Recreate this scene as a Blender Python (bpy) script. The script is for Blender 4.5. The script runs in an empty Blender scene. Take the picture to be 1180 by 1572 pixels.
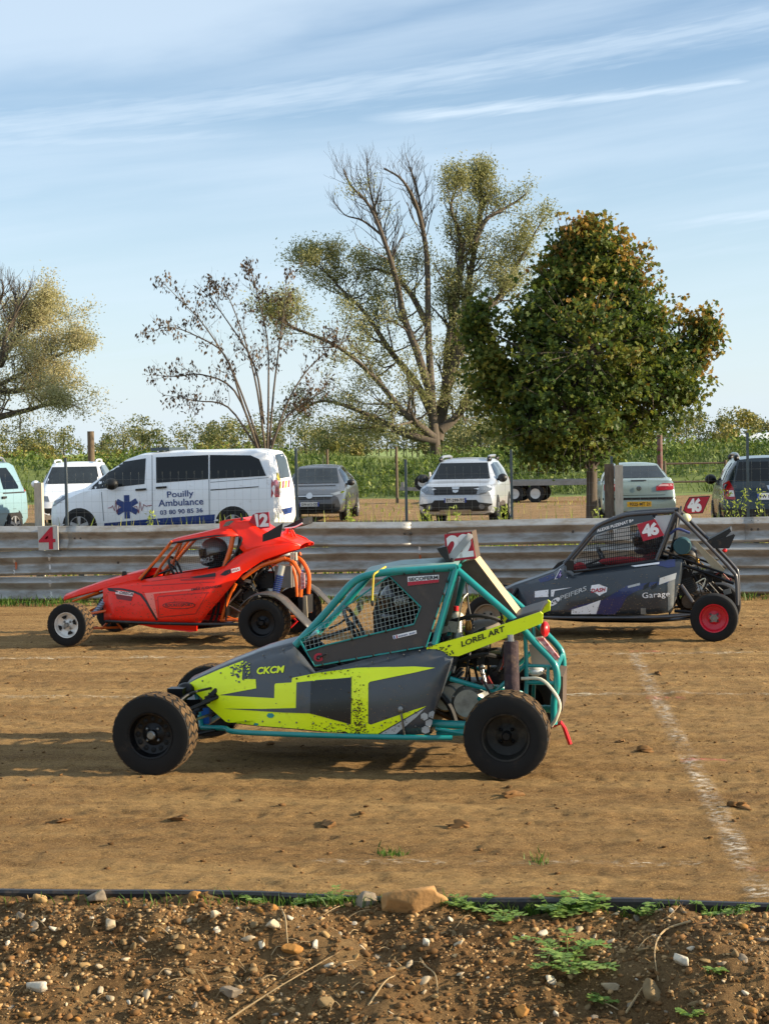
import bpy, bmesh, math, random
import numpy as np
from mathutils import Vector, Matrix, noise
from mathutils.bvhtree import BVHTree
from mathutils.geometry import tessellate_polygon

random.seed(7); np.random.seed(7)
R = math.radians
scene = bpy.context.scene
COL = scene.collection

# ------------------------------------------------------------------ camera
PW, PH, FPX = 1180.0, 1572.0, 2600.0
CAM_H, YAW, PITCH, ROLL = 1.96, R(7.0), -math.atan(101 / 2600.0), R(-1.1)
cam_d = bpy.data.cameras.new('camera'); cam = bpy.data.objects.new('camera', cam_d); COL.objects.link(cam)
cam_d.sensor_fit = 'HORIZONTAL'; cam_d.sensor_width = 36.0; cam_d.lens = 36.0 * FPX / PW
cam_d.clip_start = 0.1; cam_d.clip_end = 3000
CROT = Matrix.Rotation(YAW, 3, 'Z') @ Matrix.Rotation(R(90) + PITCH, 3, 'X') @ Matrix.Rotation(ROLL, 3, 'Z')
CPOS = Vector((0, 0, CAM_H))
cam.matrix_world = Matrix.Translation(CPOS) @ CROT.to_4x4()
scene.camera = cam

# ------------------------------------------------------------------ light
SUN_EL, SUN_AZ = R(17.5), R(0.0)      # SUN_AZ counted from +X towards +Y
world = bpy.data.worlds.new('World'); scene.world = world; world.use_nodes = True
wn, wl = world.node_tree.nodes, world.node_tree.links
wn.clear()
SKY_STR = 0.092
def build_world():
    N = lambda t: wn.new(t)
    out = N('ShaderNodeOutputWorld'); bg = N('ShaderNodeBackground'); bg.inputs[1].default_value = SKY_STR
    sky = N('ShaderNodeTexSky'); sky.sky_type = 'NISHITA'; sky.sun_disc = False
    sky.sun_elevation = SUN_EL; sky.sun_rotation = R(90) - SUN_AZ
    sky.altitude = 200; sky.air_density = 1.0; sky.dust_density = 0.6; sky.ozone_density = 2.4
    tc = N('ShaderNodeTexCoord')
    sep = N('ShaderNodeSeparateXYZ'); wl.new(tc.outputs['Generated'], sep.inputs[0])
    def math_(op, a, b=None, clamp=False):
        m = N('ShaderNodeMath'); m.operation = op; m.use_clamp = clamp
        for i, v in enumerate((a, b)):
            if v is None: continue
            if isinstance(v, (int, float)): m.inputs[i].default_value = v
            else: wl.new(v, m.inputs[i])
        return m.outputs[0]
    x, y, z = sep.outputs
    az = math_('ARCTAN2', x, y)            # 0 at +Y, grows to +X
    el = math_('ARCSINE', z)
    # streaks run slightly upward to the right: shear elevation by azimuth
    sh = math_('SUBTRACT', el, math_('MULTIPLY', az, 0.12))
    def streak(sx, sy, detail, lo, hi, off):
        cb = N('ShaderNodeCombineXYZ')
        wl.new(math_('MULTIPLY', az, sx), cb.inputs[0]); wl.new(math_('MULTIPLY', sh, sy), cb.inputs[1]); cb.inputs[2].default_value = off
        n = N('ShaderNodeTexNoise'); n.inputs['Scale'].default_value = 1; n.inputs['Detail'].default_value = detail
        n.inputs['Roughness'].default_value = 0.55; n.inputs['Distortion'].default_value = 0.25
        wl.new(cb.outputs[0], n.inputs['Vector'])
        mr = N('ShaderNodeMapRange'); mr.interpolation_type = 'SMOOTHSTEP'
        mr.inputs[1].default_value = lo; mr.inputs[2].default_value = hi
        wl.new(n.outputs[0], mr.inputs[0]); return mr.outputs[0]
    c1 = math_('MULTIPLY', streak(2.2, 26, 6, .35, .78, 3.1), .55)
    c2 = math_('MULTIPLY', streak(7, 95, 7, .45, .8, 9.7), .35)
    cloud = math_('MAXIMUM', c1, c2)
    # contrails: thin bands in (azimuth, elevation)
    def trail(a0, e0, a1, e1, w0, w1, amp, fade0, fade1):
        k = (e1 - e0) / (a1 - a0)
        line = math_('ADD', math_('MULTIPLY', math_('SUBTRACT', az, a0), k), e0)
        t = math_('DIVIDE', math_('SUBTRACT', az, a0), a1 - a0)
        cb = N('ShaderNodeCombineXYZ'); wl.new(math_('MULTIPLY', az, 34), cb.inputs[0]); wl.new(math_('MULTIPLY', math_('SUBTRACT', el, math_('MULTIPLY', az, .13)), 380), cb.inputs[1])
        n = N('ShaderNodeTexNoise'); n.inputs['Scale'].default_value = 1; n.inputs['Detail'].default_value = 5; wl.new(cb.outputs[0], n.inputs['Vector'])
        jit = math_('MULTIPLY', math_('SUBTRACT', n.outputs[0], .5), 1.5)
        w = math_('ADD', math_('MULTIPLY', t, w1 - w0), w0)
        d = math_('ADD', math_('DIVIDE', math_('ABSOLUTE', math_('SUBTRACT', el, line)), w), jit)
        band = math_('SUBTRACT', 1.0, d, True)
        f = N('ShaderNodeMapRange'); f.inputs[1].default_value = 0; f.inputs[2].default_value = fade0; wl.new(t, f.inputs[0])
        g = N('ShaderNodeMapRange'); g.inputs[1].default_value = 1; g.inputs[2].default_value = 1 - fade1; wl.new(t, g.inputs[0])
        return math_('MULTIPLY', math_('MULTIPLY', band, amp), math_('MULTIPLY', f.outputs[0], g.outputs[0]))
    def ae(px, py):
        d = (CROT @ Vector(((px - 590) / FPX, (786 - py) / FPX, -1))).normalized()
        return math.atan2(d.x, d.y), math.asin(d.z)
    def tr(p0, p1, *a):
        return trail(*ae(*p0), *ae(*p1), *a)
    for b in (tr((540, 186), (1165, 121), .0065, .0028, .85, .2, .05),
              tr((-500, 240), (1700, -90), .013, .012, .55, .1, .1),
              tr((-300, 222), (480, 203), .009, .005, .5, .2, .25),
              tr((960, 352), (1500, 285), .005, .004, .7, .3, .2)):
        cloud = math_('MAXIMUM', cloud, b)
    # cirrus bank that fills the upper left of the view
    sh2 = math_('SUBTRACT', el, math_('MULTIPLY', az, 0.16))
    mr = N('ShaderNodeMapRange'); mr.interpolation_type = 'SMOOTHSTEP'
    wob = streak(4, 14, 5, .2, .8, 17.0)
    a_, e_ = ae(250, 165); mr.inputs[1].default_value = e_ - a_ * .16 ; mr.inputs[2].default_value = e_ - a_ * .16 + .055
    wl.new(math_('ADD', sh2, math_('MULTIPLY', math_('SUBTRACT', wob, .5), .03)), mr.inputs[0])
    cloud = math_('MAXIMUM', cloud, math_('MULTIPLY', mr.outputs[0], .74))
    # low milky haze near the horizon
    hz = N('ShaderNodeMapRange'); hz.inputs[1].default_value = .24; hz.inputs[2].default_value = 0.0; hz.inputs[3].default_value = 0; hz.inputs[4].default_value = .82
    hz.clamp = True; wl.new(el, hz.inputs[0])
    cloud = math_('ADD', cloud, math_('MULTIPLY', hz.outputs[0], math_('SUBTRACT', 1.0, cloud)), True)
    mix = N('ShaderNodeMix'); mix.data_type = 'RGBA'
    wl.new(math_('MULTIPLY', cloud, .9), mix.inputs[0]); wl.new(sky.outputs[0], mix.inputs[6])
    mix.inputs[7].default_value = (*CLOUD, 1)
    wl.new(mix.outputs[2], bg.inputs[0]); wl.new(bg.outputs[0], out.inputs[0])
CLOUD = (4.3, 5.1, 5.9)
build_world()
sun_d = bpy.data.lights.new('sun', 'SUN'); sun = bpy.data.objects.new('sun', sun_d); COL.objects.link(sun)
sun_d.energy = 5.0; sun_d.angle = R(0.6); sun_d.color = (1.0, .83, .60)
S = Vector((math.cos(SUN_AZ) * math.cos(SUN_EL), math.sin(SUN_AZ) * math.cos(SUN_EL), math.sin(SUN_EL)))
sun.rotation_euler = S.to_track_quat('Z', 'Y').to_euler()
scene.view_settings.view_transform = 'Standard'; scene.view_settings.look = 'None'
scene.view_settings.exposure = 1.0; scene.view_settings.gamma = 1.0
scene.cycles.max_bounces = 6; scene.cycles.transparent_max_bounces = 12

# ------------------------------------------------------------------ geometry helpers
def ray(x, y):
    return (CROT @ Vector(((x - PW / 2) / FPX, (PH / 2 - y) / FPX, -1.0))).normalized()
def on_ground(x, y, z=0.0):
    d = ray(x, y); return CPOS + d * ((z - CAM_H) / d.z)
def at_depth(x, y, dep):                 # point on the sight line at a given distance along the optical axis
    d = CROT @ Vector(((x - PW / 2) / FPX, (PH / 2 - y) / FPX, -1.0)); return CPOS + d * dep
def lin(c): return tuple(((v / 12.92) if v <= .04045 else ((v + .055) / 1.055) ** 2.4) for v in c)
def hx(s): return lin(tuple(int(s[i:i + 2], 16) / 255 for i in (0, 2, 4)))

MATS = {}
def mat(name, col, rough=.5, metal=0., var=0., vscale=8., bump=0., bscale=60., col2=None, dust=0., dustcol=(.20, .13, .07), dscale=9., coat=0., spec=.5, stretch=None, island=0.):
    if name in MATS: return MATS[name]
    m = bpy.data.materials.new(name); m.use_nodes = True; MATS[name] = m
    n, l = m.node_tree.nodes, m.node_tree.links
    b = n['Principled BSDF']; b.inputs['Roughness'].default_value = rough; b.inputs['Metallic'].default_value = metal
    b.inputs['Specular IOR Level'].default_value = spec
    if coat: b.inputs['Coat Weight'].default_value = coat; b.inputs['Coat Roughness'].default_value = .08
    tc = n.new('ShaderNodeTexCoord'); vec = tc.outputs['Object']
    if stretch:
        mp = n.new('ShaderNodeMapping'); mp.inputs['Scale'].default_value = stretch; l.new(vec, mp.inputs[0]); vec = mp.outputs[0]
    cur = None
    def mixc(f, a, bcol):
        mx = n.new('ShaderNodeMix'); mx.data_type = 'RGBA'
        l.new(f, mx.inputs[0])
        if isinstance(a, tuple): mx.inputs[6].default_value = (*a, 1)
        else: l.new(a, mx.inputs[6])
        mx.inputs[7].default_value = (*bcol, 1); return mx.outputs[2]
    c = tuple(col)
    cur = c
    if var or col2:
        t = n.new('ShaderNodeTexNoise'); t.inputs['Scale'].default_value = vscale; t.inputs['Detail'].default_value = 6; t.inputs['Roughness'].default_value = .65; l.new(vec, t.inputs['Vector'])
        r = n.new('ShaderNodeMapRange'); r.inputs[1].default_value = .35; r.inputs[2].default_value = .65; l.new(t.outputs[0], r.inputs[0])
        cur = mixc(r.outputs[0], c, col2 if col2 else tuple(v * (1 - var) for v in c))
    if island:
        g = n.new('ShaderNodeNewGeometry'); hs = n.new('ShaderNodeHueSaturation')
        mr = n.new('ShaderNodeMapRange'); mr.inputs[3].default_value = 1 - island; mr.inputs[4].default_value = 1 + island; l.new(g.outputs['Random Per Island'], mr.inputs[0])
        l.new(mr.outputs[0], hs.inputs['Value'])
        if isinstance(cur, tuple): hs.inputs['Color'].default_value = (*cur, 1)
        else: l.new(cur, hs.inputs['Color'])
        cur = hs.outputs[0]
    if dust:
        t = n.new('ShaderNodeTexNoise'); t.inputs['Scale'].default_value = dscale; t.inputs['Detail'].default_value = 8; t.inputs['Roughness'].default_value = .7; l.new(vec, t.inputs['Vector'])
        r = n.new('ShaderNodeMapRange'); r.inputs[1].default_value = .62 - dust * .35; r.inputs[2].default_value = .75; r.inputs[4].default_value = min(1, .45 + dust * .5); l.new(t.outputs[0], r.inputs[0])
        cur = mixc(r.outputs[0], cur, dustcol)
        rr = n.new('ShaderNodeMapRange'); rr.inputs[3].default_value = rough; rr.inputs[4].default_value = .9; l.new(r.outputs[0], rr.inputs[0]); l.new(rr.outputs[0], b.inputs['Roughness'])
    if isinstance(cur, tuple): b.inputs['Base Color'].default_value = (*cur, 1)
    else: l.new(cur, b.inputs['Base Color'])
    if bump:
        t = n.new('ShaderNodeTexNoise'); t.inputs['Scale'].default_value = bscale; t.inputs['Detail'].default_value = 6; l.new(vec, t.inputs['Vector'])
        bp = n.new('ShaderNodeBump'); bp.inputs['Strength'].default_value = bump; bp.inputs['Distance'].default_value = .02; l.new(t.outputs[0], bp.inputs['Height']); l.new(bp.outputs[0], b.inputs['Normal'])
    return m

def leafmat(name, cols, trans=.35, rough=.55):
    """colour picked per leaf from a ramp; light passes through thin leaves"""
    if name in MATS: return MATS[name]
    m = bpy.data.materials.new(name); m.use_nodes = True; MATS[name] = m
    n, l = m.node_tree.nodes, m.node_tree.links
    b = n['Principled BSDF']; b.inputs['Roughness'].default_value = rough; b.inputs['Specular IOR Level'].default_value = .3
    g = n.new('ShaderNodeNewGeometry'); cr = n.new('ShaderNodeValToRGB')
    e = cr.color_ramp.elements
    e[0].position = 0; e[0].color = (*cols[0], 1); e[1].position = 1; e[1].color = (*cols[-1], 1)
    for i, c in enumerate(cols[1:-1]): q = e.new((i + 1) / (len(cols) - 1)); q.color = (*c, 1)
    # clumps share a tint: island random blended with a soft noise over the crown
    tc = n.new('ShaderNodeTexCoord'); t = n.new('ShaderNodeTexNoise'); t.inputs['Scale'].default_value = .9; t.inputs['Detail'].default_value = 3; l.new(tc.outputs['Object'], t.inputs['Vector'])
    mx = n.new('ShaderNodeMix'); mx.inputs[0].default_value = .5
    mr = n.new('ShaderNodeMapRange'); mr.inputs[1].default_value = .3; mr.inputs[2].default_value = .7; l.new(t.outputs[0], mr.inputs[0])
    l.new(g.outputs['Random Per Island'], mx.inputs[2]); l.new(mr.outputs[0], mx.inputs[3]); l.new(mx.outputs[0], cr.inputs[0])
    l.new(cr.outputs[0], b.inputs['Base Color'])
    tr = n.new('ShaderNodeBsdfTranslucent'); l.new(cr.outputs[0], tr.inputs[0])
    ms = n.new('ShaderNodeMixShader'); ms.inputs[0].default_value = trans
    l.new(b.outputs[0], ms.inputs[1]); l.new(tr.outputs[0], ms.inputs[2]); l.new(ms.outputs[0], n['Material Output'].inputs[0])
    return m

def catmull(pts, k=5):
    pts = [Vector(p) for p in pts]
    if len(pts) < 3: return pts
    out = []
    P = [pts[0] * 2 - pts[1]] + pts + [pts[-1] * 2 - pts[-2]]
    for i in range(1, len(P) - 2):
        for j in range(k):
            t = j / k; a, b, c, d = P[i - 1], P[i], P[i + 1], P[i + 2]
            out.append(.5 * ((2 * b) + (c - a) * t + (2 * a - 5 * b + 4 * c - d) * t * t + (3 * b - a - 3 * c + d) * t ** 3))
    out.append(pts[-1]); return out

class MB:
    def __init__(s): s.v = []; s.f = []
    def add(s, vs, fs):
        o = len(s.v); s.v += [Vector(v) for v in vs]; s.f += [tuple(i + o for i in f) for f in fs]; return s
    def box(s, c, d, rot=None):
        c = Vector(c); vs = []
        for x in (-.5, .5):
            for y in (-.5, .5):
                for z in (-.5, .5):
                    p = Vector((x * d[0], y * d[1], z * d[2]))
                    if rot is not None: p = rot @ p
                    vs.append(c + p)
        return s.add(vs, [(0, 1, 3, 2), (4, 6, 7, 5), (0, 4, 5, 1), (2, 3, 7, 6), (0, 2, 6, 4), (1, 5, 7, 3)])
    def bar(s, a, b, w, h):
        a, b = Vector(a), Vector(b); q = (b - a).to_track_quat('X', 'Z').to_matrix()
        return s.box((a + b) / 2, ((b - a).length, w, h), q)
    def tube(s, path, r, n=8, smooth=True, cap=True):
        pts = catmull(path) if smooth and len(path) > 2 else [Vector(p) for p in path]
        m = len(pts); rs = [r] * m if isinstance(r, (int, float)) else [r[0] + (r[-1] - r[0]) * i / (m - 1) for i in range(m)] if len(r) == 2 else list(np.interp(np.linspace(0, len(r) - 1, m), range(len(r)), r))
        o = len(s.v); up = None
        for i, p in enumerate(pts):
            t = (pts[min(i + 1, m - 1)] - pts[max(i - 1, 0)])
            if t.length < 1e-9: t = Vector((0, 0, 1))
            t.normalize()
            if up is None: up = t.orthogonal().normalized()
            up = (up - t * up.dot(t)); up = up.normalized() if up.length > 1e-6 else t.orthogonal().normalized()
            w = t.cross(up)
            for k in range(n):
                a = 2 * math.pi * k / n; s.v.append(p + (up * math.cos(a) + w * math.sin(a)) * rs[i])
        for i in range(m - 1):
            for k in range(n):
                s.f.append((o + i * n + k, o + i * n + (k + 1) % n, o + (i + 1) * n + (k + 1) % n, o + (i + 1) * n + k))
        if cap:
            s.f.append(tuple(o + k for k in range(n))[::-1]); s.f.append(tuple(o + (m - 1) * n + k for k in range(n)))
        return s
    def lathe(s, prof, c, axis='Y', n=32, close=False):
        """prof: list of (radius, offset along axis)"""
        o = len(s.v); c = Vector(c); m = len(prof)
        for r, h in prof:
            for k in range(n):
                a = 2 * math.pi * k / n; u, w = r * math.cos(a), r * math.sin(a)
                p = Vector((u, h, w)) if axis == 'Y' else Vector((u, w, h)) if axis == 'Z' else Vector((h, u, w))
                s.v.append(c + p)
        for i in range(m - (0 if close else 1)):
            j = (i + 1) % m
            for k in range(n): s.f.append((o + i * n + k, o + i * n + (k + 1) % n, o + j * n + (k + 1) % n, o + j * n + k))
        return s
    def prism(s, poly, off):
        poly = [Vector(p) for p in poly]; off = Vector(off); n = len(poly)
        tri = tessellate_polygon([poly])
        fs = [tuple(t) for t in tri] + [tuple(n + i for i in t[::-1]) for t in tri] + [(i, (i + 1) % n, n + (i + 1) % n, n + i) for i in range(n)]
        return s.add(poly + [p + off for p in poly], fs)
    def grid(s, rows):
        o = len(s.v); m = len(rows[0])
        for r in rows: s.v += [Vector(p) for p in r]
        for i in range(len(rows) - 1):
            for j in range(m - 1): s.f.append((o + i * m + j, o + i * m + j + 1, o + (i + 1) * m + j + 1, o + (i + 1) * m + j))
        return s
    def sphere(s, c, rad, nu=16, nv=10, rot=None, v0=0., v1=1.):
        c = Vector(c); rad = rad if hasattr(rad, '__len__') else (rad,) * 3; o = len(s.v)
        for j in range(nv + 1):
            th = math.pi * (v0 + (v1 - v0) * j / nv)
            for i in range(nu):
                ph = 2 * math.pi * i / nu; p = Vector((rad[0] * math.sin(th) * math.cos(ph), rad[1] * math.sin(th) * math.sin(ph), rad[2] * math.cos(th)))
                s.v.append(c + (rot @ p if rot is not None else p))
        for j in range(nv):
            for i in range(nu): s.f.append((o + j * nu + i, o + (j + 1) * nu + i, o + (j + 1) * nu + (i + 1) % nu, o + j * nu + (i + 1) % nu))
        return s
    def mesh(s, name, smooth=40, weld=True):
        me = bpy.data.meshes.new(name); me.from_pydata([tuple(v) for v in s.v], [], s.f); me.validate()
        bm = bmesh.new(); bm.from_mesh(me)
        if weld: bmesh.ops.remove_doubles(bm, verts=bm.verts, dist=1e-5)
        bmesh.ops.recalc_face_normals(bm, faces=bm.faces); bm.to_mesh(me); bm.free()
        if smooth:
            me.shade_smooth(); me.set_sharp_from_angle(angle=R(smooth))
        return me
    def build(s, name, m, parent=None, smooth=40, weld=True):
        o = bpy.data.objects.new(name, s.mesh(name, smooth, weld)); COL.objects.link(o)
        if m: o.data.materials.append(m)
        if parent: o.parent = parent
        return o

def rawmesh(name, V, F, m, parent=None, smooth=False):
    """fast mesh from numpy arrays of equal-sized faces"""
    me = bpy.data.meshes.new(name); V = np.asarray(V, dtype=np.float32); F = np.asarray(F, dtype=np.int32); k = F.shape[1]
    me.vertices.add(len(V)); me.vertices.foreach_set('co', V.ravel())
    me.loops.add(F.size); me.loops.foreach_set('vertex_index', F.ravel())
    me.polygons.add(len(F)); me.polygons.foreach_set('loop_start', np.arange(0, F.size, k, dtype=np.int32))
    me.update(calc_edges=True); me.validate()
    if smooth: me.shade_smooth()
    if m: me.materials.append(m)
    o = bpy.data.objects.new(name, me); COL.objects.link(o)
    if parent: o.parent = parent
    return o

def tag(o, label=None, cat=None, group=None, kind=None):
    if label: o['label'] = label
    if cat: o['category'] = cat
    if group: o['group'] = group
    if kind: o['kind'] = kind
    return o
def empty(name, loc=(0, 0, 0), rz=0.):
    e = bpy.data.objects.new(name, None); e.empty_display_size = .2; COL.objects.link(e)
    e.matrix_world = Matrix.Translation(Vector(loc)) @ Matrix.Rotation(rz, 4, 'Z'); return e

TXT = {}
def text2d(s, bold=0., shear=0., space=1.):
    """triangles of a string, scaled so that x runs 0..1 over its width and cap height is known"""
    key = (s, bold, shear, space)
    if key in TXT: return TXT[key]
    cu = bpy.data.curves.new('txt', 'FONT'); cu.body = s; cu.size = 1; cu.offset = bold; cu.shear = shear; cu.space_character = space; cu.resolution_u = 3
    ob = bpy.data.objects.new('txt', cu); COL.objects.link(ob)
    dg = bpy.context.evaluated_depsgraph_get(); me = bpy.data.meshes.new_from_object(ob.evaluated_get(dg))
    me.calc_loop_triangles()
    vs = [v.co.copy() for v in me.vertices]; fs = [tuple(t.vertices) for t in me.loop_triangles]
    bpy.data.objects.remove(ob); bpy.data.curves.remove(cu); bpy.data.meshes.remove(me)
    x0 = min(v.x for v in vs); x1 = max(v.x for v in vs); y0 = min(v.y for v in vs); y1 = max(v.y for v in vs)
    out = ([((v.x - x0) / (x1 - x0), (v.y - y0) / (y1 - y0)) for v in vs], fs); TXT[key] = out
    return out

def refine(bm, L):
    for _ in range(8):
        e = [x for x in bm.edges if x.calc_length() > L]
        if not e: break
        bmesh.ops.subdivide_edges(bm, edges=e, cuts=1); bmesh.ops.triangulate(bm, faces=[f for f in bm.faces if len(f.verts) > 3])
class Thing:
    def __init__(s, name, label, cat, loc, rz=0., group=None):
        s.o = empty(name, loc, rz); tag(s.o, label, cat, group)
        s.M = s.o.matrix_world.copy(); s.I = s.M.inverted()
        s.co = s.I @ CPOS
    def dir(s, x, y): return (s.I.to_3x3() @ ray(x, y)).normalized()
    def P(s, x, y, yl):
        d = s.dir(x, y); return s.co + d * ((yl - s.co.y) / d.y)
    def PX(s, x, y, xl):
        d = s.dir(x, y); return s.co + d * ((xl - s.co.x) / d.x)
    def PP(s, pts): return [s.P(*p) for p in pts]
    def part(s, name, mb, m, parent=None, smooth=40, label=None):
        o = mb.build(name, m, parent or s.o, smooth)
        if label: o['label'] = label
        return o
    def tube(s, name, pts, r, m, n=10, mirror=False, parent=None, smooth=True):
        L = s.PP(pts); o = s.part(name, MB().tube(L, r, n, smooth), m, parent)
        if mirror: s.part(name, MB().tube([Vector((p.x, -p.y, p.z)) for p in L], r, n, smooth), m, parent)
        return o
    def plate(s, name, pts, thick, m, parent=None, mirror=False):
        """outline in photograph pixels with local depth, given a thickness away from the viewer"""
        L = s.PP(pts); o = s.part(name, MB().prism(L, (0, thick, 0)), m, parent, 30)
        if mirror: s.part(name, MB().prism([Vector((p.x, -p.y, p.z)) for p in L], (0, -thick, 0)), m, parent, 30)
        return o
    def cast(s, bvh, x, y, eps):
        d = s.dir(x, y); h = bvh.ray_cast(s.co, d)
        if h[0] is None:
            # slide onto the closest spot of the surface
            best = None
            t = s._t
            p = s.co + d * t; h = bvh.find_nearest(p)
        else: s._t = h[3]
        nrm = h[1] if h[1].dot(d) < 0 else -h[1]
        return h[0] + nrm * eps
    _t = 10.; grain = 9.
    def decal(s, name, bvh, poly, m, eps=.006, cuts=2, parent=None, label=None):
        bm = bmesh.new(); vs = [bm.verts.new((x, y, 0)) for x, y in poly]
        tri = tessellate_polygon([[Vector((x, y, 0)) for x, y in poly]])
        for t in tri:
            try: bm.faces.new([vs[i] for i in t])
            except ValueError: pass
        if cuts: refine(bm, s.grain)
        bm.verts.index_update(); mb = MB(); mb.v = [s.cast(bvh, v.co.x, v.co.y, eps) for v in bm.verts]; mb.f = [tuple(v.index for v in f.verts) for f in bm.faces]; bm.free()
        return s.part(name, mb, m, parent, 60, label)
    def flecks(s, name, bvh, pts, m, rmin, rmax, eps=.009, parent=None):
        mb = MB()
        for x, y in pts:
            r = random.uniform(rmin, rmax); n = 6; a0 = random.random() * 6
            st = random.uniform(.6, 1.9)
            vs = [s.cast(bvh, x + r * st * math.cos(a0 + 6.283 * k / n) * random.uniform(.5, 1.2), y + r * math.sin(a0 + 6.283 * k / n) * random.uniform(.5, 1.2), eps) for k in range(n)]
            mb.add(vs, [tuple(range(n))])
        o = s.part(name, mb, m, parent, 0); o['kind'] = 'stuff'; return o
    def text(s, name, bvh, string, p0, p1, h, m, eps=.010, bold=.02, shear=0., space=1., parent=None):
        """p0, p1: pixel ends of the baseline; h: letter height in pixels"""
        v2, fs = text2d(string, bold, shear, space); p0, p1 = Vector(p0), Vector(p1); u = p1 - p0; n = Vector((u.y, -u.x)).normalized() * h
        mb = MB(); mb.v = [s.cast(bvh, *(p0 + u * a + n * b), eps) for a, b in v2]; mb.f = fs
        return s.part(name, mb, m, parent, 0)
def bvh_of(*objs):
    V, F = [], []
    for o in objs:
        k = len(V); V += [v.co.copy() for v in o.data.vertices]; F += [tuple(i + k for i in p.vertices) for p in o.data.polygons]
    return BVHTree.FromPolygons(V, F)

# value noise on numpy arrays
def _h(ix, iy, seed):
    h = (ix.astype(np.int64) * 374761393 + iy.astype(np.int64) * 668265263 + seed * 69069) & 0xffffffff
    h = ((h ^ (h >> 13)) * 1274126177) & 0xffffffff
    return ((h ^ (h >> 16)) & 0xffff) / 65535.0
def vn(x, y, seed=1):
    x = np.asarray(x, float); y = np.asarray(y, float)
    ix, iy = np.floor(x), np.floor(y); fx, fy = x - ix, y - iy; fx = fx * fx * (3 - 2 * fx); fy = fy * fy * (3 - 2 * fy)
    a, b, c, d = _h(ix, iy, seed), _h(ix + 1, iy, seed), _h(ix, iy + 1, seed), _h(ix + 1, iy + 1, seed)
    return (a + (b - a) * fx) * (1 - fy) + (c + (d - c) * fx) * fy
RUTS = []
for (px_, py_, yaw_) in ((510, 1196, -2.0), (255, 994, -5.0), (920, 985, -6.0), (300, 1260, 1.5), (700, 1085, -1.0)):
    g_ = on_ground(px_, py_); RUTS += [(g_.x, g_.y + .12, math.tan(R(yaw_)), 1.0), (g_.x, g_.y + 1.40, math.tan(R(yaw_)), .8)]
def track_h(x, y):
    x = np.asarray(x, float); y = np.asarray(y, float); rut = 0
    for gx, gy, k, a in RUTS:
        d = (y - gy - (x - gx) * k + (vn(x * .4, x * 0 + gy, 12) - .5) * .12) / .10; g = np.exp(-d * d)
        rut = rut - a * g * (.008 + .0025 * np.sin(x * 62 + np.abs(d) * 2.2)) + a * .005 * np.exp(-(np.abs(d) - 1.5) ** 2 * 4)
    h = (vn(x * .35, y * 5.5, 3) - .5) * .014 + (vn(x * 1.2, y * 9, 4) - .5) * .010
    h += (vn(x * 7, y * 13, 5) - .5) * .012 + (vn(x * 15, y * 22, 6) - .5) * .012 + (vn(x * 33, y * 40, 7) - .5) * .010 + np.maximum(0, vn(x * 3.1, y * 4.7, 8) - .72) * .05
    return h - .006 + rut
# ================================================================== setting
EDGE = on_ground(590, 1377); EY = EDGE.y            # black edging between track and stony bank
edge_l, edge_r = on_ground(-60, 1366), on_ground(1240, 1391)
def edge_y(x): return edge_l.y + (edge_r.y - edge_l.y) * (x - edge_l.x) / (edge_r.x - edge_l.x)
RAIL = on_ground(590, 921); RY = RAIL.y             # guardrail foot

def dirt_mat(name, c1, c2, c3, wheel=True, dark=(.07, .04, .018)):
    m = bpy.data.materials.new(name); m.use_nodes = True; n, l = m.node_tree.nodes, m.node_tree.links
    b = n['Principled BSDF']; b.inputs['Roughness'].default_value = .95; b.inputs['Specular IOR Level'].default_value = .12
    tc = n.new('ShaderNodeTexCoord')
    def nz(scale, detail, stretch=None, rough=.6):
        t = n.new('ShaderNodeTexNoise'); t.inputs['Scale'].default_value = scale; t.inputs['Detail'].default_value = detail; t.inputs['Roughness'].default_value = rough
        v = tc.outputs['Object']
        if stretch:
            mp = n.new('ShaderNodeMapping'); mp.inputs['Scale'].default_value = stretch; l.new(v, mp.inputs[0]); v = mp.outputs[0]
        l.new(v, t.inputs['Vector']); return t.outputs[0]
    def rng(v, a, c, lo=0, hi=1):
        r = n.new('ShaderNodeMapRange'); r.inputs[1].default_value = a; r.inputs[2].default_value = c; r.inputs[3].default_value = lo; r.inputs[4].default_value = hi; l.new(v, r.inputs[0]); return r.outputs[0]
    def mx(f, a, c):
        q = n.new('ShaderNodeMix'); q.data_type = 'RGBA'; l.new(f, q.inputs[0])
        for i, v in ((6, a), (7, c)):
            if isinstance(v, tuple): q.inputs[i].default_value = (*v, 1)
            else: l.new(v, q.inputs[i])
        return q.outputs[2]
    k = mx(rng(nz(1.0, 6, (.3, 2.6, 1) if wheel else None), .36, .66), c1, c2)
    k = mx(rng(nz(3.0, 8, (.5, 2., 1) if wheel else None, .7), .45, .75), k, c3)
    k = mx(rng(nz(22, 8, None, .8), .53, .66, 0, .8), k, dark)
    k = mx(rng(nz(95, 5, None, .8), .52, .62, 0, .6), k, tuple(min(1, v * 1.55) for v in c1)); k = mx(rng(nz(60, 6, (.8, 1.3, 1), .85), .54, .64, 0, .7), k, dark)
    l.new(k, b.inputs['Base Color'])
    bp = n.new('ShaderNodeBump'); bp.inputs['Strength'].default_value = 1.0; bp.inputs['Distance'].default_value = .05; l.new(nz(55, 9, (.7, 1.2, 1), .85), bp.inputs['Height']); l.new(bp.outputs[0], b.inputs['Normal'])
    return m
M_track = dirt_mat('packed track dirt', hx('bb9966'), hx('927148'), hx('7d603d'))
M_park = dirt_mat('stony parking dirt', hx('a98a68'), hx('8c7050'), hx('6f6a40'), False)
M_soil = dirt_mat('dark bank soil', hx('947650'), hx('745839'), hx('a2865e'), False)
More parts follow.
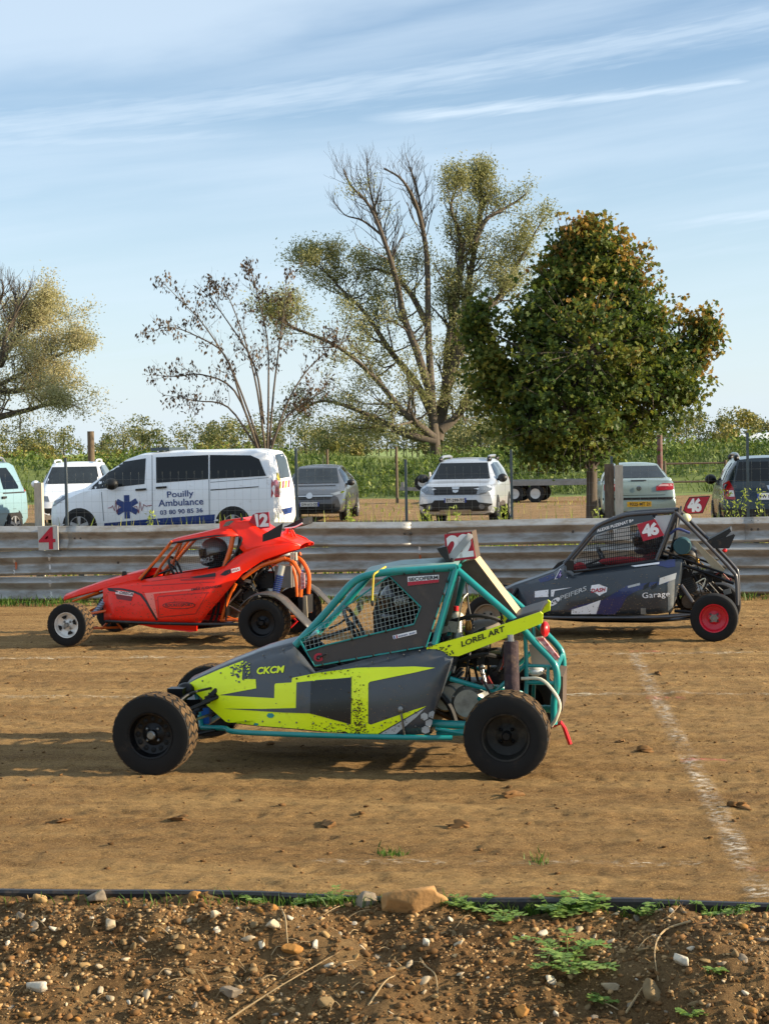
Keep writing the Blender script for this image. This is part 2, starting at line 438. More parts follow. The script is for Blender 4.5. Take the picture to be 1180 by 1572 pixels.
M_field = mat('field grass', hx('6f8a36'), .95, var=.4, vscale=.05, col2=hx('8e9a50'))

def sheet(name, xs, ys, zf, m, kind='structure', cut=False):
    X, Y = np.meshgrid(xs, ys)
    if cut: Y = np.maximum(Y, edge_y(np.clip(X, -6, 6)) + .015)
    Z = zf(X, Y)
    V = np.stack([X.ravel(), Y.ravel(), Z.ravel()], 1); nx = len(xs); ny = len(ys)
    i = np.arange(nx - 1)[None, :] + nx * np.arange(ny - 1)[:, None]; i = i.ravel()
    o = rawmesh(name, V, np.stack([i, i + 1, i + nx + 1, i + nx], 1), m, None, True); tag(o, kind=kind); return o
# one big sheet to the horizon
sheet('ground', np.linspace(-1500, 1500, 7), np.linspace(-40, 2200, 9), lambda x, y: x * 0 - 1.4, M_field)
# racing track: real relief, finest near the camera
ys = [EY - .3]
while ys[-1] < RY + 1.2: ys.append(ys[-1] + .016 + .0012 * max(0, ys[-1] - EY) ** 1.2)
fx = np.concatenate([np.arange(-40, -6.5, .5), np.arange(-6.5, 5.5, .026), np.arange(5.5, 40, .5)])
sheet('track', fx, np.array(ys), track_h, M_track, cut=True)
TRK_END = ys[-1]
sheet('parking_ground', np.linspace(-90, 90, 181), np.linspace(TRK_END, 66, 90), lambda x, y: (vn(x * .5, y * .5, 31) - .5) * .06 - .012, M_park)

# embankment with tall grass behind the car park
BY0, BY1 = 62.0, 71.0
def bank_h(x, y):
    t = np.clip((y - BY0) / (BY1 - BY0), 0, 1); s = t * t * (3 - 2 * t)
    top = 1.45 + (vn(x * .13, y * .05, 41) - .5) * .5
    return s * top - .03 + (vn(x * .6, y * .6, 42) - .5) * .25 * s - np.clip((y - 95) / 40, 0, 1) * 1.0
M_bank = mat('embankment turf', hx('59692c'), .95, col2=hx('74803c'), vscale=.8)
sheet('embankment', np.linspace(-110, 110, 160), np.linspace(BY0 - .5, 150, 90), bank_h, M_bank)

def blades(name, P, hgt, wid, m, lean=.35, kind='stuff', label=None, cat=None, bend=.5):
    """grass: each blade two quads tapering to a point; P array of roots"""
    n = len(P); H = hgt * np.random.uniform(.5, 1.25, n); W = wid * np.random.uniform(.6, 1.3, n)
    a = np.random.uniform(0, 6.283, n); la = np.random.uniform(0, 6.283, n); L = lean * np.random.uniform(.1, 1, n) * H
    ux, uy = np.cos(a) * W, np.sin(a) * W; lx, ly = np.cos(la) * L, np.sin(la) * L
    z0 = np.zeros(n)
    p0 = P - np.stack([ux, uy, z0], 1); p1 = P + np.stack([ux, uy, z0], 1)
    mid = P + np.stack([lx * .35, ly * .35, H * .55], 1); p2 = mid + np.stack([ux, uy, z0], 1) * .8; p3 = mid - np.stack([ux, uy, z0], 1) * .8
    tip = P + np.stack([lx, ly, H * (1 - .25 * bend)], 1); t2 = tip + np.stack([ux, uy, z0], 1) * .15
    V = np.stack([p0, p1, p2, p3, t2, tip], 1).reshape(-1, 3); i = np.arange(n)[:, None] * 6
    F = np.concatenate([i + np.array([[0, 1, 2, 3]]), i + np.array([[3, 2, 4, 5]])], 0)
    o = rawmesh(name, V, F, m)
    return tag(o, label, cat, kind=kind)
G_bank = leafmat('bank grass blades', [hx('34451c'), hx('485c26'), hx('5f7230'), hx('838646')], .15)
n = 42000
px = np.random.uniform(-34, 36, n); py = BY0 + 1.0 + np.random.beta(1.1, 1.3, n) * 13
keep = vn(px * .35, py * .35, 44) + np.random.uniform(-.25, .25, n) > .36
px, py = px[keep], py[keep]
blades('embankment_grass', np.stack([px, py, bank_h(px, py)], 1), .34, .020, G_bank, 1.2, label='tall green grass covering the embankment behind the car park', cat='grass')

# weeds along the back of the guardrail and grass at its foot
G_edge = leafmat('verge blades', [hx('4d6420'), hx('7c9030'), hx('a9ac4a'), hx('c2b060')], .35)
n = 5200; px = np.random.uniform(-14, 16, n); py = RY + .35 + np.random.rand(n) ** 1.4 * 1.6
keep = vn(px * 1.1, py * .8, 51) + np.random.uniform(-.2, .2, n) > .42; px, py = px[keep], py[keep]
hh = .95 * np.random.uniform(.6, 1.15, len(px))
blades('verge_weeds', np.stack([px, py, px * 0], 1), 1.02, .016, G_edge, .25, label='yellow green weeds growing just behind the guardrail', cat='weeds')
G_foot = leafmat('foot grass', [hx('2f4a18'), hx('4a6a22'), hx('6a7d30')], .3)
n = 12000; px = np.random.uniform(-16, 18, n); py = RY - .12 + (np.random.rand(n) ** 1.2) * .75 - .35
keep = vn(px * .9, py * 1.5, 52) + np.random.uniform(-.3, .3, n) > .3; px, py = px[keep], py[keep]
blades('foot_grass', np.stack([px, py, track_h(px, py)], 1), .12, .006, G_foot, .7, label='short dark grass along the foot of the guardrail', cat='grass')
n = 9000; px = np.random.uniform(-40, 40, n); py = np.random.uniform(RY + 1.5, 60, n)
keep = vn(px * .25, py * .25, 53) > .55; px, py = px[keep], py[keep]
blades('parking_grass', np.stack([px, py, px * 0], 1), .16, .012, G_edge, .6, label='patchy thin grass on the car park ground', cat='grass')

# ---------------------------------------------------------------- chalk
def chalk_mat(name, col, thr):
    m = bpy.data.materials.new(name); m.use_nodes = True; n, l = m.node_tree.nodes, m.node_tree.links
    b = n['Principled BSDF']; b.inputs['Base Color'].default_value = (*col, 1); b.inputs['Roughness'].default_value = .95; b.inputs['Specular IOR Level'].default_value = .1
    tc = n.new('ShaderNodeTexCoord'); f = None
    for sc, st, lo, hi in ((1.6, None, .38, .66), (30, (.6, 1.3, 1), thr, thr + .16)):
        t = n.new('ShaderNodeTexNoise'); t.inputs['Scale'].default_value = sc; t.inputs['Detail'].default_value = 7; t.inputs['Roughness'].default_value = .7
        v = tc.outputs['Object']
        if st: mp = n.new('ShaderNodeMapping'); mp.inputs['Scale'].default_value = st; l.new(v, mp.inputs[0]); v = mp.outputs[0]
        l.new(v, t.inputs[0]); r = n.new('ShaderNodeMapRange'); r.inputs[1].default_value = lo; r.inputs[2].default_value = hi; l.new(t.outputs[0], r.inputs[0])
        if f is None: f = r.outputs[0]
        else: q = n.new('ShaderNodeMath'); q.operation = 'MULTIPLY'; l.new(f, q.inputs[0]); l.new(r.outputs[0], q.inputs[1]); f = q.outputs[0]
    # fade towards the strip's edges through the uv across it
    uv = n.new('ShaderNodeAttribute'); uv.attribute_name = 'across'; r = n.new('ShaderNodeMapRange'); r.inputs[1].default_value = 1; r.inputs[2].default_value = .35; l.new(uv.outputs['Fac'], r.inputs[0])
    q = n.new('ShaderNodeMath'); q.operation = 'MULTIPLY'; l.new(f, q.inputs[0]); l.new(r.outputs[0], q.inputs[1])
    tr = n.new('ShaderNodeBsdfTransparent'); ms = n.new('ShaderNodeMixShader'); l.new(q.outputs[0], ms.inputs[0]); l.new(tr.outputs[0], ms.inputs[1]); l.new(b.outputs[0], ms.inputs[2]); l.new(ms.outputs[0], n['Material Output'].inputs[0])
    return m
M_chalk = chalk_mat('worn chalk', hx('ddd2be'), .46); M_chalk2 = chalk_mat('faint chalk', hx('d6c8aa'), .45); M_pink = chalk_mat('pink marker paint', hx('e0707c'), .47)
def strip(name, a, b, w, m, step=.05):
    a, b = Vector(a), Vector(b); L = (b - a).length; k = max(2, int(L / step)); u = (b - a) / L; nrm = Vector((-u.y, u.x, 0)); V = []; A = []
    for i in range(k + 1):
        p = a + u * L * i / k
        for j in range(7):
            q = p + nrm * w * (j / 6 - .5); V.append((q.x, q.y, float(track_h(q.x, q.y)) + .005)); A.append(abs(j / 3 - 1))
    F = [(i * 7 + j, i * 7 + j + 1, i * 7 + j + 8, i * 7 + j + 7) for i in range(k) for j in range(6)]
    o = rawmesh(name, V, F, m, None, True); at = o.data.attributes.new('across', 'FLOAT', 'POINT'); at.data.foreach_set('value', A)
    return tag(o, kind='structure')
def gl(x, y): return on_ground(x, y)
strip('chalk_line', gl(-30, 1011), gl(1215, 1000), .17, M_chalk2)
strip('chalk_line', gl(-30, 1069), gl(1215, 1065), .15, M_chalk2)
strip('chalk_line', gl(480, 1322), gl(1080, 1326), .14, chalk_mat('almost gone chalk', hx('d0c4ac'), .51))
strip('chalk_line', gl(972, 1003), gl(1172, 1380), .15, M_chalk)
for (x, y, w) in ((990, 999, .3), (1022, 1071, .3), (1072, 1166, .22), (1095, 1169, .4), (1178, 1335, .2)):
    c = gl(x, y); strip('chalk_mark', c - Vector((w / 2, 0, 0)), c + Vector((w / 2, 0, 0)), .12, M_pink, .02)

# ---------------------------------------------------------------- loose clods on the track
def rock_proto(seed, sub=1, squash=(1, .8, .6), rough=.45, nplane=8):
    bm = bmesh.new(); bmesh.ops.create_icosphere(bm, subdivisions=sub, radius=1)
    rs = random.Random(seed); off = Vector((rs.random() * 50,) * 3)
    planes = [(Vector((rs.gauss(0, 1), rs.gauss(0, 1), rs.gauss(0, 1))).normalized(), rs.uniform(.38, .85)) for _ in range(nplane)]
    for v in bm.verts:
        p = v.co.copy(); p *= 1 + rough * noise.noise(p * 1.3 + off)
        for nn, dd in planes:
            e = p.dot(nn) - dd
            if e > 0: p -= nn * e
        v.co = Vector((p.x * squash[0], p.y * squash[1], p.z * squash[2]))
    V = np.array([v.co[:] for v in bm.verts]); F = np.array([[v.index for v in f.verts] for f in bm.faces]); bm.free(); return V, F
PROTO = [rock_proto(i, 1) for i in range(6)]; PROTO2 = [rock_proto(i + 20, 2, (1.1, .75, .65), .55) for i in range(8)]
def scatter_rocks(name, P, size, m, label, cat, zoff=.3, flat=1.):
    Vs, Fs = [], []; o = 0
    for p, s in zip(P, size):
        V, F = PROTO[np.random.randint(6)]; a = np.random.uniform(0, 6.283); t = np.random.uniform(-.6, .6); c, sn = math.cos(a), math.sin(a)
        q = V.copy(); q[:, 2] = V[:, 2] * math.cos(t) + V[:, 0] * math.sin(t); q[:, 0] = V[:, 0] * math.cos(t) - V[:, 2] * math.sin(t)
        x = q[:, 0] * c - q[:, 1] * sn; y = q[:, 0] * sn + q[:, 1] * c; q = np.stack([x, y, q[:, 2] * flat], 1) * s + p + np.array([0, 0, s * zoff])
        Vs.append(q); Fs.append(F + o); o += len(q)
    return tag(rawmesh(name, np.concatenate(Vs), np.concatenate(Fs), m), label, cat, kind='stuff')
M_clod = mat('dirt clods', hx('5a4228'), .95, col2=hx('7a5c3c'), vscale=3, island=.3, spec=.1)
n = 7000; px = np.random.uniform(-6, 6.5, n); py = EY + .1 + np.random.rand(n) ** .9 * 14
sz = np.random.lognormal(math.log(.0075), .55, n).clip(.003, .035)
scatter_rocks('track_clods', np.stack([px, py, track_h(px, py)], 1), sz, M_clod, 'loose crumbs of brown dirt lying over the racing track', 'clods', .2, .6)
BIGCLODS = [(985, 1155, .045, 'small dark clod of earth on the track between rear wheel and chalk line'), (955, 1140, .035, 'flat dark clod behind the red tow hook'), (1128, 1240, .06, 'dark lump of earth beside the white chalk line'), (705, 1272, .05, 'dark clod on the near track below the front of the rear tyre'),
            (785, 1222, .05, 'dark clod just in front of the rear tyre of the yellow buggy'), (505, 1270, .05, 'crumbly clod on the near track in front of the buggy sill'), (275, 1260, .05, 'crumbly dark clod below the front tyre of the yellow buggy'), (100, 1262, .045, 'dark clod near the left end of the track'), (1010, 1035, .04, 'dark clod between the two chalk lines')]
for i, (x, y, s, lab) in enumerate(BIGCLODS):
    p = gl(x, y); V, F = rock_proto(60 + i, 3, (1.4, .8, .42), 1.6, 3)
    o = rawmesh('dirt_clod', V * s * .85, F, M_clod); o.location = (p.x, p.y, float(track_h(p.x, p.y)) + s * .2); o.rotation_euler.z = i; tag(o, lab, 'clod', 'dark clods on the track')

# ---------------------------------------------------------------- guardrail
M_rail = mat('galvanised rail', hx('adaeac'), .5, .5, col2=hx('928e86'), vscale=5, dust=.42, dustcol=hx('7f7160'), dscale=5, bump=.22, bscale=24, stretch=(.5, 1, 1.4))
M_post = mat('rail post steel', hx('7d7c78'), .6, .5, var=.3)
M_bolt = mat('bolts', hx('5f5a55'), .5, .7)
rail = Thing('guardrail', 'three tier galvanised steel guardrail between track and car park', 'guardrail', (RAIL.x, RY, 0))
WPROF = [(0, .045), (.010, .066), (.022, .079), (.034, .083), (.046, .080), (.062, .068), (.110, .022), (.130, .012), (.150, .012), (.166, .020), (.212, .066), (.226, .078), (.238, .083), (.250, .080), (.264, .068), (.300, .030), (.316, .022)]
BEAMS = []; SEG = 4.32
for tier in range(3):
    zb = .035 + tier * .326
    for k in range(-4, 5):
        x0 = k * SEG + (.9, -1.35, .2)[tier]; x1 = x0 + SEG + .16; lift = .006 * (k % 2)
        rows = []
        for q_ in range(37):
            x = x0 + (x1 - x0) * q_ / 36; dy = -lift
            jz = .008 * math.sin(x * 1.7 + tier * 2); jy = .012 * math.sin(x * .9 + tier)
            rows.append([(x, -d + dy + jy + .012 * max(0, noise.noise(Vector((x * 2.1, z * 9, tier * 7.3 + k * .0))) - .12) + .004 * noise.noise(Vector((x * 6, z * 14, tier))), zb + z + jz) for z, d in WPROF])
        b = rail.part('beam', MB().grid(rows), M_rail, None, 30)
        sm = b.modifiers.new('thick', 'SOLIDIFY'); sm.thickness = .004; sm.offset = 0
        BEAMS.append(b)
        mb = MB()
        for bx in (x0 + .08, x0 + .16, x0 + 2.2):
            for bz in (.05, .155, .26): mb.sphere((bx, -.03 - lift - (0.02 if bz != .155 else 0), zb + bz), (.016, .010, .016), 8, 5)
        rail.part('bolts', mb, M_bolt, b)['kind'] = 'stuff'
for k in range(-9, 11):
    x = k * 2.16 + .35
    rail.part('post', MB().box((x, .09, .44), (.06, .14, .98)), M_post, None, 0)
rb = bvh_of(*BEAMS); rail._t = 22
M_white = mat('white paint', hx('e8e6e0'), .5, var=.15, vscale=20); M_mark_w = mat('white marker streak', hx('d8d6d0'), .7, var=.3, vscale=60); M_mark_o = mat('orange marker streak', hx('c8724e'), .8, var=.3, vscale=60)
for (x, ys_, m) in ((76, (851, 861), M_mark_w), (77, (866, 882), M_mark_w), (77, (891, 901), M_mark_w), (79, (908, 918), M_mark_w), (22, (858, 864), M_mark_w), (25, (862, 875), M_mark_o), (22, (875, 882), M_mark_w), (644, (838, 850), M_mark_w), (645, (851, 864), M_mark_o)):
    y0, y1 = ys_; w = random.uniform(1.6, 2.6)
    rail.decal('paint_mark', rb, [(x - w, y0), (x + w * .7, y0 + 1), (x + w, (y0 + y1) / 2), (x + w * .4, y1), (x - w * .8, y1 - 1)], m, .006, 1)

# grid number boards on posts standing behind the rail
M_wood = mat('weathered wood', hx('6f6152'), .9, col2=hx('4d4238'), vscale=6, stretch=(6, 6, 1), bump=.4, bscale=30)
M_plate = mat('grey white board', hx('b9b9b4'), .7, var=.15, vscale=20); M_red = mat('red paint', hx('b81430'), .55, var=.15, vscale=30)
M_palepost = mat('pale post timber', hx('b9b0a0'), .85, var=.25, vscale=8, stretch=(5, 5, 1))  # one pale tone on every face of the sign posts
def grid_sign(px, py_top, py_bot, label, plate, digit, name='grid_sign', split=0):
    base = on_ground(px, 921); base = Vector((base.x, RY + .16, 0)); t = Thing(name, label, 'sign', base)
    top = t.P(px, py_top, 0).z
    t.part('post', MB().box((0, 0, top / 2), (.10, .09, top)), M_palepost, None, 0)
    L = [t.P(x, y, -.30) for x, y in plate]
    pl = t.part('board', MB().prism(L, (0, .02, 0)), M_plate, None, 0)
    if digit:
        bv = bvh_of(pl); t._t = 21; t.text('number', bv, digit[0], digit[1], digit[2], digit[3], M_red, .004, .012, 0, 1, pl)
        t.part('strap', MB().bar(((L[0] + L[1]) / 2) + Vector((0, .02, -.01)), ((L[0] + L[1]) / 2) + Vector((0, .30, -.01)), .03, .02), M_post)
    else:
        t.part('strap', MB().bar(((L[0] + L[1]) / 2) + Vector((0, .02, -.01)), ((L[0] + L[1]) / 2) + Vector((0, .30, -.01)), .03, .02), M_post)
    return t
grid_sign(73, 741, 806, 'square grey board with a red 4 hung on the guardrail by its post', [(57.5, 808.5), (88.5, 807.5), (89.5, 844), (59.5, 845)], ('4', (60, 843.5), (85.5, 843), 34))
gs = grid_sign(953, 714, 792, 'grey sign post with a small board partly hidden behind the dark buggy roof', [(940, 792.5), (966, 791.5), (967, 828), (941, 829)], None)
gs.part('dark_plank', MB().box((-.12, .07, gs.P(945, 712, 0).z / 2 + .3), (.12, .06, gs.P(945, 712, 0).z - .6)), M_wood, None, 0)

# ---------------------------------------------------------------- black edging and stony bank in the foreground
M_edge = mat('black edging', hx('1d1d1f'), .45, var=.3, vscale=20, dust=.25, spec=.5)
for k, (x0, x1, elab) in enumerate(((-8.0, gl(433, 1372).x, 'long black plastic edging strip left of the middle joint'), (gl(431, 1372).x, gl(1000, 1372).x, 'middle piece of black edging behind the large orange rock'), (gl(998, 1380).x, 6.0, 'bare black edging strip at the right end of the bank'))):
    rows = []
    for i in range(41):
        x = x0 + (x1 - x0) * i / 40; y = edge_y(x) + .01 * math.sin(x * 2.3) + .006 * (k % 2); z = .010 + .006 * math.sin(x * 3.1 + k)
        rows.append([(x, y - .018, -.16), (x, y - .018, z - .012), (x, y - .010, z), (x, y + .012, z), (x, y + .02, z - .012), (x, y + .02, -.16)])
    o = MB().grid(rows).build('edging_board', M_edge, None, 30)
    tag(o, elab, 'edging', 'edging strips along the track')
def bank_z(x, y):
    d = np.maximum(0, edge_y(x) - y)
    z = -.022 - d * .10 - np.maximum(0, d - .38) ** 1.15 * .40
    z += (vn(x * 2.2, y * 2.6, 61) - .5) * .15 * np.clip(d * 4, .2, 1) + (vn(x * 6.5, y * 7, 62) - .5) * .065 + (vn(x * 18, y * 18, 63) - .5) * .022 + (vn(x * 45, y * 45, 64) - .5) * .012
    return z
sheet('stony_bank', np.arange(-3.6, 3.2, .014), np.arange(EY - 2.2, EY + .12, .014), lambda x, y: np.where(y > edge_y(x) - .0, -.10, bank_z(x, y)), M_soil)
sheet('bank_surround', np.linspace(-30, 30, 61), np.array([-3, 0, 2, EY - 2.15]), lambda x, y: x * 0 - 1.05, M_soil)
for sx in (-1, 1):
    sheet('bank_side', np.linspace(3.1, 30, 90) * sx + (-.4 if sx < 0 else 0), np.linspace(EY - 2.2, EY + .02, 40), lambda x, y: bank_z(x, y) - .02, M_soil)
def bank_pt(x, y):
    """first meeting of a sight line with the bank"""
    d = ray(x, y); t = np.arange(4.5, 9.5, .01); X, Y_, Z_ = CPOS.x + d.x * t, CPOS.y + d.y * t, CPOS.z + d.z * t
    k = np.argmax(Z_ < bank_z(X, Y_)); p = Vector((X[k], Y_[k], Z_[k])); e = edge_y(p.x) - .035
    if p.y > e: p.y = e; p.z = float(bank_z(p.x, p.y))
    return p
STONE_COLS = ['c4b294', 'b08f5e', 'a5763c', 'd4c8b2', '8f8270', 'b5a386', '85704f', 'b08858']
M_stone = [mat('stone %d' % i, hx(c), .85, var=.35, vscale=14, bump=.25, bscale=40, spec=.25) for i, c in enumerate(STONE_COLS)]
M_gravel = mat('bank gravel', hx('a88d66'), .9, island=.45, var=.5, vscale=9, col2=hx('84653f'), spec=.2)
n = 30000; px = np.random.uniform(-2.6, 2.0, n); py = EY - np.random.rand(n) ** .95 * 1.9 - .03
px += -.12 * (py - EY) * 0
ok = (py < edge_y(px) - .03) & (vn(px * 2.4, py * 2.8, 66) + np.random.uniform(-.25, .25, n) > .42); px, py = px[ok], py[ok]
sz = np.random.lognormal(math.log(.0068), .6, len(px)).clip(.0025, .026)
scatter_rocks('bank_gravel', np.stack([px, py, bank_z(px, py)], 1), sz, M_gravel, 'small brown and cream pebbles strewn over the foreground bank', 'gravel', .08, .8)
n = 9000; px = np.random.uniform(-2.6, 2.0, n); py = EY - np.random.rand(n) * 1.9 - .03; ok = py < edge_y(px) - .03; px, py = px[ok], py[ok]
scatter_rocks('soil_crumbs', np.stack([px, py, bank_z(px, py)], 1), np.random.lognormal(math.log(.011), .5, len(px)).clip(.004, .035), mat('soil crumbs', hx('7a5b3a'), .95, island=.35, var=.4, vscale=12, spec=.1), 'dark crumbs of soil between the pebbles of the bank', 'soil', .1, .8)
n = 2600; px = np.random.uniform(-2.6, 2.0, n); py = EY - np.random.rand(n) * 1.9 - .05; ok = (py < edge_y(px) - .04) & (vn(px * 1.7, py * 2, 67) > .4); px, py = px[ok], py[ok]
blades('dry_litter', np.stack([px, py, bank_z(px, py) + .004], 1), .035, .0018, leafmat('straw', [hx('6b5232'), hx('94774a'), hx('b59c6c')], .2), 2.6, label='bits of dry straw and stalk scattered over the bank', cat='litter', bend=3)
# individual stones
BIG = [(150, 1384, 19, 4, 'rounded grey brown stone sitting against the black edging on the left'), (630, 1398, 51, 7, 'large angular orange brown rock breaking the edging in the middle'), (55, 1520, 18, 3, 'pale angular stone standing low on the left of the bank'), (1050, 1482, 15, 3, 'pale pointed white stone on the right of the bank'),
       (845, 1510, 12, 3, 'whitish upright stone just below the leafy weed'), (1003, 1530, 22, 6, 'flat brown stone low on the bank right of the weed'), (420, 1424, 13, 0, 'cream cube shaped stone in the upper middle of the bank'), (445, 1463, 15, 2, 'orange flat stone left of the middle of the bank'), (560, 1392, 20, 4, 'long grey stone lying left of the large orange rock'),
       (800, 1558, 13, 2, 'orange pebble at the lower edge of the bank'), (655, 1452, 12, 3, 'small white stone in the middle of the bank'), (332, 1408, 11, 0, 'cream stone in the upper left of the bank'), (170, 1427, 15, 5, 'long pale stone lying flat on the left of the bank'), (60, 1383, 13, 1, 'yellowish stone near the left end of the edging'),
       (300, 1383, 14, 2, 'dark tan stone beside the edging left of the middle'), (935, 1522, 14, 5, 'narrow pale stone right below the weed'), (355, 1530, 20, 4, 'flat grey stone in the bottom part of the bank'), (500, 1548, 14, 6, 'tan stone at the bottom in the middle')]
def stone_obj(x, y, r, ci, label, group=None, proto=None, sub=3):
    p = bank_pt(x, y); s = r / (FPX / (p - CPOS).length)
    if proto is None: V, F = rock_proto(int(x * 7 + y), sub, (1.15, .85, .72), .45, 10)
    else: V, F = proto
    o = rawmesh('stone', V * s, F, M_stone[ci], None, False); o.location = (p.x, p.y, float(bank_z(p.x, p.y)) + s * .28); o.rotation_euler = (random.uniform(-.3, .3), random.uniform(-.3, .3), random.uniform(0, 6))
    return tag(o, label, 'stone', group)
for x, y, r, ci, lab in BIG:
    if r > 50:
        o = stone_obj(x, y, r, ci, lab, None, rock_proto(77, 4, (1.0, .62, .56), .35, 9)); o.rotation_euler = (.15, -.08, .1); o.location.z -= .012
    else: stone_obj(x, y, r, ci, lab)
MESHES = [None] * 8
pts = []
while len(pts) < 240:
    x, y = random.uniform(-30, 1210), 1392 + (random.random() ** 1.1) * 190
    if all((x - a) ** 2 + (y - b) ** 2 > 15 ** 2 for a, b in pts) and all((x - q[0]) ** 2 + (y - q[1]) ** 2 > (q[2] + 8) ** 2 for q in BIG): pts.append((x, y))
for i, (x, y) in enumerate(pts):
    p = bank_pt(x, y); r = random.choice((4, 4.5, 5, 6, 7, 8.5, 10)); s = r / (FPX / (p - CPOS).length); k = i % 8
    if MESHES[k] is None:
        V, F = PROTO2[k]; o = rawmesh('stone', V, F, M_stone[(0, 1, 4, 5, 6, 2, 3, 6)[k]], None, False); MESHES[k] = o.data
    else: o = bpy.data.objects.new('stone', MESHES[k]); COL.objects.link(o)
    o.scale = (s * random.uniform(.8, 1.3), s, s * random.uniform(.7, 1)); o.location = (p.x, p.y, float(bank_z(p.x, p.y)) + s * .06); o.rotation_euler = (random.uniform(-.8, .8), random.uniform(-.8, .8), random.uniform(0, 6))
    tag(o, 'small pale pebble among the many on the stony foreground bank', 'stone', 'pebbles on the foreground bank')

# dry twigs and roots
M_twig = mat('dry twig', hx('b39a72'), .9, var=.35, vscale=30); M_root = mat('brown root', hx('7a5530'), .9, var=.35, vscale=30)
def twig(pts, r, m, name, label, group):
    L = [bank_pt(x, y) + Vector((0, 0, h)) for x, y, h in pts]
    o = MB().tube(L, (r, r * .4), 5).build(name, m, None, 60); tag(o, label, 'twig', group)
twig([(432, 1400, .01), (438, 1418, .02), (440, 1440, .025), (442, 1458, .01)], .005, M_twig, 'twig', 'pale forked dry stalk in the upper left of the bank', None)
twig([(1060, 1418, .01), (1020, 1440, .03), (1005, 1470, .03), (1010, 1510, .01)], .005, M_twig, 'twig', 'long pale curved stalk right of the leafy weed', None)
twig([(645, 1475, .01), (652, 1490, .02), (668, 1505, .02), (672, 1530, .0)], .0045, M_twig, 'twig', 'bent pale root below the large orange rock', None)
twig([(565, 1545, .0), (590, 1520, .03), (606, 1506, .02)], .005, M_twig, 'twig', 'short pale stick at the lower middle of the bank', None)
twig([(960, 1560, .01), (985, 1530, .03), (995, 1515, .01)], .005, M_twig, 'twig', 'pale stick lying low right of the weed', None)
twig([(350, 1570, .01), (400, 1545, .03), (440, 1520, .03), (520, 1470, .02)], .004, M_twig, 'twig', 'long thin stalk crossing the lower left of the bank', None)
for i in range(110):
    if i < 60: x, y = random.gauss(420, 90), random.gauss(1500, 35)
    else: x, y = random.uniform(0, 1180), random.uniform(1395, 1570)
    a = random.uniform(-.9, .9) + (math.pi if random.random() < .5 else 0); L = random.uniform(12, 45)
    twig([(x, y, .004), (x + L * .5 * math.cos(a), y + L * .4 * math.sin(a) + random.uniform(-5, 5), random.uniform(.005, .04)), (x + L * math.cos(a), y + L * .8 * math.sin(a), random.uniform(0, .03))], random.uniform(.0012, .0028), random.choice((M_twig, M_root)), 'twig', 'thin dry rootlet lying among the pebbles of the bank', 'rootlets on the bank')
# leafy weeds
M_weed = leafmat('weed leaves', [hx('65883e'), hx('8aa854'), hx('b4c474')], .4)
def weed(x, y, n, reach, label, group=None, size=.016, pinnate=True):
    p = bank_pt(x, y); t = empty('weed', p); tag(t, label, 'weed', group); st = MB(); lf = MB()
    for k in range(n):
        a = 6.283 * k / n + random.uniform(-.4, .4); L = reach * random.uniform(.6, 1.1); e = random.uniform(.25, 1.0)
        path = [Vector((0, 0, 0)), Vector((math.cos(a) * L * .5, math.sin(a) * L * .5, L * e * .75)), Vector((math.cos(a) * L, math.sin(a) * L, L * e * .75))]
        st.tube(path, (.0022, .001), 4); cp = catmull(path, 5)
        for j, q in enumerate(cp[2:]):
            for sd in (-1, 1):
                w = Vector((-math.sin(a), math.cos(a), 0)) * sd; f = Vector((math.cos(a), math.sin(a), 0)); s = size * random.uniform(.7, 1.35)
                up = Vector((0, 0, random.uniform(-.3, .5)))
                b = q; tip = q + (w * 1.9 + f * .8 + up) * s; l_ = q + (w * .9 - f * .25 + up * .6) * s; r_ = q + (w * .9 + f * 1.1 + up * .6) * s
                lf.add([b, l_, tip, r_], [(0, 1, 2, 3)])
    st.build('stalks', MATS['weed leaves'], t, 0); lf.build('leaves', M_weed, t, 0, False)
weed(872, 1492, 14, .20, 'leafy green weed growing in the middle right of the stony bank', size=.017)
for i, (x, y, n, r, lab) in enumerate([(880, 1386, 13, .13, 'largest leafy weed cluster standing at the edging above the weed on the bank'), (850, 1384, 9, .10, 'small weed touching the left side of the largest cluster at the edging'), (905, 1390, 9, .10, 'small weed touching the right side of the largest cluster at the edging')]): weed(x, y, n, r, lab, 'weeds at the edging', .015)
for i, (x, y, n, r, lab) in enumerate([(985, 1388, 7, .10, 'bright yellow green weed where the edging is bare'), (1130, 1400, 8, .08, 'small green weed at the right end of the bank top'), (1090, 1405, 6, .07, 'tiny green weed left of the one at the right end'), (740, 1384, 9, .09, 'green weed at the edging right of the orange rock'), (700, 1386, 7, .08, 'small weed close to the right side of the orange rock'),
        (775, 1418, 8, .08, 'grey green rosette weed above the leafy weed'), (520, 1382, 8, .07, 'green weed at the edging left of the orange rock'), (480, 1384, 8, .07, 'low weed at the edging in the left half'), (400, 1380, 6, .06, 'small weed at the edging above the cream cube stone'), (1098, 1495, 5, .05, 'tiny yellow weed right of the pale pointed stone'), (925, 1542, 6, .06, 'yellow green sprig low right on the bank'), (1060, 1562, 6, .06, 'sprig at the very bottom right of the bank')]): weed(x, y, n, r, lab, None, .011)
blades('edging_grass', np.array([[q.x, q.y, q.z] for q in [bank_pt(random.choice((random.gauss(500, 60), random.gauss(830, 90), random.uniform(0, 1180))), random.uniform(1383, 1396)) for _ in range(500)]]), .06, .003, G_foot, .9, label='thin grass sprouting along the black edging', cat='grass')
n = 110; q = [gl(random.gauss(600, 12) if i % 3 else random.gauss(825, 8), random.gauss(1308 if i % 3 else 1320, 5)) for i in range(n)]
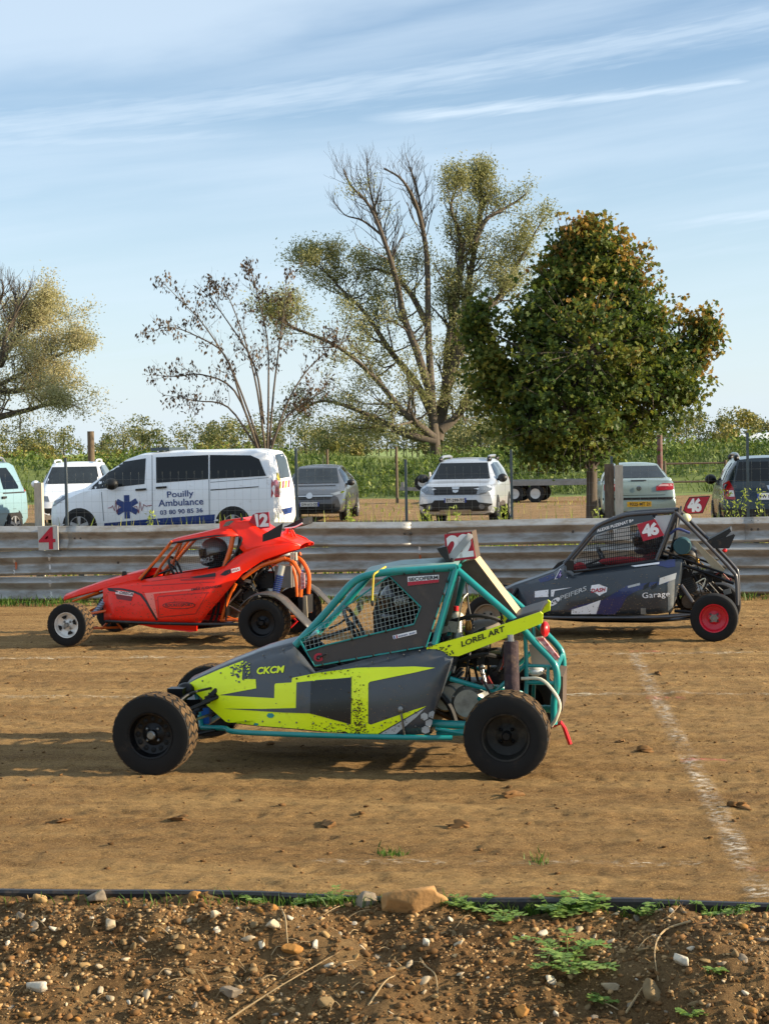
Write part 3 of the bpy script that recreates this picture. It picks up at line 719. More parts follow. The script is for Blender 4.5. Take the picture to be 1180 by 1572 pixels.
blades('track_sprouts', np.array([[a.x, a.y, float(track_h(a.x, a.y))] for a in q]), .035, .003, G_foot, .9, label='sparse green sprouts on the near track surface', cat='grass')
# ================================================================== buggies
M_tyre = mat('tyre rubber', hx('151515'), .7, var=.25, vscale=12, dust=.12, dustcol=hx('4a3c2e'), dscale=7, spec=.3)
M_tread = mat('dusty tread', hx('2b2723'), .9, col2=hx('6b553c'), vscale=14, dust=.5, dustcol=hx('7a6244'), dscale=10, spec=.15)
M_blackp = mat('black plastic', hx('18181a'), .5, var=.2, dust=.2, dscale=14)
M_blackm = mat('black metal', hx('141416'), .4, .5, dust=.15)
M_alu = mat('cast aluminium', hx('a9aaa4'), .45, .7, var=.3, vscale=12, dust=.25, dustcol=hx('5a4a38'))
M_steel = mat('steel', hx('8d8d8a'), .4, .9, var=.25, vscale=15)
M_rubber = mat('hose rubber', hx('131314'), .6)
M_cloth = mat('driver suit', hx('17181c'), .9, var=.2, vscale=20)
M_glove = mat('glove', hx('202024'), .9)
M_seat = mat('seat shell', hx('131315'), .6, var=.2)
M_wire = mat('wire net', hx('b9c6c2'), .5, .3)

def wheel(t, c, r, w, rim_r, rim_m, style, yaw=0., out=-1, label=None, treadn=26, dish=.05):
    """c: hub centre on the wheel's mid plane, local; out: side of the outer face (-1 towards viewer)"""
    rot = Matrix.Rotation(yaw, 3, 'Z'); c = Vector(c); hw = w / 2
    def fin(mb): mb.v = [rot @ v + c for v in mb.v]; return mb
    mb = MB(); b = rim_r * .97; o = out
    mb.lathe([(b, -hw * .98 * o * -1), (b, hw * .98 * o), ], (0, 0, 0), 'Y', 40)   # barrel
    f = o * hw
    mb.lathe([(b * 1.03, f * .98), (b * 1.02, f * 1.02), (b * .96, f * 1.0), (b * .93, f * .86), (b * .86, f - o * dish), (b * .5, f - o * (dish + .012)), (b * .22, f - o * (dish - .004)), (b * .2, f - o * (dish - .02)), (.001, f - o * (dish - .02))], (0, 0, 0), 'Y', 40)
    wh = t.part('wheel', fin(mb), rim_m, None, 35, label)
    tp = [(b, -hw * .92), (b * 1.04, -hw * .98), (b + (r - b) * .5, -hw * 1.06), (r * .955, -hw * .96), (r * .985, -hw * .80), (r * .988, 0), (r * .985, hw * .80), (r * .955, hw * .96), (b + (r - b) * .5, hw * 1.06), (b * 1.04, hw * .98), (b, hw * .92)]
    t.part('tyre', fin(MB().lathe(tp, (0, 0, 0), 'Y', 48)), M_tyre, wh, 35)
    tm = MB()
    if treadn:
        for row, (y0, y1, off) in enumerate(((-.98, -.52, 0), (-.46, -.04, .5), (.04, .46, 0), (.52, .98, .5))):
            for k in range(treadn):
                a0 = 2 * math.pi * (k + off) / treadn; a1 = a0 + 2 * math.pi / treadn * .68; sk = .10 * (1 if row in (0, 2) else -1)
                vs = []
                for rr, sh in ((r * .95, 0), (r * 1.004, 0)):
                    for a, y in ((a0, y0), (a1, y0), (a1 + sk, y1), (a0 + sk, y1)):
                        q = rr * (.985 if abs(y) > .9 else 1.) if rr > r * .99 else rr * (.975 if abs(y) > .9 else 1)
                        vs.append((q * math.cos(a), y * hw * .93, q * math.sin(a)))
                tm.add(vs, [(4, 5, 6, 7), (0, 1, 5, 4), (1, 2, 6, 5), (2, 3, 7, 6), (3, 0, 4, 7)])
        t.part('tread', fin(tm), M_tread, wh, 0)
    hb = MB(); y0 = f - o * (dish - .022)
    if style == 'steel':           # pressed steel: ring of holes and bolts
        for k in range(12):
            a = 2 * math.pi * k / 12; hb.sphere((b * .70 * math.cos(a), f - o * (dish + .004), b * .70 * math.sin(a)), (b * .12, .006, b * .12), 8, 5)
        t.part('vent_holes', fin(hb), mat('dark hole', (.004, .004, .004), .8), wh, 40); hb = MB()
    if style == 'alloy':
        for k in range(4):
            a = 2 * math.pi * k / 4 + .35; p = []
            for u in range(7):
                q = a + (u / 6 - .5) * .62; p.append((b * (.78) * math.cos(q), y0 - 0, b * .78 * math.sin(q)))
            for u in range(7):
                q = a - (u / 6 - .5) * .40; p.append((b * .52 * math.cos(q), y0, b * .52 * math.sin(q)))
            hb.prism([(x, f - o * (dish - .006), z) for x, y, z in p], (0, o * .004, 0))
        t.part('vent_holes', fin(hb), mat('dark hole', (.004, .004, .004), .8), wh, 40); hb = MB()
    for k in range(4):
        a = 2 * math.pi * k / 4 + .8; hb.sphere((b * .36 * math.cos(a), f - o * (dish - .004), b * .36 * math.sin(a)), (.012, .014, .012), 8, 5)
    t.part('wheel_bolts', fin(hb), M_blackm if style == 'plain' else M_steel, wh, 40)
    hb = MB().lathe([(b * .2, y0), (b * .2, y0 + o * .016), (b * .15, y0 + o * .024), (.001, y0 + o * .024)], (0, 0, 0), 'Y', 20)
    if style == 'star':
        p = [(b * (.34 if k % 2 == 0 else .24) * math.cos(k * math.pi / 6), y0, b * (.34 if k % 2 == 0 else .24) * math.sin(k * math.pi / 6)) for k in range(12)]
        hb.prism(p, (0, o * .02, 0))
    t.part('hub', fin(hb), M_blackm if style == 'plain' else M_steel, wh, 40)
    return wh

def panel(t, name, cols, m, rows=6, mirror=True, thick=.006, smooth=35, bulge=0.):
    """cols: [(top px x,y,yl), (bottom px x,y,yl)] ; surface bows outward by bulge in between"""
    G = []
    for c in cols:
        a, b = t.P(*c[0]), t.P(*c[1]); bl = c[2] if len(c) > 2 else bulge; row = []
        for k in range(rows + 1):
            u = k / rows; p = a.lerp(b, u); p.y -= bl * math.sin(math.pi * min(1, u ** .75)) ; row.append(p)
        G.append(row)
    o = t.part(name, MB().grid(G), m, None, smooth); sm = o.modifiers.new('thick', 'SOLIDIFY'); sm.thickness = thick; sm.offset = 0
    if mirror:
        q = t.part(name, MB().grid([[Vector((p.x, -p.y, p.z)) for p in r] for r in G]), m, None, smooth); sm = q.modifiers.new('thick', 'SOLIDIFY'); sm.thickness = thick; sm.offset = 0
    return o, G
def bridge(t, name, L, m, crown=.02, n=6, thick=.006):
    """skin from a line on the near side over to its mirror image"""
    G = [[Vector((p.x, p.y * (1 - 2 * k / n), p.z + crown * math.sin(math.pi * k / n))) for k in range(n + 1)] for p in L]
    o = t.part(name, MB().grid(G), m, None, 35); sm = o.modifiers.new('thick', 'SOLIDIFY'); sm.thickness = thick; sm.offset = 0; return o

def inside(poly, x, y):
    r = False; n = len(poly)
    for i in range(n):
        x0, y0 = poly[i]; x1, y1 = poly[(i + 1) % n]
        if (y0 > y) != (y1 > y) and x < (x1 - x0) * (y - y0) / (y1 - y0) + x0: r = not r
    return r
def net(t, poly, yl, step, r, m, name='wire_net', ang=(0., 90.), aspect=(1, 1)):
    """woven net clipped to a pixel outline; yl: depth as a function of pixel y"""
    mb = MB(); cx = sum(p[0] for p in poly) / len(poly); cy = sum(p[1] for p in poly) / len(poly)
    for ai, a in enumerate(ang):
        d = Vector((math.cos(R(a)), math.sin(R(a)))); nn = Vector((-d.y, d.x)); st = step * aspect[ai]
        for k in range(-40, 41):
            o = Vector((cx, cy)) + nn * k * st; run = []; prev = False
            for j in range(-110, 111):
                q = o + d * j * 1.0; ins = inside(poly, q.x, q.y)
                if ins and not prev: s0 = q.copy()
                if prev and not ins:
                    e = o + d * (j - 1)
                    if (e - s0).length > 2: mb.tube([t.P(s0.x, s0.y, yl(s0.y) + .002 * ai), t.P(e.x, e.y, yl(e.y) + .002 * ai)], r, 4, False, False)
                prev = ins
    return t.part(name, mb, m, None, 60)

def person(name, label, M, hel_m, suit_m, s=1., lean=0., visor=True, hel_c=None, glove_m=None):
    """seated driver, facing local -x, hips at the origin: one skinned body, helmet and gloves on it"""
    o = bpy.data.objects.new(name, None); o.empty_display_size = .2; COL.objects.link(o); o.matrix_world = M; tag(o, label, 'person')
    V = []; E = []; Rd = []
    def add(p, r, par=None):
        V.append(Vector(p) * s); Rd.append(r * s)
        if par is not None: E.append((par, len(V) - 1))
        return len(V) - 1
    pel = add((0, 0, .10), .135); ab = add((.06, 0, .26), .125, pel); ch = add((.13, 0, .44), .145, ab); nk = add((.16, 0, .57), .06, ch); hd = add((.15, 0, .68), .085, nk)
    for sd in (-1, 1):
        sh = add((.14, sd * .17, .50), .068, ch); el = add((-.06, sd * .25, .32), .05, sh); wr = add((-.26, sd * .15, .36), .036, el); hn = add((-.31, sd * .14, .38), .036, wr)
        for f in range(4):
            k = add((-.345, sd * (.135 - .012 * (f - 1.5)), .40 - .018 * f), .010, hn); add((-.36, sd * (.115 - .01 * (f - 1.5)), .385 - .018 * f), .009, k)
        k = add((-.30, sd * .105, .405), .011, hn); add((-.325, sd * .09, .41), .009, k)
        hp = add((-.06, sd * .11, .09), .10, pel); kn = add((-.42, sd * .14, .26), .068, hp); an = add((-.80, sd * .12, .10), .045, kn); add((-.92, sd * .12, .14), .035, an)
    me = bpy.data.meshes.new('body'); me.from_pydata([tuple(v) for v in V], E, []); b = bpy.data.objects.new('body', me); COL.objects.link(b); b.parent = o; me.materials.append(suit_m)
    sk = b.modifiers.new('skin', 'SKIN'); sk.use_smooth_shade = True
    for i, d in enumerate(me.skin_vertices[0].data): d.radius = (Rd[i], Rd[i]); d.use_root = (i == 0)
    b.modifiers.new('sub', 'SUBSURF').render_levels = 1
    H = Vector((.13, 0, .70)) * s; rot = Matrix.Rotation(R(-8), 3, 'Y')
    mb = MB(); mb.sphere((0, 0, .01), (.155 * s, .125 * s, .145 * s), 24, 16, None, 0, .80); mb.sphere((-.06 * s, 0, -.075 * s), (.105 * s, .10 * s, .06 * s), 18, 10)
    mb.v = [rot @ v + H for v in mb.v]
    hel = mb.build('helmet', hel_m, o, 50)
    vz = MB(); G = []
    for i in range(9):
        a = R(180 - 72 + 18 * i); G.append([Vector((.160 * s * math.cos(a), .130 * s * math.sin(a), .055 * s)), Vector((.165 * s * math.cos(a), .134 * s * math.sin(a), .01 * s)), Vector((.160 * s * math.cos(a), .130 * s * math.sin(a), -.035 * s))])
    vz.grid(G); vz.v = [rot @ v + H for v in vz.v]; vz.build('visor', mat('visor', (.01, .01, .012), .08), hel, 60)
    pk = MB(); G = []
    for i in range(7):
        a = R(180 - 50 + 16.6 * i); G.append([Vector((.15 * s * math.cos(a), .12 * s * math.sin(a), .075 * s)), Vector((.24 * s * math.cos(a), .13 * s * math.sin(a), .085 * s))])
    pk.grid(G); pk.v = [rot @ v + H for v in pk.v]; pk.build('peak', hel_m, hel, 60)
    return o, hel

def seat_shell(t, hip, s=1.):
    hip = Vector(hip); rows = []
    for x, z in ((-.38, .06), (-.2, .0), (.10, .0), (.20, .10), (.30, .45), (.34, .72)):
        rows.append([hip + Vector((x, y, z + .06 * (abs(y) / .22) ** 2)) * 1. for y in (-.23, -.15, 0, .15, .23)])
    o = t.part('seat', MB().grid(rows), M_seat, None, 50); m = o.modifiers.new('thick', 'SOLIDIFY'); m.thickness = .02
    return o
def shadow_bulkhead(t, px, py0, py1, hw, m, shift=0.):  # cross panel added to block sun through the kart and close its shadow
    a, b = t.P(px, py0, 0), t.P(px, py1, 0)
    return t.part('shadow_bulkhead', MB().box(((a.x + b.x) / 2 + shift, 0, (a.z + b.z) / 2), (.012, hw * 2, abs(a.z - b.z))), m, None, 0)
def steering(t, c, tilt=30, r=.14):
    rot = Matrix.Rotation(R(90 - tilt), 3, 'Y'); mb = MB()
    ring = [Vector((r * math.cos(a * math.pi / 10), r * math.sin(a * math.pi / 10), 0)) for a in range(21)]
    mb.tube([rot @ p + Vector(c) for p in ring], .013, 8, False)
    for a in (0, 120, 240): mb.tube([Vector(c), rot @ Vector((r * math.cos(R(a)), r * math.sin(R(a)), 0)) + Vector(c)], .009, 6, False)
    mb.tube([Vector(c), Vector(c) + Vector((-.35, 0, -.12))], .012, 6, False)
    return t.part('steering_wheel', mb, M_blackp)
def engine(t, c, s=1., case_m=None):
    """motorcycle engine behind the seat: case, cylinder with fins, head, carburettors, exhaust"""
    case_m = case_m or M_alu; c = Vector(c)
    def V(*p): return c + Vector(p) * s
    mb = MB(); mb.lathe([(.001, -.19 * s), (.085 * s, -.19 * s), (.105 * s, -.165 * s), (.115 * s, -.12 * s), (.115 * s, .15 * s), (.001, .15 * s)], V(.02, 0, .02), 'Y', 24)
    mb.lathe([(.001, -.16 * s), (.075 * s, -.16 * s), (.09 * s, -.13 * s), (.09 * s, .15 * s), (.001, .15 * s)], V(-.12, 0, .05), 'Y', 20); mb.box(V(-.05, 0, .06), (.26 * s, .28 * s, .16 * s)); cs = t.part('engine_case', mb, case_m)
    for k in range(7):
        a = k * .9; t.part('case_bolt', MB().sphere(V(.02 + .098 * math.cos(a), -.172, .02 + .098 * math.sin(a)), .008 * s, 6, 4), M_steel, cs)
    tl = Matrix.Rotation(R(-18), 3, 'Y'); mb = MB()
    for k in range(7): mb.box(V(-.08, 0, 0) + tl @ Vector((0, 0, .15 + .022 * k)) * s, (.19 * s, .33 * s, .012 * s), tl)
    mb.box(V(-.08, 0, 0) + tl @ Vector((0, 0, .22)) * s, (.16 * s, .29 * s, .17 * s), tl); t.part('cylinder', mb, mat('dark engine paint', hx('3a3b3a'), .5, .4, var=.3, dust=.3))
    mb = MB(); mb.box(V(-.08, 0, 0) + tl @ Vector((0, 0, .35)) * s, (.21 * s, .32 * s, .09 * s), tl); t.part('cylinder_head', mb, M_blackm)
    for k in range(3):
        mb = MB(); y = -.11 + k * .11; mb.lathe([(.001, 0), (.03 * s, 0), (.034 * s, .05 * s), (.026 * s, .09 * s), (.001, .09 * s)], V(.05, y, .34), 'X', 12); mb.box(V(.10, y, .30), (.05 * s, .06 * s, .09 * s)); t.part('carburettor', mb, M_blackm)
    pal = [M_blackm, M_steel, M_alu, M_blackp, mat('brass fitting', hx('8a6a34'), .4, .8), mat('dull red fitting', hx('7a2420'), .5)]
    for k in range(14):
        p = V(random.uniform(-.22, .30), random.uniform(-.22, .05), random.uniform(.10, .50)); q = Matrix.Rotation(random.uniform(-.6, .6), 3, 'Y')
        if k % 2: t.part('bracket', MB().box(p, (random.uniform(.03, .09) * s, random.uniform(.02, .06) * s, random.uniform(.03, .08) * s), q), pal[k % 6], None, 0)
        else: t.part('fitting', MB().lathe([(.001, -.03 * s), (.018 * s, -.03 * s), (.022 * s, .0), (.014 * s, .03 * s), (.001, .03 * s)], p, 'YZX'[k % 3], 10), pal[k % 6])
    for k in range(6):
        a = Vector((random.uniform(-.25, .25), random.uniform(-.25, -.1), random.uniform(.05, .5))); b = a + Vector((random.uniform(-.3, .3), random.uniform(-.05, .1), random.uniform(-.25, .25)))
        t.part('cable', MB().tube([c + a * s, c + (a + b) * .5 * s + Vector((0, -.03, .06)), c + b * s], .005, 5), pal[(0, 5, 3, 1, 0, 4)[k]])
    mb = MB()
    for k in range(3):
        y = -.10 + k * .10; mb.tube([V(-.17, y, .30), V(-.26, y, .2), V(-.22, y, .0), V(-.05, y * .7, -.10), V(.2, y * .4, -.10)], .02 * s, 8)
    t.part('exhaust_header', mb, mat('burnt steel', hx('5a4a3c'), .5, .8, var=.4, vscale=10))
    for k in range(7):
        a = Vector((random.uniform(-.2, .2), random.uniform(-.2, -.05), random.uniform(.2, .45))); b = Vector((random.uniform(-.2, .3), random.uniform(-.18, .1), random.uniform(.0, .35)))
        t.part('hose', MB().tube([c + a * s, c + (a + b) * .5 * s + Vector((random.uniform(-.08, .08), -.05, random.uniform(0, .1))), c + b * s], .009, 6), M_rubber)

# ---------------------------------------------------------------- yellow, grey and teal buggy
def place(px, py, yl, yaw):
    g = on_ground(px, py); ydir = Vector((-math.sin(yaw), math.cos(yaw), 0)); return g - ydir * yl
M_teal = mat('teal frame paint', hx('0a8a88'), .32, var=.15, vscale=8, dust=.18, dustcol=hx('4d5a44'), coat=.3)
M_yel = mat('fluorescent yellow wrap', (.86, 1.0, .001), .42, var=.04, vscale=4, dust=.06, dustcol=hx('6f5a20'), dscale=22, coat=.2)
M_grey = mat('anthracite wrap', hx('43484e'), .34, var=.12, vscale=5, dust=.26, dustcol=hx('6a5e50'), dscale=12, coat=.25)
M_dgrey = mat('dark grey mesh window', hx('1f2326'), .30, var=.2, vscale=20)
M_lgrey = mat('pale grey vinyl', hx('b5b8b8'), .4, var=.1)
M_board = mat('dark brown panel', hx('423b37'), .6, var=.15, vscale=10, dust=.2, dustcol=hx('6b5c4c'))
M_mud = mat('mud flecks', hx('4a3a1c'), .9)
M_ink = mat('black ink', hx('17181a'), .5); M_text_d = mat('olive black lettering', hx('2e3410'), .5)
M_sred = mat('sign red', hx('b0102c'), .45, var=.1); M_swh = mat('sign white', hx('eceaea'), .45, var=.06)
M_timber = mat('sunlit timber tone', hx('c9b48c'), .8, var=.3, vscale=10, stretch=(1, 8, 8)); M_brown = mat('brown board', hx('5a4a3c'), .85, var=.35, vscale=14)
M_redpl = mat('red plastic', hx('d01c24'), .35); M_cream = mat('cream hose', hx('d8d2ba'), .5, dust=.1)
YT = R(-2.0)
T = Thing('cross_kart', 'yellow, grey and teal cross kart buggy number 22 in the foreground', 'buggy', place(510, 1196, -.76, YT), YT)
T._t = 10
hubs = {'f': (236, 1130), 'r': (776, 1133)}
cf = T.P(236, 1130, -.70); rF = T.P(236, 1130, -.76).z
cr = T.P(778, 1132.5, -.66)
wheel(T, (cf.x, -.67, rF), rF, .18, rF * .57, M_blackm, 'steel', R(-2.5), -1)
wheel(T, (cf.x, .67, rF), rF, .18, rF * .57, M_blackm, 'steel', R(-2.5), 1)
rR = T.P(778, 1133, -.76).z
wheel(T, (cr.x, -.64, rR), rR, .24, rR * .56, mat('worn black rim', hx('26241f'), .6, .3, var=.4, vscale=14, dust=.35, dustcol=hx('6a6050')), 'plain', 0, -1, None, 22, .085)
wheel(T, (cr.x, .64, rR), rR, .24, rR * .56, M_blackm, 'plain', 0, 1, None, 22, .085)
# side panels
cols = [((287, 1050, -.19), (289, 1052, -.19), 0), ((301, 1044, -.20), (301, 1064, -.22), .01), ((317, 1036.5, -.21), (317, 1082, -.26), .015), ((347, 1023.5, -.23), (347, 1109, -.31), .02), ((400, 1003, -.26), (400, 1115, -.37), .03), ((450, 990.5, -.30), (450, 1119, -.42), .04), ((466, 1008, -.33), (466, 1120.5, -.43), .045), ((484, 1032, -.36), (484, 1122.5, -.44), .045), ((560, 1013, -.38), (560, 1127, -.46), .05), ((636, 993, -.38), (636, 1127.5, -.46), .05), ((660, 988, -.38), (658, 1126, -.46), .05), ((682, 990, -.37), (668, 1090, -.44), .05), ((698, 1000, -.36), (690, 1030, -.38), .02), ((706, 1002, -.28), (696, 1034, -.30), 0)]
side, G = panel(T, 'side_panel', cols, M_grey)
bv = bvh_of(side)
hood = bridge(T, 'hood', [G[i][0] for i in range(6)], M_grey, .025)
bridge(T, 'floor_pan', [Vector((G[i][-1].x, G[i][-1].y, G[i][-1].z - .0)) for i in range(3, 11)], M_blackm, 0)
Y = [(289, 1050.5), (303, 1065), (312, 1073), (319, 1083.5), (347, 1108), (352, 1111.5), (400, 1114.5), (460, 1119), (520, 1125), (580, 1126.5), (655, 1083.6), (636, 1089.5), (569, 1112.5), (565, 1110.5), (565.5, 1050), (568, 1047), (636, 1033), (668, 1025.5), (636, 1023.5), (548, 1026), (486, 1034), (449, 1041), (448, 1048), (424, 1049.5), (422, 1051.5), (421.5, 1072), (337, 1067.5), (394, 1057), (393, 1043), (372, 1043), (374, 1014.5), (365, 1018), (337, 1028.5), (305, 1042.5)]
yp = T.decal('yellow_graphic', bv, Y, M_yel, .006, 3, side)
T.decal('dark_graphic', bv, [(456, 1048), (540, 1040.5), (539, 1112), (476, 1095), (436, 1094), (344, 1088), (401, 1088.5), (455, 1087)], M_grey, .009, 2, side)
T.decal('mesh_window', bv, [(477.5, 1047.5), (539.5, 1041), (538.5, 1111), (477, 1095)], M_dgrey, .012, 2, side)
T.decal('grey_wedge', bv, [(583, 1126.5), (653, 1086.5), (640, 1100), (608, 1126.5)], M_lgrey, .010, 2, side)
for cx, cy in ((651.5, 1099.8), (663, 1096.8), (658.4, 1109.8), (652.6, 1120.2)):
    T.decal('hexagon', bv, [(cx + 6.2 * math.cos(R(60 * k + 30)), cy + 6.2 * math.sin(R(60 * k + 30))) for k in range(6)], M_lgrey, .009, 0, side)
T.decal('teal_hexagon', bv, [(416 + 6 * math.cos(R(60 * k)), 1098.5 + 4 * math.sin(R(60 * k))) for k in range(6)], M_teal, .009, 0, side)
T.decal('teal_hexagon', bv, [(394 + 4 * math.cos(R(60 * k)), 1112 + 2 * math.sin(R(60 * k))) for k in range(6)], M_teal, .009, 0, side)
T.text('lettering', bv, 'CKCM', (395.5, 1036), (438.5, 1033), 11, M_yel, .009, .035, .25, 1.0, side)
pts = [(random.gauss(366, 7), random.gauss(1030, 8)) for _ in range(60)] + [(random.uniform(372, 384), random.uniform(1016, 1044)) for _ in range(10)]
T.flecks('ink_splatter', bv, [p for p in pts if p[1] > 1017 - (p[0] - 365) * .3], M_grey, .7, 2.1, .009, side)
T.flecks('paint_splatter', bv, [(random.uniform(374, 384), random.uniform(1016, 1042)) for _ in range(18)], M_yel, .5, 1.4, .010, side)
mud = [(random.gauss(551, 5.5), 1128 - abs(random.gauss(0, 34))) for _ in range(230)] + [(random.uniform(478, 566), random.gauss(1118 - .0 * 1, 5)) for _ in range(90)] + [(random.uniform(440, 560), random.gauss(1036, 4)) for _ in range(30)] + [(random.uniform(566, 640), random.uniform(1100, 1126)) for _ in range(25)]
T.flecks('dust_spray', bv, [(random.triangular(380, 690, 640), random.triangular(1030, 1126, 1124)) for _ in range(240)], mat('dust spray', hx('7a6a55'), .95), .25, .9, .0145, side)
T.flecks('mud_splatter', bv, [p for p in mud if 1030 < p[1] < 1126.5], M_mud, .25, 1.3, .012, side)
rv = MB()
for x, y in [(352 + 26 * k, 1106 + .8 * k) for k in range(12)] + [(500 + 24 * k, 1035 - 5.8 * k) for k in range(7)] + [(312, 1046), (340, 1034), (372, 1019), (405, 1007), (436, 998)]: rv.sphere(T.cast(bv, x, y, .010), .006, 6, 4)
T.part('rivets', rv, M_steel, side)['kind'] = 'stuff'
# latch strap
T.part('latch', MB().tube([T.cast(bv, 614, 1086, .012), T.cast(bv, 618, 1106, .016), T.cast(bv, 621, 1127, .012)], .007, 6).sphere(T.cast(bv, 615, 1089, .02), (.018, .012, .024), 8, 6), M_steel)
# cockpit side: dark board, teal rods, wire net
def ylw(y): return -.335 - (y - 875) * .0005
def W(x, y): return (x, y, ylw(y))
board = T.plate('door_board', [W(*p) for p in [(470, 999.5), (500, 990.5), (635, 958.5), (645.5, 932), (597, 884.5), (692, 874), (653.5, 991.5), (483, 1021.5)]], .008, M_board)
for a in ([(460, 981.5), (597, 884), (645.5, 932), (635, 958.5), (500, 990.5), (470, 999.5), (460, 981.5)], [(458, 981), (483, 1022.5), (654, 992.5), (693, 873.5), (597, 883)]):
    T.part('door_rod', MB().tube([T.P(x, y, ylw(y) - .004) for x, y in a], .0055, 6, False), M_teal)
T.part('cable_ties', (lambda mb: [mb.sphere(T.P(x, y, ylw(y) - .008), (.006, .012, .012), 6, 4) for x, y in [(495 + 26 * k, 1020 - 4.6 * k) for k in range(7)] + [(662 + 6 * k, 968 - 19 * k) for k in range(5)] + [(620 + 23 * k, 881 - 2.5 * k) for k in range(4)] + [(540 + 26 * k, 981 - 6 * k) for k in range(4)]] and mb)(MB()), M_ink)['kind'] = 'stuff'
net(T, [(461, 981.5), (597, 885), (645, 932), (635, 958), (500, 990), (470, 999)], ylw, 6.6, .0010, M_wire, ang=(-14, 82))
bb = bvh_of(board)
st = T.decal('sticker', bb, [(625.5, 885.5), (673.5, 882.5), (673.5, 894), (626, 899.5)], M_swh, .004, 0, board)
T.decal('sticker_band', bb, [(626, 893.5), (673.5, 889.5), (673.5, 894), (626, 899.5)], M_sred, .006, 0, board)
T.text('lettering', bb, 'SECOFERM', (627.5, 892.7), (672.5, 889.0), 5.6, M_ink, .007, .03, 0, 1, board)
T.decal('name_sticker', bb, [(602.5, 976), (639, 967.5), (639.5, 973), (604, 981.5)], M_swh, .004, 0, board)
for k in range(11):
    if k == 6: continue
    x = 611.5 + 2.4 * k; y = 978.6 - .24 * 2.4 * k; T.decal('name_print', bb, [(x, y - 2.4), (x + 1.5, y - 2.8), (x + 1.5, y - .3), (x, y)], mat('blue ink', hx('5a6488'), .5), .006, 0, board)
T.decal('flag_patch', bb, [(604, 976.3), (605.8, 975.9), (606.6, 980.6), (604.8, 981)], mat('flag blue', hx('20308a'), .5), .006, 0, board); T.decal('flag_patch', bb, [(607.8, 975.4), (609.6, 975), (610.4, 979.7), (608.6, 980.1)], M_sred, .006, 0, board)
T.text('logo', bb, 'G', (483, 1017), (496, 1014.5), 13, M_sred, .005, .06, 0, 1, board)
T.part('switch_lever', MB().tube([T.P(488, 1010.5, -.42), T.P(501, 1004, -.425)], .005, 6, False).sphere(T.P(488, 1010.5, -.42), .012, 8, 6), M_ink)
# frame tubes
r = .023
T.tube('frame_tube', [(453, 991, -.36), (490, 952, -.355), (524, 913, -.35), (541, 895, -.345), (562, 884, -.34), (598, 878, -.335), (650, 874.5, -.33), (700, 871, -.33)], r, M_teal, 12, True)
T.tube('frame_tube', [(700, 873, -.33), (683, 933, -.35), (667, 990, -.37)], r, M_teal, 12, True)
T.tube('frame_tube', [(667, 990, -.37), (660, 1060, -.37), (655, 1128, -.36)], .02, M_teal, 10, True)
T.tube('frame_tube', [(702, 875, -.325), (745, 913, -.34), (790, 953, -.35), (822, 988, -.35), (844, 1011, -.35), (853, 1026, -.35), (855, 1052, -.35), (850, 1075, -.34), (850, 1112, -.34)], .021, M_teal, 12, True)
T.tube('frame_tube', [(309, 1117, -.26), (345, 1118.5, -.34), (356, 1123, -.40), (402, 1126, -.43), (520, 1130, -.47), (636, 1132.5, -.47), (694, 1133, -.44)], .0165, M_teal, 10, True)
T.tube('frame_tube', [(664, 1111, -.36), (724, 1114, -.36), (840, 1116, -.34)], .026, M_teal, 10, True)
T.tube('frame_tube', [(668, 1119, -.40), (722, 1128, -.42)], .012, M_teal, 8, False)
T.tube('frame_tube', [(690, 1030, -.36), (668, 1075, -.37)], .012, M_teal, 8, True)
T.tube('frame_tube', [(806, 975, -.34), (808, 1040, -.34), (806, 1110, -.34)], .013, M_teal, 8, True)
T.tube('frame_tube', [(808, 1022, -.34), (845, 1023, -.34)], .010, M_teal, 8, True)
T.tube('frame_tube', [(808, 1048, -.34), (852, 1049, -.34)], .013, M_teal, 8, True)
T.tube('frame_tube', [(841, 1023, -.34), (841, 1047, -.34)], .010, M_teal, 8, True)
T.tube('frame_tube', [(690, 1042, -.36), (760, 1062, -.30), (806, 1020, -.34)], .016, M_teal, 8, True, None, False)
T.tube('frame_tube', [(300, 1056, -.18), (305, 1085, -.2), (309, 1116, -.26)], .016, M_teal, 8, True)
for (x, y, yl) in ((300, 1056, -.18), (309, 1117, -.26), (456, 988, -.36), (600, 877, -.335), (700, 871, -.33), (853, 1028, -.35), (850, 1110, -.34), (655, 1128, -.36)):
    p = T.P(x, y, yl); T.part('cross_tube', MB().tube([p, Vector((p.x, -p.y, p.z))], .016, 8, False), M_teal)
rt = [T.P(x, y, -.325) for x, y in ((556, 884), (600, 874.5), (650, 871.5), (702, 868.5))]
bridge(T, 'roof_panel', rt, mat('teal grey roof', hx('6f8f8c'), .4, var=.2, dust=.3), .03)
T.part('yellow_cord', MB().tube([T.P(592, 870, -.30), T.P(575, 880.5, -.375), T.P(573, 884, -.38), T.P(571, 922, -.385)], .006, 6, False), mat('yellow cord', hx('d8b93a'), .7))
T.part('cord_knob', MB().sphere(T.P(571.5, 926, -.385), (.01, .01, .02), 8, 6), M_ink)
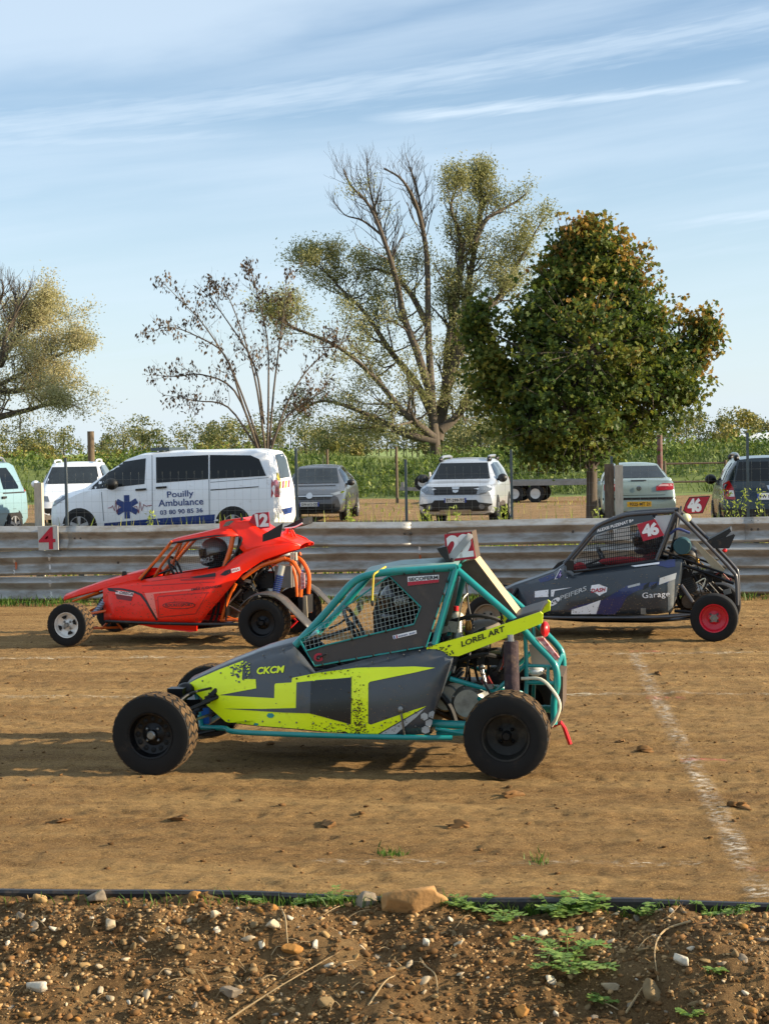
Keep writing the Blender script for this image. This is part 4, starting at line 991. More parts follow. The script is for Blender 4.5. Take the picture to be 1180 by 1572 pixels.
# front suspension
for sd in (-1, 1):
    hubp = Vector((cf.x + .02, sd * .57, rF))
    T.part('hub_carrier', MB().box(hubp, (.07, .06, .2)).lathe([(.05, -.05), (.06, .04), (.001, .04)], hubp, 'Y', 14), M_blackm)
    for dz, px_ in ((.06, (300, 1062)), (-.07, (307, 1114))):
        a = T.P(*px_, -.2)
        for dx in (-.02, .22): T.part('wishbone', MB().tube([hubp + Vector((0, 0, dz)), Vector((a.x + dx, sd * .22, a.z))], .012, 8, False), M_blackm)
    T.part('steering_rod', MB().tube([hubp + Vector((.09, 0, .03)), Vector((cf.x + .30, sd * .12, rF + .06))], .009, 6, False), M_steel)
    top = Vector((cf.x + .30, sd * .24, T.P(300, 1052, -.2).z)); bot = hubp + Vector((.05, -sd * .10, -.03))
    T.part('shock_absorber', MB().tube([bot, top], .018, 8, False).tube([bot.lerp(top, .15) + .033 * Vector((math.cos(k * .9), math.sin(k * .9) * .5, 0)) + (top - bot) * (.7 * k / 60) for k in range(60)], .006, 5, False), M_blackm)
    T.part('brake_hose', MB().tube([hubp + Vector((.05, 0, .1)), hubp + Vector((.12, -sd * .12, .2)), Vector((cf.x + .28, sd * .2, rF + .22))], .008, 6), M_rubber)
T.part('steering_box', MB().box(T.P(317, 1098, -.2), (.05, .06, .10)), mat('blue box', hx('1f5fae'), .5))
T.part('nose_fittings', MB().box(T.P(272, 1062, -.30), (.10, .1, .05)).sphere(T.P(285, 1060, -.22), (.06, .05, .05), 10, 8).box(T.P(300, 1085, -.12), (.12, .2, .12)), M_blackm)
# tail fairing
fa = T.plate('tail_fairing', [(654.5, 994.5, -.40), (656, 1006.5, -.40), (704, 1007.5, -.40), (770, 982, -.40), (832, 957, -.40), (833, 943, -.40), (829, 939.5, -.40), (742, 969, -.40), (676, 987.5, -.40)], .03, M_yel, None, True)
fb = bvh_of(fa)
T.text('lettering', fb, 'LOREL ART', (708.5, 993.5), (776.5, 968.5), 8.5, M_text_d, .005, .03, .2, 1, fa)
T.flecks('ink_splatter', fb, [(random.uniform(655, 696), random.uniform(990, 1007)) for _ in range(60)], M_ink, .5, 1.7, .004, fa)
a = [T.P(x, y, -.37) for x, y in ((776, 957), (800, 949), (829, 940.5))]; bridge(T, 'tail_deck', a, M_blackp, .01, 6, .02)
T.part('tail_light', MB().sphere(T.P(836, 966, -.30), (.028, .05, .048), 12, 8), M_redpl)
T.part('rear_bumper_panel', MB().prism([T.P(x, y, -.20) for x, y in ((811, 990), (826, 988), (848, 1018), (846, 1022), (816, 1020))], (0, .4, 0)), mat('beige panel', hx('9a9284'), .6, dust=.2))
T.part('sticker_strip', MB().prism([T.P(x, y, -.36) for x, y in ((824, 980), (834, 980), (858, 1010), (853, 1014))], (0, .05, 0)), mat('pink white sticker', hx('d8b8b4'), .5, col2=hx('b03038'), vscale=40))
T.part('mud_flap', MB().prism([T.P(x, y, -.15) for x, y in ((854, 1037), (864, 1039), (863, 1092), (855, 1096))], (0, .5, 0)), M_brown)
T.tube('exhaust_tail_pipe', [(800, 1042, -.36), (830, 1043, -.38), (851, 1064, -.40), (859, 1083, -.40), (854, 1102, -.40), (846, 1115, -.38)], .010, M_cream, 8)
T.tube('tow_hook', [(847, 1115, -.25), (861, 1109.5, -.27), (866, 1118, -.27), (875, 1143, -.27)], .013, M_redpl, 8, False, None, False)
# number box on a timber beam
T.part('beam', MB().prism([T.P(x, y, -.16) for x, y in ((700, 866), (729, 859), (794, 945), (789, 953), (782, 951))], (0, .012, 0)), M_brown)
T.part('timber', MB().prism([T.P(x, y, -.14) for x, y in ((704, 866), (728, 859), (793, 944), (788, 951))], (0, .34, 0)), M_timber)  # cream tone paints the sunlit faces of the brown beam
bx = T.part('number_box', MB().prism([T.P(x, y, -.17) for x, y in ((685, 819), (724, 816), (730.5, 857), (688, 861))], (0, .26, 0)), M_brown)
np_ = T.plate('number_plate', [(681.6, 820.5, -.19), (721, 816.8, -.19), (730.5, 857.5, -.19), (685.5, 862.5, -.19)], .012, M_sred)
nb = bvh_of(np_); T.text('number', nb, '22', (688, 858.5), (727.5, 854), 36, M_swh, .005, .05, 0, .85, np_)
T.decal('tape', nb, [(718.5, 818), (726, 824.5), (696.5, 860.5), (686.5, 854)], mat('grey tape', hx('a8aaac'), .45, var=.2), .011, 1, np_)
T.part('roof_scoop', MB().prism([T.P(x, y, -.22) for x, y in ((670, 842), (685, 839), (690, 860), (700, 866), (687, 865), (676, 852))], (0, .44, 0)), M_blackp)
# engine bay
ec = T.P(718, 1078, -.05); engine(T, (ec.x, -.06, ec.z), 1.0)
T.tube('shock_cover', [(784, 985, -.43), (785, 1030, -.45), (786, 1072, -.47)], .046, mat('dark sock', hx('3a2c30'), .9, var=.35, vscale=12, dust=.2, bump=.5, bscale=30), 14)
T.tube('shock_cover', [(784, 985, .43), (785, 1030, .45), (786, 1072, .47)], .046, MATS['dark sock'], 14)
T.part('shock_mount', MB().tube([T.P(783, 975, -.42), T.P(784, 988, -.43)], .02, 8, False).tube([T.P(786, 1068, -.47), Vector((cr.x, -.50, rR))], .02, 8, False), M_steel)
T.part('oil_tank', MB().lathe([(.001, -.09), (.034, -.09), (.036, .07), (.02, .09), (.001, .09)], T.P(702, 966, -.15), 'Z', 16), M_alu)
T.part('reservoir', MB().sphere(T.P(702, 947, -.17), (.042, .04, .032), 12, 8), M_cream)
T.part('reservoir_cap', MB().lathe([(.001, .03), (.016, .03), (.016, 0)], T.P(700, 938, -.17), 'Z', 12), M_redpl)
for pts_, r_ in (([(716, 897, -.2), (719, 930, -.2), (727, 965, -.25)], .006), ([(690, 955, -.2), (730, 945, -.25), (765, 952, -.2), (775, 965, -.1)], .013), ([(697, 1000, -.3), (699, 1020, -.3), (694, 1030, -.3)], .006), ([(735, 1022, -.3), (744, 1050, -.32), (756, 1072, -.34)], .007), ([(705, 1015, -.25), (740, 1005, -.3), (770, 1010, -.2)], .014), ([(775, 990, -.2), (770, 1015, -.2), (764, 1030, -.2)], .018), ([(670, 1060, -.25), (690, 1085, -.25), (700, 1112, -.25)], .02)):
    T.tube('hose', pts_, r_, M_rubber, 6)
T.part('air_box', MB().sphere(T.P(745, 968, .05), (.14, .16, .07), 14, 8), mat('tan air box', hx('8c8478'), .6, var=.2))
T.part('chain_cover', MB().box(T.P(760, 1010, -.05), (.22, .2, .07)).box(T.P(770, 1035, .0), (.14, .24, .10)).box(T.P(715, 1010, .05), (.16, .3, .08)), M_blackm)
T.part('lever_rod', MB().tube([T.P(740, 1025, -.30), T.P(747, 1055, -.32), T.P(756, 1075, -.33)], .006, 6, False).sphere(T.P(740, 1024, -.3), .018, 8, 6).box(T.P(749, 1054, -.31), (.06, .03, .03)), M_steel)
T.part('rear_axle', MB().tube([Vector((cr.x, -.56, rR)), Vector((cr.x, .56, rR))], .025, 12, False).lathe([(.001, -.012), (.12, -.012), (.12, .012), (.001, .012)], Vector((cr.x, .12, rR)), 'Y', 24), M_steel)
for sd in (-1, 1):
    T.part('rear_arm', MB().tube([Vector((cr.x, sd * .48, rR)), Vector((cr.x - .45, sd * .36, rR - .05))], .022, 8, False).tube([Vector((cr.x, sd * .48, rR + .08)), Vector((cr.x - .2, sd * .30, rR + .16))], .014, 8, False), M_teal)
shadow_bulkhead(T, 672, 985, 1110, .40, M_blackm); shadow_bulkhead(T, 400, 1020, 1100, .28, M_blackm)
# lamp on the tail
T.part('rear_lamp', MB().sphere(T.P(822, 1030, -.28), (.055, .05, .032), 12, 8), mat('lamp glass', hx('dadcd8'), .2, .3))
T.part('head_rest', MB().prism([T.P(x, y, .0) for x, y in ((588, 888), (640, 902), (650, 935), (640, 985), (575, 990), (572, 940))], (0, .16, 0)), M_seat)
hp = T.P(600, 1040, 0); seat_shell(T, (hp.x + .10, 0, hp.z - .02))
steering(T, T.P(545, 962, 0), 28)
T.part('mirror', MB().prism([T.P(x, y, .25) for x, y in ((541, 942), (553, 918), (559, 920), (557, 935), (546, 948))], (0, .02, 0)), mat('mirror glass', hx('c9c2b0'), .1, .9)); T.part('mirror_arm', MB().tube([T.P(545, 940, .26), T.P(520, 958, .33), T.P(505, 965, .36)], .007, 6, False), M_ink)
M_hel = mat('black helmet', hx('16171a'), .2, coat=.5)
hh = T.P(612, 925, 0)
D1, hel = person('person', 'driver in black helmet and dark suit behind the net of the yellow buggy', T.M @ Matrix.Translation(Vector((hh.x - .10, 0, hh.z - .70))), M_hel, M_cloth)
TT = Thing.__new__(Thing); TT.o = D1; TT.M = D1.matrix_world.copy(); TT.I = TT.M.inverted(); TT.co = TT.I @ CPOS; TT._t = 10.8
TT.text('lettering', bvh_of(hel), 'GTZ.', (606, 929), (628, 923), 8, M_lgrey, .004, .02, .1, 1, hel)
# ---------------------------------------------------------------- red buggy
M_rbody = mat('racing red body', (.95, .022, .006), .38, var=.06, vscale=3, dust=.16, dustcol=hx('8a4428'), dscale=14, coat=.15, spec=.3)
M_rdark = mat('dark red recess', hx('b0140c'), .35, dust=.12)
M_orange = mat('orange frame', hx('e0641c'), .35, var=.15, dust=.2, dustcol=hx('7a5030'))
M_rimw = mat('white alloy', hx('d8d6d0'), .4, .3, dust=.25, dustcol=hx('8a7a64'))
YR = R(-5.0)
Q = Thing('cross_kart', 'red cross kart buggy number 12 with white front wheel by the guardrail', 'buggy', place(255, 994, -.76, YR), YR); Q._t = 16.5
rF = Q.P(106, 960, -.76).z; cf = Q.P(106, 960, -.70); cr = Q.P(405, 957, -.66); rR = Q.P(405, 957, -.76).z
wheel(Q, (cf.x, -.66, rF), rF, .20, rF * .60, M_rimw, 'alloy', R(-3), -1, 'white alloy front wheel', 26, .03)
wheel(Q, (cf.x, .66, rF), rF, .20, rF * .60, M_rimw, 'alloy', R(-3), 1)
wheel(Q, (cr.x, -.63, rR), rR, .26, rR * .57, M_blackm, 'plain', 0, -1, None, 24, .05)
wheel(Q, (cr.x, .63, rR), rR, .26, rR * .57, M_blackm, 'plain', 0, 1, None, 24, .05)
# lower body: panel from the front bulkhead to the engine bay
c1 = [((158, 904, -.27), (160, 952, -.34), .0), ((176, 899, -.29), (178, 953.5, -.38), .01), ((200, 893, -.31), (202, 955, -.42), .03), ((217, 890.5, -.33), (220, 956, -.45), .05), ((240, 886.5, -.34), (242, 957, -.48), .07), ((276, 881, -.35), (278, 957.5, -.49), .08), ((310, 875.5, -.36), (308, 956, -.48), .08), ((334, 872, -.36), (322, 938, -.46), .07), ((346, 868.5, -.36), (338, 920, -.43), .05), ((362, 855, -.36), (356, 899, -.40), .03), ((378, 846, -.35), (372, 881, -.38), .02), ((404, 838, -.34), (404, 860, -.35), .01), ((444, 834, -.31), (444, 846.5, -.31), 0), ((461, 838.5, -.27), (460, 842, -.27), 0)]
rs, G = panel(Q, 'side_panel', c1, M_rbody, 8, True, .006, 28)
rbv = bvh_of(rs)
# nose: wedge over the front wheels
nose = [((98, 917, -.10), (98, 921.5, -.10)), ((122, 907.5, -.16), (122, 914.5, -.17)), ((148, 898, -.22), (152, 907, -.25)), ((175, 890, -.26), (176, 900, -.29)), ((200, 883, -.29), (200, 894, -.31)), ((217, 880, -.31), (217, 891, -.33))]
ns, GN = panel(Q, 'nose_panel', nose, M_rbody, 3)
bridge(Q, 'hood', [g[0] for g in GN], M_rbody, .03); bridge(Q, 'nose_floor', [g[-1] for g in GN], M_rdark, 0)
# rear quarter and engine cover above the belt
c2 = [((350, 808, -.27), (366, 822, -.31)), ((360, 800, -.24), (370, 829, -.33)), ((382, 800, -.24), (368, 842, -.34)), ((404, 817, -.28), (374, 848, -.35)), ((432, 826.5, -.29), (404, 838.5, -.34)), ((461, 838, -.27), (444, 834.5, -.31))]
rq, G2 = panel(Q, 'engine_cover', c2, M_rbody, 4, True, .006, 28)
bridge(Q, 'engine_lid', [g[0] for g in G2], M_rbody, .02)
# roof band over the window
c3 = [((264, 829.5, -.27), (265, 833.5, -.31)), ((300, 821.5, -.27), (300, 828, -.31)), ((336, 813, -.27), (338, 823.5, -.31)), ((352, 808, -.27), (367, 823, -.31))]
rr_, G3 = panel(Q, 'roof_side', c3, M_rbody, 2, True)
bridge(Q, 'roof', [g[0] for g in G3], M_rbody, .02)
sc = Q.plate('roof_scoop', [(337, 813, -.20), (337, 801, -.19), (344, 798.5, -.19), (372, 795, -.19), (383, 800, -.19), (392, 808, -.22)], .38, M_rbody)
Q.decal('scoop_mesh', bvh_of(sc), [(342, 808.5), (347, 802), (355, 798.8), (360, 801), (358, 806)], mat('tarnished mesh', hx('7d7a6a'), .5, .4, var=.4, vscale=60), .006, 0, sc)
# graphics and lines
M_rl = mat('painted red highlight', hx('f07a6a'), .4); M_black = mat('black vinyl', hx('101012'), .35)
Q.decal('black_piping', rbv, [(158, 902.5), (188, 903.5), (206, 907), (218, 912), (226, 922), (243, 952), (240, 953), (223, 924), (215, 914), (204, 909.5), (188, 906), (158, 904.5)], M_black, .007, 2, rs)
Q.decal('door_highlight', rbv, [(222, 911), (300, 904), (300, 906), (236, 912), (242, 948), (239, 949)], M_rl, .006, 2, rs)  # lighter red paints a highlight along the door edge
for pl_ in ([(243, 915), (321, 909), (321, 910.2), (244, 916.5)], [(243, 916), (245, 948), (243.8, 948), (241.8, 916)], [(244, 947), (300, 941.5), (318, 909.5), (319.5, 910), (301, 943), (244, 948.5)], [(218, 899), (330, 893), (330, 894), (218, 900.5)], [(225, 893), (332, 881), (332, 882), (225, 894)], [(276, 890), (330, 884), (330, 889.5), (278, 892)]):
    Q.decal('groove_shade', rbv, pl_, M_rdark, .005, 2, rs)  # groove shade drawn as dark red lines on the flat panel
Q.decal('vent_slot', rbv, [(292, 887), (331, 880), (331.5, 885.5), (300, 888)], M_black, .007, 1, rs)
Q.decal('vent_slot', rbv, [(338, 883), (346, 876.5), (354, 874), (354, 880), (346, 884)], M_black, .007, 1, rs)
Q.decal('sticker', rbv, [(355, 874), (368, 870), (369, 875.5), (356, 879.5)], M_swh, .008, 0, rs); Q.text('lettering', rbv, 'FFSA', (357, 878), (367.5, 874.8), 3.4, M_sred, .011, .02, 0, 1, rs)
Q.decal('sticker', rbv, [(176.5, 906.5), (206, 910), (204, 916), (178, 912)], mat('pale pink sticker', hx('e6c9c4'), .5), .007, 0, rs)
Q.decal('sticker', rbv, [(178, 912.5), (204, 916.5), (202, 923), (180, 919.5)], mat('maroon sticker', hx('7a1418'), .5), .007, 0, rs)
Q.text('lettering', rbv, 'ORECA', (184, 912), (205, 914.6), 4.2, M_ink, .010, .02, .2, 1, rs)
ov = [(275 + 25 * math.cos(k * .2618), 929.5 + 5.6 * math.sin(k * .2618) - .0 * k) for k in range(24)]; ov2 = [(275 + 23.6 * math.cos(k * .2618), 929.5 + 4.6 * math.sin(k * .2618)) for k in range(24)]
Q.decal('oval_ring', rbv, ov, M_black, .006, 1, rs); Q.decal('oval_field', rbv, ov2, M_rbody, .008, 1, rs)
Q.text('lettering', rbv, 'ROCKET/SPORT', (254, 931.5), (297, 930), 4.4, M_black, .011, .02, .2, 1, rs)
Q.text('lettering', rbv, 'EMILE ALEXANDRE', (294, 907.5), (341, 901), 3.6, M_black, .009, .02, .2, 1, rs)
Q.flecks('mud_splatter', rbv, [(random.uniform(160, 345), random.triangular(890, 957, 955)) for _ in range(420)] + [(random.uniform(300, 345), random.uniform(890, 955)) for _ in range(80)], mat('red mud dust', hx('6a4430'), .95), .2, .75, .012, rs)
# window frame: orange tubes and dark edging
Q.tube('frame_tube', [(214, 889, -.33), (240, 860, -.32), (264, 831, -.30)], .017, M_orange, 8, True)
Q.tube('frame_tube', [(236, 888, -.20), (252, 862, -.22), (280, 828, -.26)], .016, M_orange, 8, True)
Q.tube('frame_tube', [(256, 884, .05), (268, 858, .05), (280, 830, .05)], .014, M_orange, 8)
Q.tube('frame_tube', [(358, 820, -.28), (353, 845, -.30), (344, 872, -.31)], .026, M_orange, 10, True)
Q.tube('frame_tube', [(366, 822, -.29), (371, 829, -.33), (362, 848, -.34), (346, 869, -.36)], .010, M_black, 8, True)
Q.tube('frame_tube', [(262, 834, -.30), (330, 823, -.30), (366, 822, -.29)], .012, M_black, 8, True)
Q.tube('frame_tube', [(217, 891, -.335), (262, 833, -.31)], .009, M_black, 8, True)
wl_ = [(222, 889), (262, 835), (352, 823), (364, 824), (346, 866), (334, 871)]
net(Q, [(250, 880), (276, 832), (352, 823.5), (343, 869)], lambda y: -.31 - (y - 823) * .0005, 3.0, .0011, mat('dark net', hx('3a3a3c'), .7), ang=(-8, 84))
hp = Q.P(322, 892, 0); seat_shell(Q, (hp.x + .10, 0, hp.z - .12)); steering(Q, Q.P(269, 872, 0), 25, .13)
M_silver = mat('silver helmet', hx('8f9296'), .3, .3, var=.12, vscale=20, coat=.3)
hh = Q.P(325, 848, 0)
D2, hel2 = person('person', 'driver in silver grey helmet sitting in the red buggy', Q.M @ Matrix.Translation(Vector((hh.x - .10, 0, hh.z - .70))), M_silver, M_cloth)
TT = Thing.__new__(Thing); TT.o = D2; TT.M = D2.matrix_world.copy(); TT.I = TT.M.inverted(); TT.co = TT.I @ CPOS; TT._t = 17
hb2 = bvh_of(hel2)
TT.decal('dark_jaw', hb2, [(311, 859), (322, 850), (345, 846), (346, 862), (330, 869), (314, 866)], mat('black helmet', hx('16171a'), .2), .004, 2, hel2)
TT.text('lettering', hb2, '225', (312.5, 865), (329.5, 860), 8, M_lgrey, .009, .03, .2, 1, hel2)
# sill, floor
Q.tube('sill_bar', [(162, 954, -.40), (240, 957, -.50), (310, 958.5, -.50), (378, 958.5, -.46)], .016, M_blackp, 8, True)
sk = Q.plate('side_skirt', [(200, 956, -.43), (240, 958, -.49), (302, 959.5, -.49), (302, 969, -.46), (292, 970.5, -.46), (236, 964, -.44)], .02, M_rbody, None, True)
a = [Q.P(x, y, -.40) for x, y in ((160, 954), (240, 962), (300, 966), (340, 962))]; bridge(Q, 'floor_pan', a, M_blackm, 0)
shadow_bulkhead(Q, 362, 872, 948, .36, M_blackm); shadow_bulkhead(Q, 224, 898, 948, .34, M_blackm)
# number fin, wing
nf = Q.plate('number_plate', [(382, 801, -.25), (388, 790, -.25), (394, 787.5, -.25), (412, 786, -.25), (414, 810, -.25), (399, 812.5, -.25)], .012, M_sred)
Q.text('number', bvh_of(nf), '12', (392, 809.5), (413, 808), 20.5, M_swh, .004, .05, 0, .85, nf)
Q.plate('wing_end_plate', [(403, 820.5, -.45), (434, 803, -.45), (430.5, 824, -.45), (403, 832, -.45)], .012, M_blackp)
wg = MB()
for (x0, y0), (x1, y1) in (((436, 808), (464, 795.5)),):
    A = Q.P(x0, y0, .05); Bp = Q.P(x1, y1, .05)
    wg.prism([A, A.lerp(Bp, .5) + Vector((0, 0, -.025)), Bp, Bp + Vector((0, 0, -.07)), A.lerp(Bp, .5) + Vector((0, 0, -.06)), A + Vector((0, 0, -.03))], (0, .42, 0))
w_ = Q.part('rear_wing', wg, M_blackp)
Q.plate('wing_end_plate', [(436, 809, .04), (465, 795, .04), (464.5, 806, .04), (450, 812, .04)], .01, M_blackp)
Q.tube('wing_edge', [(437, 811, .03), (452, 809, .03), (464, 803, .03)], .008, M_swh, 6)
Q.tube('wing_strut', [(432, 826, -.10), (440, 812, -.03)], .010, M_redpl, 8, True); Q.tube('wing_strut', [(452, 836, -.10), (446, 814, -.03)], .010, M_rbody, 8, True)
Q.tube('tail_bar', [(426, 824, -.25), (446, 832, -.27), (460, 838, -.20)], .018, M_rbody, 8, True)
# orange rear frame, suspension and engine
Q.tube('frame_tube', [(372, 888, -.34), (398, 870, -.33), (420, 862, -.32), (438, 856, -.30)], .020, M_orange, 8, True)
Q.tube('frame_tube', [(436, 858, -.16), (448, 862, -.16), (457, 874, -.16), (462, 889, -.16), (461, 916, -.16)], .022, M_orange, 8, True)
Q.tube('frame_tube', [(446, 864, -.08), (453, 884, -.08), (456, 916, -.08)], .016, M_orange, 8, True)
Q.tube('frame_tube', [(362, 896, -.33), (348, 925, -.34), (340, 952, -.34)], .018, M_orange, 8, True)
Q.tube('frame_tube', [(338, 952, -.34), (400, 950, -.30), (458, 946, -.26)], .017, M_orange, 8, True)
Q.tube('frame_tube', [(345, 946, -.30), (376, 956, -.36), (404, 957, -.40)], .014, M_orange, 8, True)
Q.tube('strut', [(352, 930, -.32), (378, 944, -.4)], .008, M_steel, 6, True); Q.tube('strut', [(348, 930, -.33), (370, 905, -.33)], .010, M_steel, 6, True)
Q.tube('hose', [(330, 930, -.30), (326, 945, -.32), (322, 955, -.32)], .016, M_rubber, 6); Q.tube('hose', [(336, 925, -.30), (334, 942, -.32), (330, 956, -.32)], .016, M_rubber, 6)
for k in range(3): Q.part('rear_lamp', MB().tube([Q.P(446.5 + 4 * k, 848, -.26), Q.P(447 + 4 * k, 860, -.26)], .011, 8, False), M_cream)
Q.part('sticker_plate', MB().prism([Q.P(x, y, -.31) for x, y in ((461, 879), (467, 880), (467.5, 903), (461.5, 906))], (0, .02, 0)), mat('pink white sticker', hx('d8b8b4'), .5))
Q.part('mud_flap', MB().prism([Q.P(x, y, -.2) for x, y in ((457, 918), (465, 917), (465, 945), (459, 945))], (0, .4, 0)), M_blackp); Q.part('flap_stay', MB().prism([Q.P(x, y, -.26) for x, y in ((466, 915), (470, 915), (472, 948), (468, 948))], (0, .02, 0)), mat('beige stay', hx('9a8c74'), .6))
M_blue = mat('blue spring', hx('2b3f7a'), .35, .3)
for sd in (-1, 1):
    a, b = Q.P(433, 868, -.38), Q.P(422, 915, -.42)
    if sd > 0: a.y *= -1; b.y *= -1
    Q.part('shock_absorber', MB().tube([a, b], .020, 8, False), M_alu)
    Q.part('spring', MB().tube([a.lerp(b, .3 + .65 * k / 90) + .036 * Vector((math.cos(k * .7), math.sin(k * .7), 0)) for k in range(91)], .007, 5, False), M_blue)
    Q.part('shock_body', MB().tube([a, a.lerp(b, .32)], .035, 10, False), M_alu)
Q.part('fuel_tank', MB().box(Q.P(440, 884, .0), (.17, .3, .22)), mat('grey tank', hx('7d7b76'), .5, .3, var=.2))
ec = Q.P(392, 912, 0); engine(Q, (ec.x, -.05, ec.z - .03), .95, M_blackm)
Q.part('swing_block', MB().box(Q.P(400, 890, .02), (.34, .26, .16)), M_blackm)
Q.part('rear_axle', MB().tube([Vector((cr.x, -.55, rR)), Vector((cr.x, .55, rR))], .024, 12, False), M_steel)
Q.tube('tow_hook', [(446, 946, -.2), (456, 954, -.25), (446, 963, -.25)], .012, M_redpl, 8, False, None, False)
for sd in (-1, 1):   # mudguards
    rows = []
    for k in range(12):
        a = R(150 - k * 14); rad = rR * 1.22 + (.10 * max(0, k - 8) / 3)
        ext = Vector((cr.x + .02 + rad * math.cos(a), 0, rR + rad * math.sin(a)))
        if k > 7: ext = Vector((cr.x + .02 + rR * 1.22 * math.cos(R(52)) + (k - 7) * .075, 0, rR + rR * 1.22 * math.sin(R(52)) - (k - 7) * .075))
        rows.append([ext + Vector((0, sd * (.63 - .12), -.0)), ext + Vector((0, sd * (.63 + .02), .006)), ext + Vector((0, sd * (.63 + .12), -.012))])
    o = Q.part('mudguard', MB().grid(rows), mat('grey mudguard', hx('4a4744'), .45, var=.25, dust=.35), None, 50); m = o.modifiers.new('t', 'SOLIDIFY'); m.thickness = .008
# front suspension
for sd in (-1, 1):
    hubp = Vector((cf.x + .03, sd * .55, rF))
    Q.part('hub_carrier', MB().box(hubp, (.06, .06, .2)), M_blackm)
    for dz, zz in ((.07, .12), (-.06, -.08)):
        for dx in (.10, .36): Q.part('wishbone', MB().tube([hubp + Vector((0, 0, dz)), Vector((cf.x + dx, sd * .20, rF + zz))], .013, 8, False), M_orange)
    Q.part('cross_brace', MB().tube([Vector((cf.x + .15, sd * .2, rF + .17)), Vector((cf.x + .40, sd * .25, rF - .10))], .012, 8, False).tube([Vector((cf.x + .15, sd * .2, rF - .10)), Vector((cf.x + .40, sd * .25, rF + .16))], .012, 8, False), M_orange)
    top = Vector((cf.x + .24, sd * .24, rF + .24)); bot = hubp + Vector((.06, -sd * .1, .0))
    Q.part('shock_absorber', MB().tube([bot, top], .020, 8, False).tube([bot.lerp(top, .2 + .7 * k / 60) + .038 * Vector((math.cos(k * .9), math.sin(k * .9) * .6, 0)) for k in range(61)], .007, 5, False), mat('silver spring', hx('8d93a0'), .35, .5))
Q.part('nose_block', MB().box(Vector((cf.x + .34, 0, rF + .05)), (.2, .34, .28)), M_blackm)
Q.tube('tie_rod', [(112, 923, -.14), (152, 909, -.22)], .012, M_orange, 6, True)
Q.part('hood_clip', MB().prism([Q.P(x, y, -.2) for x, y in ((186, 888), (188, 877), (193, 877), (195, 884), (200, 888), (192, 892))], (0, .02, 0)), M_black)
Q.part('hood_bracket', MB().prism([Q.P(x, y, -.28) for x, y in ((190, 892), (191, 884), (206, 881), (215, 881), (216, 892))], (0, .02, 0)), M_rbody)

# ---------------------------------------------------------------- dark buggy
M_navy = mat('graphite blue body', hx('2d343b'), .30, var=.18, vscale=3, dust=.12, dustcol=hx('5a5044'), dscale=10, coat=.3)
M_dblue = mat('navy vinyl', hx('1c2a5e'), .3, var=.1, coat=.4)
M_dframe = mat('grey frame tube', hx('55565a'), .35, .5, var=.2, dust=.2)
M_rimr = mat('red wheel', hx('d0122c'), .35, var=.1, coat=.2)
YD = R(-6.0)
K = Thing('cross_kart', 'dark grey and blue cross kart buggy number 46 with red rear wheel', 'buggy', place(920, 985, -.76, YD), YD); K._t = 16.8
rF = K.P(749, 949, -.76).z; cf = K.P(749, 949, -.70); cr = K.P(1096, 949.5, -.66); rR = K.P(1096, 949.5, -.76).z
rF = min(rF, .25)
wheel(K, (cf.x, -.66, rF), rF, .18, rF * .62, mat('dusty wheel', hx('8f8474'), .6, .3, var=.3), 'plain', R(-3), -1)
wheel(K, (cf.x, .66, rF), rF, .18, rF * .62, MATS['dusty wheel'], 'plain', R(-3), 1)
wheel(K, (cr.x, -.64, rR), rR, .24, rR * .60, M_rimr, 'star', 0, -1, 'red rear wheel with silver star hub', 0, .06)
wheel(K, (cr.x, .64, rR), rR, .24, rR * .60, M_rimr, 'star', 0, 1, None, 0, .06)
cols = [((770, 908, -.12), (771, 911, -.12), 0), ((790, 900, -.17), (793, 911, -.19), 0), ((808, 894, -.20), (806, 941, -.28), .0), ((817, 891, -.22), (817, 943, -.34), .02), ((850, 879, -.26), (850, 944.5, -.42), .04), ((866, 868, -.30), (866, 945, -.45), .06), ((880, 879, -.33), (880, 945, -.46), .07), ((920, 873.5, -.35), (920, 945, -.48), .08), ((970, 866.5, -.36), (970, 944.5, -.48), .08), ((1008, 861, -.36), (1008, 942.5, -.47), .07), ((1030, 859, -.36), (1030, 939.5, -.45), .05), ((1046, 858, -.35), (1038, 915, -.42), .03), ((1050, 864, -.33), (1046, 890, -.37), .01)]
ds, G = panel(K, 'side_panel', cols, M_navy, 8, True, .006, 28); kb = bvh_of(ds)
bridge(K, 'hood', [G[i][0] for i in range(6)], M_navy, .03)
bridge(K, 'floor_pan', [G[i][-1] for i in range(2, 12)], M_blackm, 0)
for pl_ in ([(873, 936), (884, 930), (904, 926), (926, 921), (950, 906), (962, 899), (1000, 894), (1035, 892), (1000, 900), (975, 908), (962, 916), (952, 934), (945, 942), (905, 943)], [(1003, 860.5), (1036, 859), (1036, 870), (1025, 872), (1008, 868)], [(826, 890), (850, 880.5), (853, 887), (842, 892), (830, 895)], [(925, 943.5), (944, 943), (950, 930), (940, 925)]):
    K.decal('blue_graphic', kb, pl_, M_dblue, .006, 3, ds)
K.decal('white_graphic', kb, [(821, 908), (842, 905.5), (842, 916.5), (821, 917.5)], M_swh, .008, 1, ds)
K.decal('white_graphic', kb, [(846, 906), (878, 902), (852, 907.5), (850, 916), (846, 916)], M_swh, .008, 1, ds)
K.decal('white_graphic', kb, [(877, 936), (900, 929), (922, 921), (915, 942.5), (877, 942.8)], M_swh, .008, 2, ds)
K.decal('white_graphic', kb, [(968, 869.5), (1012, 863.5), (1011.5, 866.5), (975, 871)], M_swh, .008, 1, ds)
K.decal('grey_graphic', kb, [(1012, 888), (1038, 879.5), (1036, 889), (1011, 898)], M_lgrey, .008, 1, ds)
